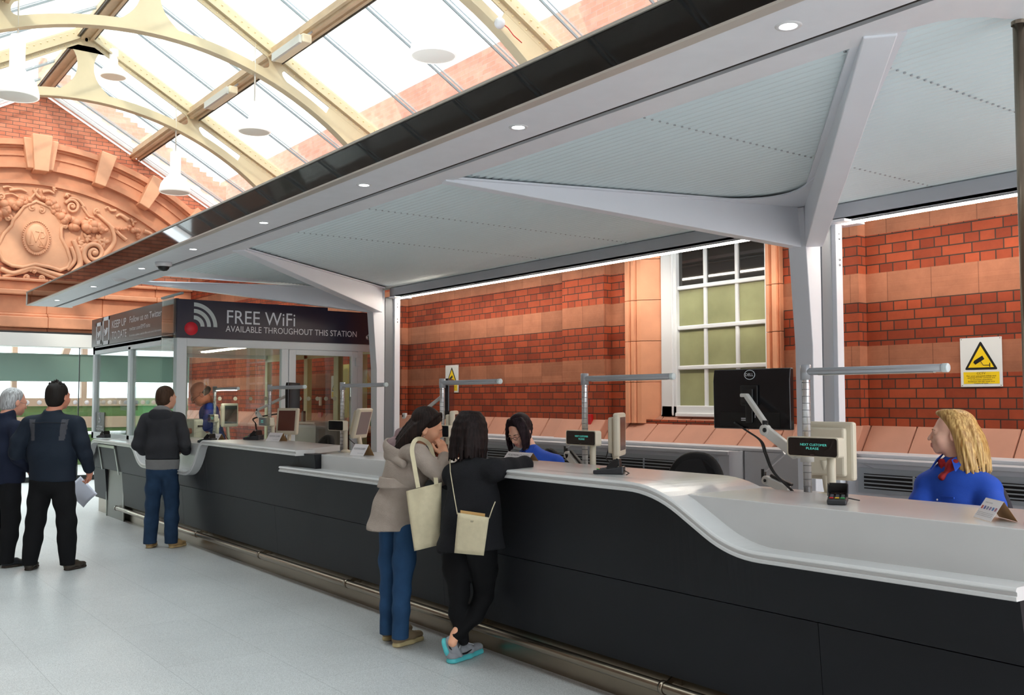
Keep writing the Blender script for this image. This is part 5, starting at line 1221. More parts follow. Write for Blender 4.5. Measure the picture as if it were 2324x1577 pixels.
def nets(f, lo, h):
    S = f < 0; n = np.array(f.shape)-1
    c = np.zeros(n, np.int8)
    for i in (0, 1):
        for j in (0, 1):
            for k in (0, 1): c += S[i:n[0]+i, j:n[1]+j, k:n[2]+k]
    act = np.argwhere((c > 0) & (c < 8)); idx = np.full(n, -1, np.int64); idx[tuple(act.T)] = np.arange(len(act))
    pos = np.zeros((len(act), 3)); cnt = np.zeros(len(act))
    for d in range(3):
        o1, o2 = [x for x in range(3) if x != d]
        for a in (0, 1):
            for b in (0, 1):
                p = act.copy(); p[:, o1] += a; p[:, o2] += b; q = p.copy(); q[:, d] += 1
                v0 = f[tuple(p.T)].astype(float); v1 = f[tuple(q.T)].astype(float); m = (v0 < 0) != (v1 < 0)
                t = np.where(m, v0/np.where(m, v0-v1, 1), 0); add = np.zeros((len(act), 3)); add[:, d] = t; add[:, o1] += a; add[:, o2] += b
                pos[m] += add[m]; cnt[m] += 1
    V = lo+h*(act+pos/np.maximum(cnt, 1)[:, None]); Fc = []
    for d in range(3):
        o1, o2 = (d+1) % 3, (d+2) % 3
        sA = [slice(None)]*3; sB = [slice(None)]*3; sA[d] = slice(0, -1); sB[d] = slice(1, None)
        X = np.argwhere(S[tuple(sA)] != S[tuple(sB)]); ok = (X[:, o1] > 0) & (X[:, o2] > 0) & (X[:, o1] < n[o1]) & (X[:, o2] < n[o2]); X = X[ok]
        flip = S[tuple(sA)][tuple(X.T)]; Q = []
        for a, b in ((1, 1), (0, 1), (0, 0), (1, 0)):
            p = X.copy(); p[:, o1] -= a; p[:, o2] -= b; Q.append(idx[tuple(p.T)])
        Q = np.stack(Q, 1); Q[flip] = Q[flip][:, ::-1]; Fc.append(Q)
    Fc = np.concatenate(Fc); Fc = Fc[:, ::-1]; Fc = Fc[(Fc >= 0).all(1)]
    return V, Fc
def skin_mesh(name, VF, mats, parent, matfn=None, label=None):
    V, Fc = VF; og = np.array(worigin(parent)); me = bpy.data.meshes.new(name)
    me.vertices.add(len(V)); me.vertices.foreach_set('co', (V-og).ravel())
    me.loops.add(Fc.size); me.loops.foreach_set('vertex_index', Fc.ravel().astype(np.int32))
    me.polygons.add(len(Fc)); me.polygons.foreach_set('loop_start', np.arange(0, Fc.size, 4, dtype=np.int32)); me.polygons.foreach_set('loop_total', np.full(len(Fc), 4, np.int32))
    if not isinstance(mats, (list, tuple)): mats = [mats]
    for m in mats: me.materials.append(m)
    if matfn is not None: me.polygons.foreach_set('material_index', matfn(V[Fc].mean(1)).astype(np.int32))
    me.polygons.foreach_set('use_smooth', np.ones(len(Fc), bool)); me.update(calc_edges=True); me.validate()
    o = bpy.data.objects.new(name, me); COL.objects.link(o); o.parent = parent; WO[o.name] = og_v = Vector(og)
    if label: o['label'] = label
    return o
def folds(amp, seed=0, fz=28., fx=10.):
    r = np.random.RandomState(seed); K = [(r.uniform(-fx, fx), r.uniform(-fx, fx), r.choice([-1, 1])*r.uniform(fz*.4, fz), r.uniform(0, 6.3)) for _ in range(4)]
    def f(P):
        o = 0
        for a, b, c, p in K: o = o+np.sin(P[:, 0]*a+P[:, 1]*b+P[:, 2]*c+p+1.5*np.sin(P[:, 0]*7+P[:, 2]*5+p))
        return amp*o/2.2
    return f

def skinm(name, c): return mat(name, c, .5, spec=.35, var=.05, vscale=25, sss=.12)
LIP = mat('lips', rgb(204, 132, 118), .4); EYE_W = mat('eye_white', rgb(226, 222, 216), .2); EYE_D = mat('eye_iris', rgb(40, 30, 24), .15); TEETH = mat('teeth', rgb(226, 220, 210), .25)
def hairm(name, c, c2=None):
    m = bpy.data.materials.new(name); m.use_nodes = True; nt = m.node_tree; p = nt.nodes['Principled BSDF']; tc = nd(nt, 'ShaderNodeTexCoord'); mp = nd(nt, 'ShaderNodeMapping'); mp.inputs['Scale'].default_value = (1, 1, .035)
    n = nd(nt, 'ShaderNodeTexNoise'); n.inputs['Scale'].default_value = 110; n.inputs['Detail'].default_value = 4; nt.links.new(tc.outputs['Object'], mp.inputs[0]); nt.links.new(mp.outputs[0], n.inputs[0])
    cr = nd(nt, 'ShaderNodeValToRGB'); cr.color_ramp.elements[0].position = .35; cr.color_ramp.elements[1].position = .68; cr.color_ramp.elements[0].color = c; cr.color_ramp.elements[1].color = c2 or tuple(x*1.9 for x in c[:3])+(1,)
    nt.links.new(n.outputs[0], cr.inputs[0]); nt.links.new(cr.outputs[0], p.inputs['Base Color']); dk = sum(c[:3]) < .12; p.inputs['Roughness'].default_value = .62 if dk else .42; p.inputs['Specular IOR Level'].default_value = .16 if dk else .45
    b = nd(nt, 'ShaderNodeBump'); b.inputs['Strength'].default_value = .35; b.inputs['Distance'].default_value = .003; nt.links.new(n.outputs[0], b.inputs['Height']); nt.links.new(b.outputs[0], p.inputs['Normal']); return m

mat('dark_brow', rgb(56, 40, 32), .7); mat('grey_brow', rgb(130, 122, 116), .7); mat('fair_brow', rgb(156, 116, 84), .7)
class Frame:
    def __init__(s, o, fwd, up=(0, 0, 1), sc=1.0):
        s.o = np.asarray(o, float); s.f = nrm(fwd); u = np.asarray(up, float); s.r = nrm(np.cross(s.f, u)); s.u = np.cross(s.r, s.f); s.s = sc
    def __call__(s, r, f, z): return s.o+(s.r*r+s.f*f+s.u*z)*s.s
    @property
    def ax(s): return (s.r, s.f, s.u)
def head(S, H, sm=0., neck=None, male=False, ears=True, nose=1.0):
    """H: head frame, origin between the ears. Adds the head to S"""
    q = H.s; j = 1.08 if male else 1.0
    S.ell(H(0, -.016, .036), A3(.075, .094, .083)*q, H.ax, k=.02*q)
    S.ell(H(0, .028, -.018), A3(.060*j, .062, .082)*q, H.ax, k=.03*q)
    S.ell(H(0, .036, -.070), A3(.045*j, .044, .034)*q, H.ax, k=.03*q)
    S.ell(H(0, .070, -.096), A3(.019*j, .015, .014)*q, H.ax, k=.022*q)
    for e in (-1, 1):
        S.ell(H(e*.036, .058, -.036+.004*sm), A3(.024, .020, .022)*q*(1+.12*sm), H.ax, k=.03*q)
        S.ell(H(e*.031, .098, -.006), A3(.019, .014, .010)*q, H.ax, k=.012*q, sub=True)
        S.ell(H(e*.031, .0760, -.0055), A3(.0150, .0125, .0125)*q, H.ax, k=.004*q); S.cone(H(e*.022, .0935, -.0065), H(e*.041, .0885, -.0065), .0052*q, .0045*q, k=.002*q, sub=True)
        if ears:
            S.ell(H(e*.077, -.010, -.012), A3(.007, .018, .030)*q, (H.r+H.f*e*.0, H.f+H.r*e*.35, H.u), k=.006*q); S.ell(H(e*.086, -.006, -.006), A3(.006, .010, .017)*q, H.ax, k=.006*q, sub=True)
    S.cone(H(-.034, .082, .014), H(.034, .082, .014), .010*q, .010*q, k=.022*q)
    S.cone(H(0, .090, .004), H(0, .086+.024*nose, -.034), .0075*q, .0105*q, k=.012*q)
    for e in (-1, 1): S.cone(H(e*.009, .094, -.040), H(e*.010, .090, -.040), .0075*q, .006*q, k=.006*q)
    S.ell(H(0, .080, -.066), A3(.026, .018, .020)*q, H.ax, k=.02*q)
    for e in (-1, 1):
        S.cone(H(0, .0985, -.0600), H(e*.021, .086, -.0635+.005*sm), .0052*q, .003*q, k=.006*q); S.cone(H(0, .0965, -.0720), H(e*.019, .086, -.0665+.005*sm), .0062*q, .003*q, k=.006*q)
    S.cone(H(-.018, .0975, -.0655+.004*sm), H(.018, .0975, -.0655+.004*sm), .0016*q, .0016*q, k=.002*q, sub=True)
    if neck is not None: S.cone(H(0, -.022, -.062), neck, (.056 if male else .047)*q, (.062 if male else .052)*q, k=.03*q)
def facefn(H, lips=True):
    def f(C):
        q = (C-H.o)/H.s; r, fw, z = q@H.r, q@H.f, q@H.u; o = np.zeros(len(C), int)
        if lips: o[(np.abs(r) < .021) & (fw > .086) & (z > -.079) & (z < -.0555)] = 1
        return o
    return f
def eyes(H, par, closed=False):
    for e in (-1, 1):
        mb = MB(); ax = tuple(tuple(a) for a in H.ax); mb.ball(H(e*.031, .0755, -.0065), (.0122*H.s, .0115*H.s, .0112*H.s), 14, 9, ax=ax); mb.cur = 1
        mb.ball(H(e*.031, .0828, -.0065), (.0056*H.s, .0052*H.s, .0056*H.s), 12, 8, ax=ax); build('eye', mb, [EYE_W, EYE_D], par)
    bm_ = par.get('brow') or 'dark_brow'; br = MB(); la = MB()
    for e in (-1, 1):
        br.tube([tuple(H(e*a, b, c)) for a, b, c in ((.013, .0945, .0125), (.024, .0960, .0170), (.036, .0925, .0185), (.049, .0800, .0135))], [.0022*H.s, .0034*H.s, .0030*H.s, .0012*H.s], 6)
        la.tube([tuple(H(e*a, b, c)) for a, b, c in ((.018, .0860, -.0035), (.027, .0892, -.0008), (.036, .0880, -.0008), (.0445, .0815, -.0035))], .0011*H.s, 6)
    build('eyebrows', br, MATS[bm_], par); build('eyelashes', la, MATS['dark_brow'], par)
def hand(S, w, d, pn, curl=.5, thumb=1, sc=1.0, spread=.0, fk=(1, 1, 1, 1)):
    """w wrist, d finger direction, pn palm normal (towards the palm side), thumb = +1/-1 side"""
    d = nrm(d); pn = nrm(pn-d*(np.dot(pn, d))); s = np.cross(d, pn)*thumb
    S.ell(w+d*.045*sc, A3(.050, .014, .038)*sc, (d, pn, s), k=.014*sc); S.cone(w-d*.03*sc, w+d*.02*sc, .026*sc, .026*sc, k=.02*sc)
    for i, (o, l) in enumerate(((.028, .078), (.010, .087), (-.009, .080), (-.027, .062))):
        c = curl*fk[i]; p = w+d*(.080-.006*abs(i-1.2))*sc+s*o*sc; a = .15+.55*c; dd = nrm(d+s*spread*(1.5-i)); pts = [p]
        for t, L in enumerate((.45, .32, .26)):
            v = dd*math.cos(a)+pn*math.sin(a); pts.append(pts[-1]+v*l*L*sc); a += c*(.95 if t == 0 else .7)
        S.chain(pts, [x*sc for x in (.0090, .0082, .0074, .0066)], k=.005*sc)
    t0 = w+d*.018*sc+s*.026*sc; t1 = t0+(d*.030+s*.022+pn*.012)*sc; t2 = t1+(d*.028+s*.006+pn*.012)*sc; S.chain([t0, t1, t2, t2+(d*.020+pn*.004)*sc], [.013*sc, .0105*sc, .0092*sc, .0076*sc], k=.008*sc)
def shoe(name, par, heel, toe, up, mats, L=None, w=.040, hgt=.075, sole=.022, sole_mat=None, h=.006, label=None, mesh_fn=None, ankle=True):
    """heel and toe are points on the underside"""
    heel, toe, up = np.asarray(heel, float), np.asarray(toe, float), nrm(up); d = nrm(toe-heel); s = np.cross(d, up); Ln = np.linalg.norm(toe-heel); S = SDF()
    b = up*(sole+.020)
    S.econe(heel+d*.04+b, heel+d*(Ln*.55)+b, w*.80, .030, w*1.02, .030, s, k=.02); S.econe(heel+d*(Ln*.55)+b, toe-d*.045+up*(sole+.014), w*1.02, .030, w*.82, .022, s, k=.02)
    if ankle: S.cone(heel+d*.05+b, heel+d*.055+up*(hgt+.01), .034, .036, k=.03)
    S.cone(heel+d*.05+up*(hgt+.0), heel+d*.13+up*(sole+.045), .022, .026, k=.03)
    S.cut(heel+up*(sole-.002), -up); 
    if ankle: S.cut(heel+up*(hgt+.012), up)
    o = skin_mesh(name, S.mesh(h), mats, par, mesh_fn, label)
    Q = SDF(); Q.econe(heel+d*.042+up*.011, heel+d*(Ln*.5)+up*.011, w*.88, .032, w*1.02, .032, s, k=.01); Q.econe(heel+d*(Ln*.5)+up*.011, toe-d*.045+up*.011, w*1.04, .032, w*.88, .030, s, k=.02)
    Q.cut(heel+up*.0012, -up); Q.cut(heel+up*(sole+.003), up); skin_mesh('sole', Q.mesh(h), sole_mat, o); return o
def base_person(lab, base, scale_name='person'):
    return thing('person', lab, 'person', (base[0], base[1], base[2] if len(base) > 2 else 0))
def leg_pair(S, hips, knees, ankles, rh=.088, rk=.062, ra=.055, rt=.095, k=.03, hemr=None):
    for h_, k_, a_ in zip(hips, knees, ankles): S.chain([h_, (np.asarray(h_)*.5+np.asarray(k_)*.5), k_, (np.asarray(k_)*.6+np.asarray(a_)*.4), a_], [rt, rh*.93, rk, rk*.98, ra], k=k)
def fabric(name, c, rough=.85, bs=220, b=.25, var=.05): return mat(name, c, rough, spec=.2, var=var, vscale=18, bump=b, bscale=bs)
JEANS = mat('blue_denim', rgb(38, 58, 84), .8, spec=.2, var=.22, vscale=7, bump=.2, bscale=260); JEANS2 = mat('mid_blue_denim', rgb(38, 68, 102), .8, spec=.2, var=.20, vscale=7, bump=.2, bscale=260)

def short_hair(S, Hd, r=1.0, front=.052, low=-.088):
    S.ell(Hd(0, -.022, .040), A3(.080, .098, .084)*Hd.s*r, Hd.ax, k=.02); S.ell(Hd(0, -.042, -.012), A3(.077, .078, .066)*Hd.s*r, Hd.ax, k=.03); S.ell(Hd(0, -.050, -.052), A3(.060, .056, .050)*Hd.s*r, Hd.ax, k=.03)
    S.cut(Hd(0, front, .055), Hd.f*.94-Hd.u*.34, k=.012)
    for e in (1, -1): S.ell(Hd(e*.095, .010, -.026), A3(.034, .030, .034)*Hd.s, Hd.ax, sub=True, k=.012); S.ell(Hd(e*.09, .06, -.03), A3(.05, .055, .055)*Hd.s, Hd.ax, sub=True, k=.012)
    S.cut(Hd(0, -.04, low), -Hd.u+Hd.f*.25, k=.01)
# ---- man in the grey hoodie at the low counter
def hoodie_man():
    bx, by = -10.86, 3.30; T = base_person('person in charcoal hoodie and blue jeans standing at the low counter, seen from behind', (bx, by, 0))
    B = Frame((bx, by, 0), (-.80, .60, 0)); Hd = Frame(B(.02, .03, 1.628), (-.42, .90, -.06), sc=1.07)
    sk = skinm('fair_skin', rgb(208, 156, 132)); S = SDF(); head(S, Hd, male=True, neck=B(0, -.02, 1.47))
    S.econe(B(0, 0, 1.1), B(0, -.01, 1.38), .13, .09, .15, .10, B.r)
    for e in (-1, 1):
        S.chain([B(e*.18, -.01, 1.40), B(e*.245, -.04, 1.14), B(e*.17, .17, 1.06)], [.045, .036, .028]); hand(S, B(e*.17, .17, 1.06), B.f*.7-B.r*e*.6, -B.u, .6, thumb=e)
    skin_mesh('body', S.mesh(.006), [sk, LIP, mat('dark_brow', rgb(70, 48, 36), .7)], T, facefn(Hd)); eyes(Hd, T)
    S = SDF(); short_hair(S, Hd)
    skin_mesh('hair', S.mesh(.006), hairm('short_brown_hair', rgb(58, 42, 32)), T)
    HG = fabric('charcoal_hoodie_cloth', rgb(52, 52, 56)); GR = fabric('grey_marl_rib', rgb(124, 122, 122)); S = SDF()
    S.econe(B(0, 0, .97), B(0, 0, 1.12), .185, .125, .175, .12, B.r, k=.04); S.econe(B(0, 0, 1.12), B(0, -.02, 1.36), .180, .125, .185, .115, B.r, k=.05)
    S.econe(B(-.155, -.015, 1.405), B(.155, -.015, 1.405), .05, .055, .05, .055, B.f, k=.06); S.cone(B(0, -.015, 1.42), B(0, -.01, 1.49), .085, .07, k=.04)
    for e in (-1, 1): S.chain([B(e*.185, -.015, 1.395), B(e*.235, -.045, 1.25), B(e*.262, -.05, 1.12), B(e*.235, .06, 1.05), B(e*.18, .15, 1.045)], [.066, .060, .056, .052, .042], k=.025)
    S.cut(B(0, 0, .955), -B.u); S.ell(B(0, .01, 1.55), (.066, .066, .09), sub=True, k=.01)
    skin_mesh('hoodie', S.mesh(.008, folds(.0035, 3)), HG, T)
    S = SDF(); S.econe(B(0, 0, .87), B(0, 0, .95), .178, .12, .186, .125, B.r); S.cut(B(0, 0, .845), -B.u); S.cut(B(0, 0, .957), B.u); skin_mesh('hem_band', S.mesh(.008), GR, T)
    S = SDF(); S.ell(B(0, -.085, 1.435), (.135, .075, .075), (B.r, B.f, B.u+B.f*.5)); S.ell(B(0, -.04, 1.525), (.098, .092, .075), B.ax, sub=True, k=.02); skin_mesh('hood', S.mesh(.007, folds(.004, 9)), HG, T)
    S = SDF(); S.ell(B(0, -.060, 1.480), (.102, .082, .058), (B.r, B.f, B.u+B.f*.4)); S.ell(B(0, .0, 1.555), (.066, .080, .07), B.ax, sub=True, k=.02); skin_mesh('hood_lining', S.mesh(.006, folds(.005, 2)), GR, T)
    S = SDF(); S.econe(B(0, 0, .84), B(0, .0, .93), .165, .118, .160, .11, B.r, k=.04)
    leg_pair(S, [B(-.078, -.005, .82), B(.078, -.005, .82)], [B(-.105, .01, .47), B(.105, .01, .47)], [B(-.115, -.02, .05), B(.115, -.02, .05)], rt=.090, rh=.096, rk=.074, ra=.070); S.cut(B(0, 0, .045), -B.u); S.cut(B(0, 0, .858), B.u)
    skin_mesh('jeans', S.mesh(.008, folds(.0022, 5, 36)), JEANS, T)
    tan = mat('tan_suede', rgb(176, 142, 96), .8)
    shoe('shoe', T, B(-.115, -.07, 0), B(-.135, .20, 0), (0, 0, 1), tan, sole_mat=mat('tan_sole', rgb(196, 166, 118), .7)); shoe('shoe', T, B(.115, -.07, 0), B(.21, .185, 0), (0, 0, 1), tan, sole_mat=MATS['tan_sole'])
hoodie_man()

# ---- broad man in the navy jacket holding paper
def navy_man():
    bx, by = -10.08, 2.03; T = base_person('broad person in navy jacket and black trousers holding white paper, seen from behind', (bx, by, 0))
    B = Frame((bx, by, 0), (-.80, .60, 0)); Hd = Frame(B(.03, .03, 1.640), (-.62, .78, .02), sc=1.12)
    sk = skinm('ruddy_skin', rgb(206, 140, 116)); S = SDF(); head(S, Hd, male=True, neck=B(0, -.02, 1.47)); S.econe(B(0, 0, 1.1), B(0, -.01, 1.38), .15, .11, .17, .10, B.r)
    wr = B(.30, .13, .905); S.chain([B(.22, -.01, 1.38), B(.30, -.0, 1.13), wr], [.05, .04, .030]); hand(S, wr, -B.u*.75+B.f*.45-B.r*.1, -B.r, .9, thumb=-1)
    wl_ = B(-.20, .22, 1.02); S.chain([B(-.22, -.01, 1.38), B(-.32, -.02, 1.12), wl_], [.05, .04, .030]); hand(S, wl_, B.f+B.r*.3, B.r, .7, thumb=1)
    skin_mesh('body', S.mesh(.006), [sk, LIP, mat('dark_brow', rgb(70, 48, 36), .7)], T, facefn(Hd)); eyes(Hd, T)
    S = SDF(); short_hair(S, Hd, 1.03)
    r = np.random.RandomState(2)
    for i in range(46):
        a, b = r.uniform(-1.2, 1.2), r.uniform(-.6, 1.3); p = Hd(.078*math.sin(a), -.02+.08*math.cos(a)*math.sin(b)-.01, .05+.082*math.cos(a)*math.cos(b)); S.cone(p, p+Hd.u*.014*Hd.s+r.uniform(-.008, .008, 3), .008, .002, k=.006)
    skin_mesh('hair', S.mesh(.005), hairm('short_black_hair', rgb(26, 22, 20)), T)
    NJ = fabric('navy_softshell', rgb(28, 36, 48), .75, 120, .15); GP = fabric('grey_back_panel', rgb(72, 72, 78), .8); S = SDF()
    S.econe(B(0, .01, .87), B(0, .01, 1.08), .215, .155, .215, .16, B.r, k=.05); S.econe(B(0, .0, 1.08), B(0, -.01, 1.34), .215, .16, .210, .13, B.r, k=.05)
    S.econe(B(-.18, -.01, 1.395), B(.18, -.01, 1.395), .055, .06, .055, .06, B.f, k=.07); S.cone(B(0, -.02, 1.42), B(0, -.015, 1.515), .095, .078, k=.04)
    S.chain([B(.225, -.01, 1.375), B(.285, -.02, 1.20), B(.31, .01, 1.08), B(.305, .10, .95)], [.078, .072, .064, .052], k=.03); S.chain([B(-.225, -.01, 1.375), B(-.31, -.03, 1.22), B(-.335, -.02, 1.10), B(-.25, .14, 1.02)], [.078, .072, .066, .055], k=.03)
    S.cut(B(0, 0, .835), -B.u); S.cut(B(0, -.0, 1.525), B.u-B.f*.3); S.ell(B(0, .02, 1.56), (.068, .070, .07), sub=True, k=.01); S.cut(B(0, .12, .93), -B.u*.9+B.f*.25) if False else None
    def jf(C):
        q = C-B.o; r_, f_, z = q@B.r, q@B.f, q@B.u; o = np.zeros(len(C), int); o[(f_ < -.02) & (z < 1.42) & (z > 1.22) & (np.abs(np.abs(r_)-(.135+.10*(z-1.22))) < .022+.05*(z-1.24))] = 1; return o
    skin_mesh('jacket', S.mesh(.008, folds(.0035, 7, 22)), [NJ, GP], T, jf)
    seam = MB(); pts = []
    for k in range(21): t = -1+2*k/20; pts.append(B(.195*t, -.136*math.sqrt(max(1-t*t*.9, 0))-.006, 1.395-.01*abs(t)))
    seam.tube([tuple(p) for p in pts], .003, 6); build('yoke_seam', seam, mat('seam_dark', rgb(12, 16, 22), .8), T)
    BT = fabric('black_trouser_cloth', rgb(19, 19, 21), .9, 200, .1); S = SDF(); S.econe(B(0, 0, .82), B(0, 0, .90), .19, .14, .19, .14, B.r, k=.05)
    leg_pair(S, [B(-.10, 0, .82), B(.10, 0, .82)], [B(-.15, .01, .46), B(.145, .01, .46)], [B(-.185, -.02, .06), B(.175, -.02, .06)], rt=.105, rh=.105, rk=.086, ra=.068); S.cut(B(0, 0, .045), -B.u); S.cut(B(0, 0, .85), B.u)
    skin_mesh('trousers', S.mesh(.008, folds(.0035, 4, 30)), BT, T)
    br = mat('worn_brown_leather', rgb(62, 52, 42), .5, var=.2); sm = mat('dark_sole', rgb(48, 38, 30), .7)
    shoe('shoe', T, B(-.175, -.075, 0), B(-.22, .19, 0), (0, 0, 1), br, sole_mat=sm, w=.044); shoe('shoe', T, B(.175, -.075, 0), B(.255, .20, 0), (0, 0, 1), br, sole_mat=sm, w=.044)
    # paper held in the right hand: a thing of its own
    h = wr+(-B.u*.75+B.f*.45)*.10; c0 = np.array(onY(150, 1112, by+.20)); 
    def PP(px, py, dy=0): return tuple(np.array(onY(px, py, h[1]+dy)))
    rows = []
    cor = [PP(183, 1080, .02), PP(221, 1120, .05), PP(190, 1151, .0), PP(150, 1113, -.03)]
    c = [np.array(a) for a in cor]; n = 10
    for i in range(n+1):
        u = i/n; rows.append([tuple((c[0]*(1-u)+c[1]*u)*(1-v/n)+(c[3]*(1-u)+c[2]*u)*(v/n)+np.array([.03, -.02, 0])*math.sin(math.pi*v/n)*(.4+.6*u)) for v in range(n+1)])
    mb = MB().grid(rows); o = build('paper_sheet', mb, mat('office_paper', rgb(214, 216, 232), .7), label="loose white sheets of paper held in the navy jacket person's right hand", cat='paper', origin=tuple(h)); sm_ = o.modifiers.new('s', 'SOLIDIFY'); sm_.thickness = .002
navy_man()

# ---- grey haired man at the left edge
def old_man():
    b = onZ(3, 1285, 0); bx, by = b.x, b.y; T = base_person('grey haired person with glasses in dark navy coat at the left edge', (bx, by, 0))
    T['brow'] = 'grey_brow'; B = Frame((bx, by, 0), (-.42, .91, 0)); Hd = Frame(B(0, .09, 1.585), (-.30, .93, -.18), sc=1.12)
    sk = skinm('older_skin', rgb(210, 150, 128)); S = SDF(); head(S, Hd, male=True, neck=B(0, .0, 1.42)); S.econe(B(0, 0, 1.1), B(0, 0, 1.33), .14, .11, .16, .10, B.r)
    for e in (-1, 1): S.chain([B(e*.19, 0, 1.33), B(e*.26, -.04, 1.08), B(e*.22, .12, .93)], [.045, .038, .03]); hand(S, B(e*.22, .12, .93), -B.u+B.f*.6, -B.r*e, .6, thumb=e)
    skin_mesh('body', S.mesh(.006), [sk, LIP, mat('grey_brow', rgb(130, 122, 116), .7)], T, facefn(Hd)); eyes(Hd, T)
    S = SDF(); short_hair(S, Hd, 1.01, front=.035); S.ell(Hd(0, .075, .105), (.05, .06, .035), Hd.ax, sub=True, k=.02)
    skin_mesh('hair', S.mesh(.006, folds(.002, 3, 90, 60)), hairm('grey_hair', rgb(120, 118, 118), rgb(196, 196, 198)), T)
    gl = MB(); 
    for e in (-1, 1): gl.tube([tuple(Hd(e*.031+.019*math.cos(a), .100, -.006+.013*math.sin(a))) for a in np.linspace(0, 6.283, 17)[:-1]], .0013, 6, closed=True); gl.tube([tuple(Hd(e*.05, .099, -.003)), tuple(Hd(e*.078, .0, .0))], .0013, 6)
    gl.tube([tuple(Hd(-.012, .101, -.004)), tuple(Hd(.012, .101, -.004))], .0013, 6); build('glasses', gl, CHROME, T)
    NC_ = fabric('dark_navy_coat', rgb(26, 32, 50), .85, 100, .2); S = SDF(); S.econe(B(0, .02, .86), B(0, .01, 1.10), .21, .16, .21, .15, B.r, k=.05); S.econe(B(0, 0, 1.1), B(0, 0, 1.28), .21, .15, .19, .12, B.r, k=.05)
    S.econe(B(-.15, 0, 1.35), B(.15, 0, 1.35), .055, .06, .055, .06, B.f, k=.07); S.cone(B(0, .01, 1.38), B(0, .02, 1.50), .092, .078, k=.04); S.cut(B(0, 0, 1.50), B.u-B.f*.5)
    for e in (-1, 1): S.chain([B(e*.195, 0, 1.33), B(e*.265, -.04, 1.17), B(e*.27, -.03, 1.06), B(e*.23, .12, .95)], [.075, .068, .062, .055], k=.03)
    S.cut(B(0, 0, .80), -B.u); S.ell(B(0, .04, 1.54), (.07, .07, .07), sub=True, k=.01); skin_mesh('coat', S.mesh(.009, folds(.004, 8, 26)), NC_, T)
    S = SDF(); leg_pair(S, [B(-.09, 0, .82), B(.09, 0, .82)], [B(-.10, .02, .46), B(.10, .02, .46)], [B(-.10, -.0, .06), B(.10, -.02, .06)], rt=.10, rh=.10, rk=.08, ra=.065); S.cut(B(0, 0, .04), -B.u); S.cut(B(0, 0, .815), B.u); skin_mesh('trousers', S.mesh(.009, folds(.003, 4, 30)), MATS['black_trouser_cloth'], T)
    bl = mat('black_leather', rgb(30, 34, 40), .35); sm = MATS['dark_sole']; shoe('shoe', T, B(-.10, -.07, 0), B(-.10, .21, 0), (0, 0, 1), bl, sole_mat=sm); shoe('shoe', T, B(.10, -.07, 0), B(.12, .21, 0), (0, 0, 1), bl, sole_mat=sm)
old_man()
def Q(px, py, Y): return np.array(onY(px, py, Y))
def strands(S, roots, tips, r0, r1, bulge, n, seed=0, k=.006, jit=.006):
    """locks of hair from the root curve to the tip curve, bulging outwards"""
    rr = np.random.RandomState(seed); roots = [np.asarray(a, float) for a in roots]; tips = [np.asarray(a, float) for a in tips]; bulge = [np.asarray(a, float) for a in bulge]
    def ev(L, t):
        x = t*(len(L)-1); i = min(int(x), len(L)-2); return L[i]*(1-(x-i))+L[i+1]*(x-i)
    for i in range(n):
        t = (i+.5)/n; a, m, b = ev(roots, t), ev(bulge, t), ev(tips, t); b = b+rr.uniform(-jit, jit, 3); m = m+rr.uniform(-jit, jit, 3)*.6; L = [a*(1-u)**2+2*m*u*(1-u)+b*u*u for u in np.linspace(0, 1, 7)]
        S.chain(L, list(np.linspace(r0, r1, 7)*rr.uniform(.8, 1.15)), k=k)
BLUE = fabric('royal_blue_shirt', rgb(44, 84, 188), .7, 200, .15)

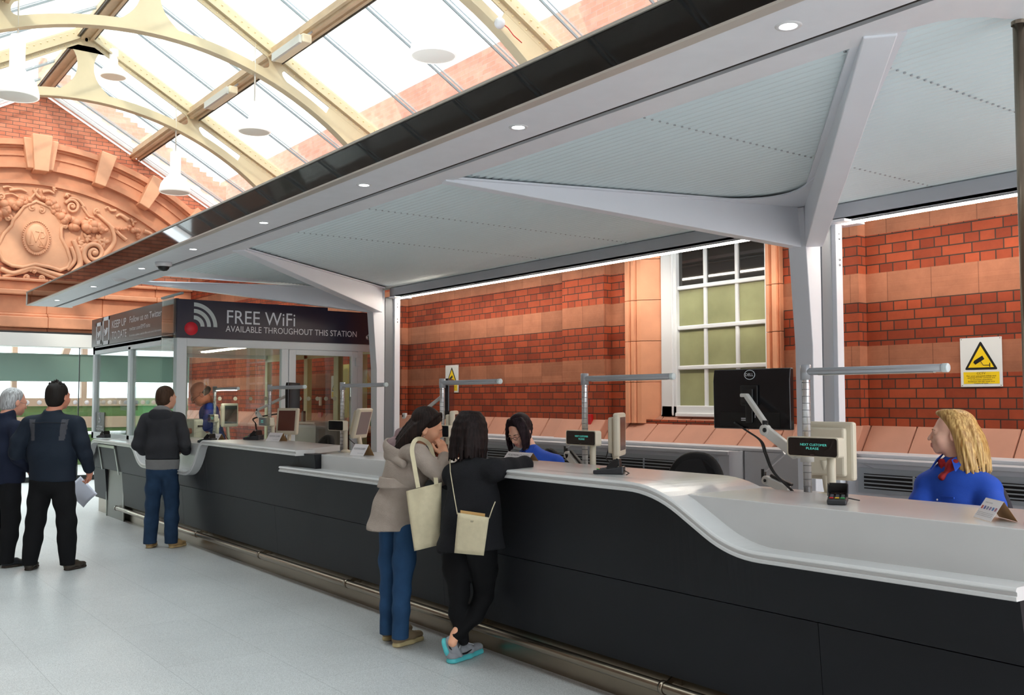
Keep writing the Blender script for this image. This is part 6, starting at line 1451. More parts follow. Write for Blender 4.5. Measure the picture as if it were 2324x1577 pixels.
# ---- laughing woman in the beige coat
def coat_woman():
    b = onZ(902, 1461, 0); T = base_person('laughing person in beige hooded coat and jeans covering their nose, at the counter', (b.x, b.y, 0))
    B = Frame((b.x, b.y, 0), (-.35, .94, 0)); hc = Q(970, 968, 3.30); Hd = Frame(hc, (.50, .86, -.30), (.25, -.05, 1), sc=.98)
    sk = skinm('warm_light_skin', rgb(232, 172, 140)); S = SDF(); nb = Q(948, 1012, 3.28); head(S, Hd, sm=1.3, neck=nb, nose=.7)
    ch = Q(925, 1060, 3.22); S.econe(Q(913, 1100, 3.22), ch, .08, .06, .11, .07, B.r)
    npt = Hd(0, .105, -.045); Dn, Rn, Un = np.array(DIR), np.array(RGT), A3(0, 0, 1); shR, elR = Q(950, 1030, 3.17), Q(1001, 1082, 3.28); wrR = npt-Dn*.055+Rn*.028-Un*.110; shL = ch-B.r*.14+np.array([0, 0, .10])+B.f*.04
    S.chain([shR, elR, wrR], [.038, .034, .024]); hd = nrm(npt-Dn*.040-Rn*.004+Un*.02-wrR); hand(S, wrR, hd, Dn*.75-Rn*.65, .50, thumb=1, sc=.95)
    elL, wrL = shL+np.array([-.02, .20, -.14]), shL+np.array([.10, .36, -.18]); S.chain([shL, elL, wrL], [.038, .034, .024]); hand(S, wrL, (.9, .3, 0), (0, 0, -1), .3, thumb=1, sc=.9)
    skin_mesh('body', S.mesh(.0045), [sk, LIP, mat('dark_brow', rgb(70, 48, 36), .7)], T, facefn(Hd)); eyes(Hd, T)
    tm = MB(); tm.tube([tuple(Hd(a, .0975-.012*abs(a/.02)**2, -.0655+.004*abs(a/.02))) for a in np.linspace(-.016, .016, 9)], .0028, 6); build('teeth', tm, TEETH, T)
    HB = hairm('dark_brown_long_hair', rgb(20, 14, 13), rgb(44, 31, 27)); S = SDF()
    S.ell(Hd(0, -.022, .046), A3(.081, .098, .086), Hd.ax); S.cut(Hd(0, .060, .030), Hd.f*.85-Hd.u*.55, k=.015); S.ell(Hd(.085, .010, -.03), (.032, .026, .036), Hd.ax, sub=True, k=.012)
    S.ell(Hd(0, -.055, -.05), A3(.062, .055, .07), Hd.ax, k=.03)
    strands(S, [Hd(.03, .05, .115), Hd(.065, .01, .08), Hd(.07, -.05, .04), Hd(.0, -.10, .04)], [Hd(.09, -.06, -.15), Hd(.08, -.12, -.20), Hd(.05, -.17, -.22), Hd(.0, -.18, -.16)], .013, .004, [Hd(.10, -.03, .05), Hd(.11, -.07, -.03), Hd(.09, -.13, -.06), Hd(0, -.15, -.04)], 26, 3)
    strands(S, [Hd(-.04, .060, .10), Hd(-.07, .04, .06)], [Hd(-.075, .075, -.05), Hd(-.09, .02, -.10)], .011, .004, [Hd(-.080, .085, .04), Hd(-.1, .05, 0)], 9, 5)
    for (x, y, x2, y2) in ((925, 990, 893, 1000), (930, 1000, 915, 1035), (935, 1000, 922, 1042), (920, 985, 905, 972)): S.chain([Q(x, y, 3.2), Q((x+x2)/2-3, (y+y2)/2, 3.19), Q(x2, y2, 3.19)], [.005, .0035, .0016], k=.004)
    skin_mesh('hair', S.mesh(.0045), HB, T); build('earring', MB().ball(tuple(Hd(.084, -.006, -.046)), .0035, 8, 6), CHROME, T)
    CT = fabric('beige_wool_coat', rgb(160, 146, 136), .95, 130, .35, .06); S = SDF(); w0 = Q(911, 1098, 3.21)
    S.econe(Q(899, 1196, 3.22), Q(904, 1150, 3.22), .200, .185, .165, .145, B.r, k=.05); S.econe(Q(904, 1150, 3.22), w0, .165, .145, .125, .105, B.r, k=.05); S.econe(w0, ch, .125, .105, .15, .11, B.r, k=.05)
    S.econe(ch, ch*.45+nb*.55, .155, .115, .125, .095, B.r, k=.05); S.cone(shR+np.array([0, 0, .0]), shL, .062, .058, k=.05)
    S.chain([shR, (shR+elR)/2+np.array([0, 0, -.006]), elR, (elR+wrR)/2, wrR*.92+elR*.08], [.064, .058, .052, .047, .040], k=.022); S.chain([shL, elL, wrL*.9+elL*.1], [.06, .05, .042], k=.02)
    S.cut(wrR+np.array([0, 0, .01]), wrR-elR) if False else None
    S.cut(Q(897, 1200, 3.21), -B.u); S.cone(Q(925, 1120, 3.05), Q(893, 1210, 2.99), .012, .03, k=.02, sub=True); S.cone(Q(882, 1130, 3.06), Q(868, 1205, 3.03), .006, .014, k=.02, sub=True)
    skin_mesh('coat', S.mesh(.007, folds(.0035, 21, 30)), CT, T)
    S = SDF(); bc = Q(911, 1093, 3.21); S.econe(bc-B.u*.025, bc+B.u*.025, .162, .146, .150, .136, B.r, k=.01); S.econe(bc-B.u*.2, bc+B.u*.2, .120, .10, .118, .098, B.r, k=.005, sub=True); S.cut(bc+B.u*.034, B.u); S.cut(bc-B.u*.034, -B.u); skin_mesh('belt', S.mesh(.006, folds(.002, 4, 20)), CT, T)
    S = SDF(); hc2 = Q(902, 1018, 3.17); hx = nrm(Q(925, 1000, 3.17)-Q(880, 1040, 3.17)); S.ell(hc2, (.105, .085, .085), (hx, np.cross((0, 0, 1), hx), (0, 0, 1)), k=.02); S.ell(hc2+np.array([0, 0, .055])+hx*.015, (.088, .072, .075), (hx, np.cross((0, 0, 1), hx), (0, 0, 1)), k=.012, sub=True)
    S.cone(Q(880, 1035, 3.13), Q(915, 1052, 3.12), .026, .030, k=.03); skin_mesh('hood', S.mesh(.006, folds(.004, 12)), CT, T)
    S = SDF(); S.ell(hc2+np.array([0, 0, .02]), (.088, .070, .055), (hx, np.cross((0, 0, 1), hx), (0, 0, 1))); S.chain([Q(893, 1010, 3.2), Q(908, 985, 3.2), Q(925, 975, 3.2)], [.022, .03, .03], k=.03)
    skin_mesh('scarf', S.mesh(.006, folds(.006, 15, 60, 40)), mat('plum_scarf', rgb(128, 104, 106), .9, var=.3, vscale=16), T)
    S = SDF(); hipL, hipR = Q(888, 1205, 3.22), Q(922, 1205, 3.22); leg_pair(S, [hipL, hipR], [Q(883, 1335, 3.21), Q(912, 1338, 3.21)], [Q(880, 1437, 3.21), Q(908, 1452, 3.215)], rt=.080, rh=.078, rk=.056, ra=.054); S.cut(Q(900, 1446, 3.21), -B.u)
    skin_mesh('jeans', S.mesh(.007, folds(.0014, 33, 30)), JEANS2, T)
    tp_ = mat('taupe_canvas', rgb(132, 112, 86), .8, var=.08); rs = mat('red_cream_sole', rgb(196, 178, 132), .6)
    h1, t1 = onZ(892, 1470, 0), onZ(957, 1450, 0); h2 = onZ(869, 1455, 0); dlt = (t1-h1)*1.06; shoe('shoe', T, h1, h1+dlt, (0, 0, 1), tp_, sole_mat=rs, w=.040, sole=.030); shoe('shoe', T, h2, h2+dlt, (0, 0, 1), tp_, sole_mat=rs, w=.040, sole=.030)
    # tote bag
    bag = thing('tote_bag', 'large natural canvas tote bag hanging from the beige coat shoulder', 'bag', tuple(Q(960, 1180, 3.12)))
    cn = mat('natural_canvas', rgb(206, 194, 164), .9, spec=.1, var=.05, vscale=30, bump=.2, bscale=300); Yb = 3.10
    tl_, tr_, br_, bl_ = Q(922, 1114, Yb-.02), Q(1003, 1094, Yb+.14), Q(998, 1236, Yb+.14), Q(940, 1250, Yb-.0); n_ = nrm(np.cross(tr_-tl_, bl_-tl_)); n_ = n_ if n_@np.array(DIR) < 0 else -n_
    rows = []; N = 12
    for sgn in (1, -1):
        g = []
        for i in range(N+1):
            v = i/N; g.append([tuple((tl_*(1-u)+tr_*u)*(1-v)+(bl_*(1-u)+br_*u)*v+n_*sgn*(.004+.030*math.sin(math.pi*u)**.6*math.sin(math.pi*min(v*.9+.08, 1)))+n_*.004*math.sin(u*14+v*5)) for u in np.linspace(0, 1, N+1)])
        rows.append(g)
    mb = MB().grid(rows[0]).grid(rows[1][::-1]); m1, m2 = rows[0], rows[1]
    for e in (0, N): mb.grid([[m1[i][e] for i in range(N+1)], [m2[i][e] for i in range(N+1)]])
    mb.grid([m1[N], m2[N]]); build('bag_body', mb, cn, bag)
    def strap(pts, w=.026):
        P = [Vector(p) for p in pts]; sm = []
        for i in range(len(P)-1):
            p0, p1, p2, p3 = P[max(i-1, 0)], P[i], P[i+1], P[min(i+2, len(P)-1)]
            for k in range(6): u = k/6; sm.append(.5*((2*p1)+(-p0+p2)*u+(2*p0-5*p1+4*p2-p3)*u*u+(-p0+3*p1-3*p2+p3)*u**3))
        sm.append(P[-1]); a = []; 
        for i, p in enumerate(sm):
            t = (sm[min(i+1, len(sm)-1)]-sm[max(i-1, 0)]).normalized(); s_ = t.cross(Vector(DIR)).normalized(); a.append([tuple(p+s_*w/2), tuple(p-s_*w/2), tuple(p-s_*w/2+Vector(DIR)*.004), tuple(p+s_*w/2+Vector(DIR)*.004)])
        return MB().grid(a, smooth=False, closed_u=True)
    build('strap', strap([Q(949, 1106, 3.09), Q(941, 1060, 3.08), Q(935, 1020, 3.09), Q(942, 999, 3.12), Q(957, 996, 3.20), Q(975, 1010, 3.27), Q(984, 1040, 3.28)]), cn, bag); build('strap', strap([Q(990, 1098, 3.20), Q(988, 1075, 3.24), Q(984, 1040, 3.29)]), cn, bag)
coat_woman()

# ---- woman in the dark coat leaning on the counter
def dark_woman():
    b = onZ(1052, 1492, 0); T = base_person('person with dark bobbed hair in black coat leaning on the counter, seen from behind', (b.x, b.y, 0))
    B = Frame((b.x, b.y, 0), (-.45, .89, 0)); hc = Q(1070, 985, 3.38); Hd = Frame(hc, (-.45, .88, -.1), sc=1.0)
    sk = skinm('warm_light_skin', rgb(232, 172, 140)); S = SDF(); nb = Q(1072, 1040, 3.36); head(S, Hd, neck=nb)
    ch = Q(1074, 1085, 3.34); S.econe(Q(1070, 1160, 3.33), ch, .12, .08, .13, .09, B.r); shR, elR, wrR = Q(1122, 1066, 3.38), Q(1190, 1056, 3.66), Q(1130, 1050, 3.88); shL, elL, wrL = Q(1030, 1076, 3.30), Q(1015, 1090, 3.50), Q(1060, 1062, 3.72)
    S.chain([shR, elR, wrR], [.04, .034, .024]); hand(S, wrR, nrm(wrR-elR), (0, 0, -1), .3, thumb=-1, sc=.9); S.chain([shL, elL, wrL], [.04, .034, .024]); hand(S, wrL, nrm(wrL-elL), (0, 0, -1), .3, thumb=1, sc=.9)
    an = Q(1033, 1440, 3.28); S.chain([Q(1037, 1430, 3.285), an, Q(1027, 1457, 3.262)], [.026, .026, .029])
    skin_mesh('body', S.mesh(.006), [sk, LIP, mat('dark_brow', rgb(70, 48, 36), .7)], T, facefn(Hd)); eyes(Hd, T)
    S = SDF(); S.ell(Hd(0, -.022, .036), A3(.098, .104, .096), Hd.ax); S.cut(Hd(0, .065, .03), Hd.f*.9-Hd.u*.4, k=.015)
    ring0 = [Hd(.105*math.sin(a), -.02-.105*math.cos(a), .05) for a in np.linspace(-1.9, 1.9, 9)]; ring1 = [Hd(.112*math.sin(a), -.03-.095*math.cos(a), -.155) for a in np.linspace(-1.9, 1.9, 9)]; top = [Hd(.05*math.sin(a), -.02-.05*math.cos(a), .115) for a in np.linspace(-1.9, 1.9, 9)]
    rb = [2*m*.5+(m-(a+c)/2)*.55 for a, m, c in zip(top, ring0, ring1)]; rb = [m+(m-hc)*.18 for m in ring0]
    strands(S, top, ring1, .020, .004, rb, 54, 8, k=.010, jit=.014); S.ell(Hd(0, -.03, -.05), A3(.085, .075, .085), Hd.ax, k=.03)
    skin_mesh('hair', S.mesh(.0045), hairm('near_black_hair', rgb(17, 11, 11), rgb(38, 26, 25)), T)
    DC = fabric('black_wool_coat', rgb(30, 30, 33), .95, 150, .3); S = SDF()
    S.econe(Q(1064, 1240, 3.32), Q(1068, 1180, 3.32), .205, .15, .17, .13, B.r, k=.05); S.econe(Q(1068, 1180, 3.32), ch, .165, .13, .155, .115, B.r, k=.05); S.cone(shL, shR, .066, .066, k=.05); S.cone(ch, nb-np.array([0, 0, .02]), .10, .07, k=.05)
    S.chain([shR, shR*.5+elR*.5+np.array([0, 0, -.004]), elR, elR*.4+wrR*.6], [.072, .062, .054, .044], k=.025); S.chain([shL, elL, elL*.3+wrL*.7], [.066, .056, .042], k=.025); S.cone(Q(1098, 1130, 3.36), Q(1118, 1250, 3.40), .06, .055, k=.08)
    S.cut(Q(1064, 1247, 3.32), -B.u+B.r*.10); skin_mesh('coat', S.mesh(.007, folds(.0035, 41, 24)), DC, T)
    sm = MB(); pts = [Q(1075, 1062+i*18, 3.20-.0)+np.array([0, 0, 0]) for i in range(1)]
    TG = fabric('black_leggings', rgb(14, 14, 16), .8, 200, .1); S = SDF()
    k1, a1 = Q(1042, 1345, 3.30), Q(1052, 1452, 3.34); k2, a2 = Q(1098, 1350, 3.46), Q(1036, 1438, 3.28)
    S.chain([Q(1040, 1240, 3.32), Q(1038, 1290, 3.31), k1, Q(1040, 1390, 3.31), a1], [.098, .088, .060, .055, .034], k=.03); S.chain([Q(1092, 1240, 3.36), Q(1098, 1290, 3.42), k2, Q(1078, 1395, 3.39), Q(1035, 1440, 3.285)], [.098, .085, .060, .054, .036], k=.02)
    skin_mesh('leggings', S.mesh(.007), TG, T)
    gm = mat('grey_mesh_trainer', rgb(150, 152, 158), .7, var=.06, bump=.3, bscale=400); tq = mat('turquoise_sole', rgb(84, 190, 196), .5)
    def sneaker(heel, toe, up):
        heel, toe, up = np.array(heel), np.array(toe), nrm(up); o = shoe('shoe', T, heel, toe, up, gm, sole_mat=tq, w=.042, sole=.030, hgt=.080); d = nrm(toe-heel); s_ = np.cross(d, up); L = np.linalg.norm(toe-heel)
        for e in (1, -1):
            mb = MB(); pp = [heel+d*L*a+up*c+s_*e*w for a, c, w in ((.20, .060, .038), (.26, .048, .042), (.36, .046, .0455), (.50, .055, .044), (.62, .070, .036))]; mb.tube([tuple(p) for p in pp], [.0015, .005, .006, .004, .001], 6); build('side_tick', mb, BLACK, o)
        lc = MB()
        for i in range(4): c = heel+d*L*(.48+.07*i)+up*(.094-.010*i); lc.tube([tuple(c-s_*.024), tuple(c+up*.006), tuple(c+s_*.024+d*.01)], .003, 6)
        build('laces', lc, mat('silver_lace', rgb(190, 192, 196), .6), o)
        return o
    h, t = onZ(1016, 1507, 0), onZ(1095, 1478, 0); sneaker(h, t, (0, 0, 1))
    tt = np.array(onZ(1010, 1506, .004)); tt = np.array(onZ(1013, 1500, .005)); hl = tt+np.array([.02, -.045, .225]); hl = Q(1000, 1447, 3.235); tt2 = hl+nrm(tt-hl)*.25; tt2[2] = max(tt2[2], .012); sneaker(hl, tt2, nrm(np.array(a2)-hl)*1.0+np.array([-.1, .35, 0]))
    # small cloth bag with envelope
    bag = thing('shoulder_bag', 'small natural cloth bag on a thin strap against the black coat', 'bag', tuple(Q(1070, 1215, 3.17)))
    cn = MATS['natural_canvas']; Yb = 3.165
    def sheet(c4, th, m, nm, bul=.012):
        c4 = [np.array(c) for c in c4]; n_ = -np.array(DIR); mb = MB(); N = 8; G = []
        for sg in (1, -1):
            G.append([[tuple((c4[0]*(1-u)+c4[1]*u)*(1-v)+(c4[3]*(1-u)+c4[2]*u)*v+n_*sg*(th+bul*math.sin(math.pi*u)*math.sin(math.pi*(.2+.75*v)))) for u in np.linspace(0, 1, N+1)] for v in np.linspace(0, 1, N+1)])
        mb.grid(G[0]).grid(G[1]); 
        for e in (0, N): mb.grid([[G[0][i][e] for i in range(N+1)], [G[1][i][e] for i in range(N+1)]]); mb.grid([G[0][e], G[1][e]])
        return build(nm, mb, m, bag)
    bb = sheet([Q(1039, 1163, Yb-.04), Q(1110, 1174, Yb+.06), Q(1098, 1260, Yb+.06), Q(1031, 1254, Yb-.04)], .003, cn, 'bag_body')
    mk = MB(); q = Q(1070, 1184, Yb-.012); tl_ = MB(); text_mesh(mk, 'W', tuple(q-np.array(RGT)*.006), RGT, UPV, .018, depth=0, lift=.018); build('small_mark', mk, INK, bb)
    st = MB(); st.tube([tuple(Q(x, y, Y)) for x, y, Y in ((1021, 1042, 3.26), (1022, 1070, 3.20), (1030, 1120, 3.15), (1038, 1166, 3.13))], .003, 6); build('strap', st, cn, bag)
    st = MB(); st.tube([tuple(Q(x, y, Y)) for x, y, Y in ((1110, 1176, 3.225), (1117, 1155, 3.24), (1124, 1138, 3.27))], .003, 6); build('strap', st, cn, bag)
    ev = thing('envelope', 'brown paper envelope sticking out of the small cloth bag', 'envelope', tuple(Q(1072, 1165, 3.175)))
    c4 = [Q(1045, 1157, 3.15), Q(1101, 1165, 3.23), Q(1099, 1200, 3.23), Q(1044, 1192, 3.15)]; n_ = -np.array(DIR)*.002
    build('sheet', MB().prism([tuple(c) for c in c4], tuple(n_)), mat('brown_envelope', rgb(214, 172, 112), .8), ev)
dark_woman()

# ---- dark haired clerk in glasses
def clerk_one():
    hc = Q(1180, 977, 4.85); c = Q(1222, 1100, 4.95); T = base_person('clerk with dark hair and glasses in royal blue shirt, looking down behind the counter', (c[0], c[1], 0))
    fw = nrm(np.array([.10, -.95, 0])); B = Frame((c[0], c[1], 0), fw); Hd = Frame(hc, (.16, -.80, -.48), (0, -.3, 1), sc=1.06)
    sk = skinm('pale_rosy_skin', rgb(236, 186, 164)); S = SDF(); nb = Q(1206, 1022, 4.92); head(S, Hd, sm=.5, neck=nb)
    S.econe(c-np.array([0, 0, .25]), Q(1215, 1050, 4.95), .13, .10, .15, .10, B.r)
    shR, shL = Q(1170, 1052, 4.82), Q(1262, 1048, 5.05)
    for sh, e in ((shR, 1), (shL, -1)): el = sh+fw*.06+np.array([0, 0, -.27]); wr = el+fw*.20+np.array([0, 0, .0]); S.chain([sh, el, wr], [.042, .036, .026]); hand(S, wr, fw, (0, 0, -1), .5, thumb=e*-1, sc=.92)
    skin_mesh('body', S.mesh(.0045), [sk, LIP, mat('dark_brow', rgb(70, 48, 36), .7)], T, facefn(Hd)); eyes(Hd, T)
    S = SDF(); S.ell(Hd(0, -.024, .046), A3(.084, .100, .088)*1.06, Hd.ax); S.cut(Hd(0, .052, .040), Hd.f*.95-Hd.u*.35, k=.015)
    up = np.array([0, 0, 1.])
    for e in (1, -1): strands(S, [Hd(e*.02, .05, .12), Hd(e*.06, .0, .10), Hd(e*.03, -.08, .06)], [Hd(e*.075, .055, .0)-up*.13, Hd(e*.085, .0, -.02)-up*.12, Hd(e*.03, -.10, .0)-up*.11], .014, .006, [Hd(e*.095, .07, .03), Hd(e*.11, .0, .02), Hd(e*.06, -.14, .0)], 15, 11+e, k=.008, jit=.004)
    skin_mesh('hair', S.mesh(.0045), hairm('black_plum_hair', rgb(22, 14, 18), rgb(48, 34, 42)), T)
    gl = MB()
    for e in (-1, 1): gl.tube([tuple(Hd(e*.031+.021*math.cos(a), .106, -.007+.013*math.sin(a))) for a in np.linspace(0, 6.283, 17)[:-1]], .0018, 6, closed=True); gl.tube([tuple(Hd(e*.052, .104, -.004)), tuple(Hd(e*.084, .0, .0))], .0018, 6)
    gl.tube([tuple(Hd(-.011, .107, -.004)), tuple(Hd(.011, .107, -.004))], .0016, 6); build('glasses', gl, BLACK, T)
    S = SDF(); t0 = Q(1215, 1055, 4.95); S.econe(c-np.array([0, 0, .30]), t0, .16, .125, .165, .12, B.r, k=.05); S.cone(shR, shL, .050, .050, k=.05); S.cone(shR, nb-A3(0, 0, .03), .05, .05, k=.05); S.cone(shL, nb-A3(0, 0, .03), .05, .05, k=.05); S.cone(t0, nb-np.array([0, 0, .01]), .10, .062, k=.05)
    for sh in (shR, shL): el = sh+fw*.06+np.array([0, 0, -.27]); wr = el+fw*.17; S.chain([sh-A3(0, 0, .02), (sh+el)/2, el, wr], [.056, .058, .052, .042], k=.04)
    S.cone(nb+fw*.07+np.array([0, 0, .03]), nb+fw*.16-np.array([0, 0, .09]), .025, .012, k=.02, sub=True); skin_mesh('shirt', S.mesh(.006, folds(.004, 51, 26)), BLUE, T)
    col = MB()
    for e in (1, -1): p = [nb+B.r*e*.055+np.array([0, 0, .045]), nb+B.r*e*.07+fw*.03+np.array([0, 0, .02]), nb+B.r*e*.055+fw*.115-np.array([0, 0, .055]), nb+B.r*e*.03+fw*.09+np.array([0, 0, .0])]; col.prism([tuple(x) for x in p], tuple(fw*.006+np.array([0, 0, .004])))
    build('collar', col, BLUE, T, bevel=.002); S = SDF(); S.econe(c*[1, 1, 0]+np.array([0, 0, .80]), c*[1, 1, 0]+fw*.3+np.array([0, 0, .80]), .16, .10, .14, .09, B.r); skin_mesh('trousers', S.mesh(.01), MATS['black_trouser_cloth'], T)
    chair(c[0]-fw[0]*.20, c[1]-fw[1]*.20, math.radians(160), 'black chair the clerk in glasses is sitting on', top=1.20)
clerk_one()

# ---- smiling blonde clerk
def clerk_two():
    Y = 5.20; hc = Q(2161, 983, Y); c = Q(2180, 1200, Y); T = base_person('smiling clerk with long blonde hair, royal blue shirt and red scarf at the right', (c[0], c[1], 0))
    fw = nrm(np.array([-.22, -.975, 0])); B = Frame((c[0], c[1], 0), fw); Hd = Frame(hc, (-.895, -.44, .04), sc=1.05)
    T['brow'] = 'fair_brow'; sk = skinm('fair_pink_skin', rgb(240, 192, 170)); S = SDF(); nb = Q(2170, 1046, Y); head(S, Hd, sm=1.2, neck=nb, nose=1.05)
    S.econe(c-np.array([0, 0, .1]), Q(2172, 1090, Y), .12, .09, .11, .07, B.r); shA, shB = Q(2243, 1108, 5.20), Q(2104, 1098, 5.16)
    els = [(shA, Q(2262, 1190, 5.10)), (shB, Q(2082, 1185, 5.06))]
    for (sh, el), e in zip(els, (1, -1)): wr = el+fw*.16+np.array([.0, -.05, -.02]); S.chain([sh, el, wr], [.045, .038, .028]); hand(S, wr, fw, (0, 0, -1), .4, thumb=e, sc=.92)
    skin_mesh('body', S.mesh(.004), [sk, LIP, mat('fair_brow', rgb(156, 116, 84), .7)], T, facefn(Hd)); eyes(Hd, T)
    tm = MB(); tm.tube([tuple(Hd(a, .0975-.012*abs(a/.02)**2, -.0655+.004*abs(a/.02))) for a in np.linspace(-.016, .016, 9)], .0026, 6); build('teeth', tm, TEETH, T)
    S = SDF(); S.ell(Hd(0, -.026, .046), A3(.084, .100, .088), Hd.ax); S.cut(Hd(0, .062, .080), Hd.f*.80-Hd.u*.60, k=.012)
    lf = -1  # the side seen in the photo
    for sd in (1, -1):
        strands(S, [Hd(sd*.01, .070, .105), Hd(sd*.04, .045, .112), Hd(sd*.05, -.01, .115), Hd(sd*.03, -.08, .08), Hd(0, -.11, .05)], [Hd(sd*.085, -.045, -.27), Hd(sd*.10, -.080, -.26), Hd(sd*.10, -.12, -.22), Hd(sd*.08, -.17, -.20), Hd(0, -.19, -.18)], .014, .004,
                [Hd(sd*.125, -.050, .060), Hd(sd*.135, -.060, .01), Hd(sd*.13, -.07, -.03), Hd(sd*.08, -.165, -.02), Hd(0, -.175, -.02)], 32, 20+sd, k=.005, jit=.010)
    S.ell(Hd(0, -.070, -.05), A3(.070, .050, .09), Hd.ax, k=.03)
    skin_mesh('hair', S.mesh(.004), hairm('blonde_hair', rgb(156, 112, 58), rgb(228, 192, 124)), T)
    S = SDF(); t0 = Q(2172, 1100, Y+.02); S.econe(c-np.array([0, 0, .35]), t0, .185, .15, .185, .13, B.r, k=.05); S.cone(shA, shB, .050, .050, k=.06); S.cone(shA, nb-A3(0, 0, .03), .050, .05, k=.05); S.cone(shB, nb-A3(0, 0, .03), .050, .05, k=.05); S.cone(t0, nb-np.array([0, 0, .03]), .11, .066, k=.05); S.ell(t0+fw*.08-np.array([0, 0, .10]), (.14, .07, .085), (B.r, B.f, B.u), k=.05)
    for (sh, el) in els: wr = el+fw*.13+np.array([.0, -.04, -.02]); S.chain([sh-A3(0, 0, .02), (sh+el)/2, el, wr], [.056, .064, .060, .050], k=.04)
    S.cone(nb+fw*.07+np.array([0, 0, .05]), nb+fw*.14-np.array([0, 0, .03]), .022, .014, k=.02, sub=True); skin_mesh('shirt', S.mesh(.006, folds(.004, 61, 22)), BLUE, T)
    SC_ = mat('red_black_scarf', rgb(150, 18, 26), .7, var=.5, vscale=22); S = SDF(); S.chain([nb+B.r*.06+np.array([0, 0, .01]), nb+fw*.06+B.r*.035-np.array([0, 0, .015]), nb+fw*.105-np.array([0, 0, .085])], [.016, .024, .008], k=.02); S.chain([nb-B.r*.07+np.array([0, 0, .02]), nb+fw*.06-B.r*.04-np.array([0, 0, .01]), nb+fw*.115-np.array([0, 0, .085])], [.020, .030, .012], k=.02)
    skin_mesh('scarf', S.mesh(.005, folds(.004, 66, 90, 60)), SC_, T)
    col = MB()
    for e in (1, -1): p = [nb+B.r*e*.060+np.array([0, 0, .055]), nb+B.r*e*.085+fw*.02+np.array([0, 0, .015]), nb+B.r*e*.085+fw*.10-np.array([0, 0, .05]), nb+B.r*e*.050+fw*.085+np.array([0, 0, .01])]; col.prism([tuple(x) for x in p], tuple(fw*.007+np.array([0, 0, .004])))
    build('collar', col, BLUE, T, bevel=.002); bt = MB()
    for k in range(3): q = Q(2137-6*k, 1102+24*k, 5.0) ; d = np.array(DIR)
    build('pocket_flap', MB().obox(tuple(t0+fw*.158+B.r*-.075+np.array([0, 0, -.055])), (tuple(B.r), tuple(fw), (0, 0, 1)), (.045, .004, .006)), BLUE, T, bevel=.002)
    for k in range(2): bt.ball(tuple(t0+fw*(.150+.004*k)+np.array([0, 0, -.075-.08*k])), .006, 8, 6)
    build('buttons', bt, PAPER, T); S = SDF(); S.econe(c*[1, 1, 0]+np.array([0, 0, .80]), c*[1, 1, 0]+fw*.3+np.array([0, 0, .80]), .18, .11, .15, .09, B.r); skin_mesh('trousers', S.mesh(.01), MATS['black_trouser_cloth'], T)
    chair(c[0]-fw[0]*.26+.05, c[1]-fw[1]*.26, math.radians(125), 'dark grey chair the blonde clerk is sitting on', top=1.16, m=fabric('dark_grey_chair_cloth', rgb(62, 60, 66), .9), w=.23)
clerk_two()

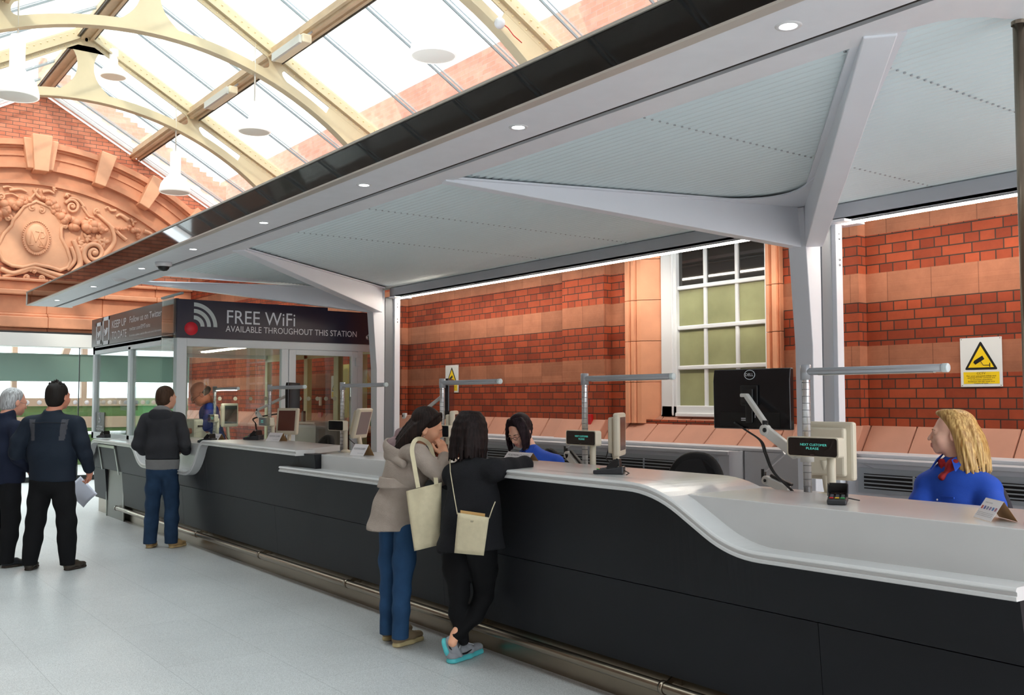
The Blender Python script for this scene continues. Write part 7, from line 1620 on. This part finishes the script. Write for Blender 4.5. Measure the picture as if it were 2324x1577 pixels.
# ---- bald man in the booth
def clerk_three():
    hc = Q(453, 893, 4.25); T = base_person('bald clerk in glasses and blue shirt bending forward inside the booth', (hc[0]-.05, hc[1]+.22, 0)); c = np.array([hc[0]-.05, hc[1]+.24, 0])
    fw = nrm(np.array([-.30, -.95, 0])); B = Frame(c, fw); Hd = Frame(hc, (-.25, -.74, -.60), (0, -.5, 1), sc=1.22)
    sk = skinm('tanned_skin', rgb(186, 118, 92)); S = SDF(); nb = Q(475, 915, 4.42); head(S, Hd, male=True, neck=nb); S.econe(c+np.array([0, 0, 1.0]), nb-np.array([0, 0, .12]), .14, .11, .15, .10, B.r)
    for e in (1, -1): sh = nb+B.r*e*.19-np.array([0, 0, .08]); el = sh+fw*.04-np.array([0, 0, .27]); wr = el+fw*.22; S.chain([sh, el, wr], [.05, .042, .032]); hand(S, wr, fw, (0, 0, -1), .5, thumb=-e)
    skin_mesh('body', S.mesh(.006), [sk, LIP, mat('grey_brow', rgb(130, 122, 116), .7)], T, facefn(Hd)); eyes(Hd, T)
    gl = MB()
    for e in (-1, 1): gl.tube([tuple(Hd(e*.031+.021*math.cos(a), .106, -.007+.013*math.sin(a))) for a in np.linspace(0, 6.283, 17)[:-1]], .0018, 6, closed=True); gl.tube([tuple(Hd(e*.052, .104, -.004)), tuple(Hd(e*.086, .0, .0))], .0022, 6)
    build('glasses', gl, BLACK, T); S = SDF(); S.ell(Hd(0, -.05, -.01), A3(.082, .078, .045)*1.22, Hd.ax); S.cut(Hd(0, -.02, 0), Hd.f, k=.01); skin_mesh('hair', S.mesh(.006), mat('cropped_grey_hair', rgb(112, 92, 82), .8), T)
    S = SDF(); S.econe(c+np.array([0, 0, .95]), nb-np.array([0, 0, .13]), .19, .15, .20, .13, B.r, k=.05); S.cone(nb+B.r*.17-np.array([0, 0, .07]), nb-B.r*.17-np.array([0, 0, .07]), .075, .075, k=.05)
    for e in (1, -1): sh = nb+B.r*e*.20-np.array([0, 0, .08]); S.chain([sh, sh+fw*.04-np.array([0, 0, .22])], [.078, .068], k=.03)
    skin_mesh('shirt', S.mesh(.008, folds(.004, 71, 22)), fabric('dark_blue_shirt', rgb(34, 54, 128), .8), T); S = SDF()
    leg_pair(S, [c+B.r*-.09+np.array([0, 0, .9]), c+B.r*.09+np.array([0, 0, .9])], [c-B.r*.1+np.array([0, 0, .5]), c+B.r*.1+np.array([0, 0, .5])], [c-B.r*.1+np.array([0, 0, .06]), c+B.r*.1+np.array([0, 0, .06])], rt=.11); S.cut((0, 0, .04), (0, 0, -1)); skin_mesh('trousers', S.mesh(.01), fabric('navy_trouser_cloth', rgb(24, 26, 48), .9), T)
    for e in (-1, 1): a = c+B.r*e*.1-fw*.07; shoe('shoe', T, a, a+fw*.27, (0, 0, 1), mat('black_leather', rgb(30, 34, 40), .35), sole_mat=MATS['dark_sole'])
clerk_three()
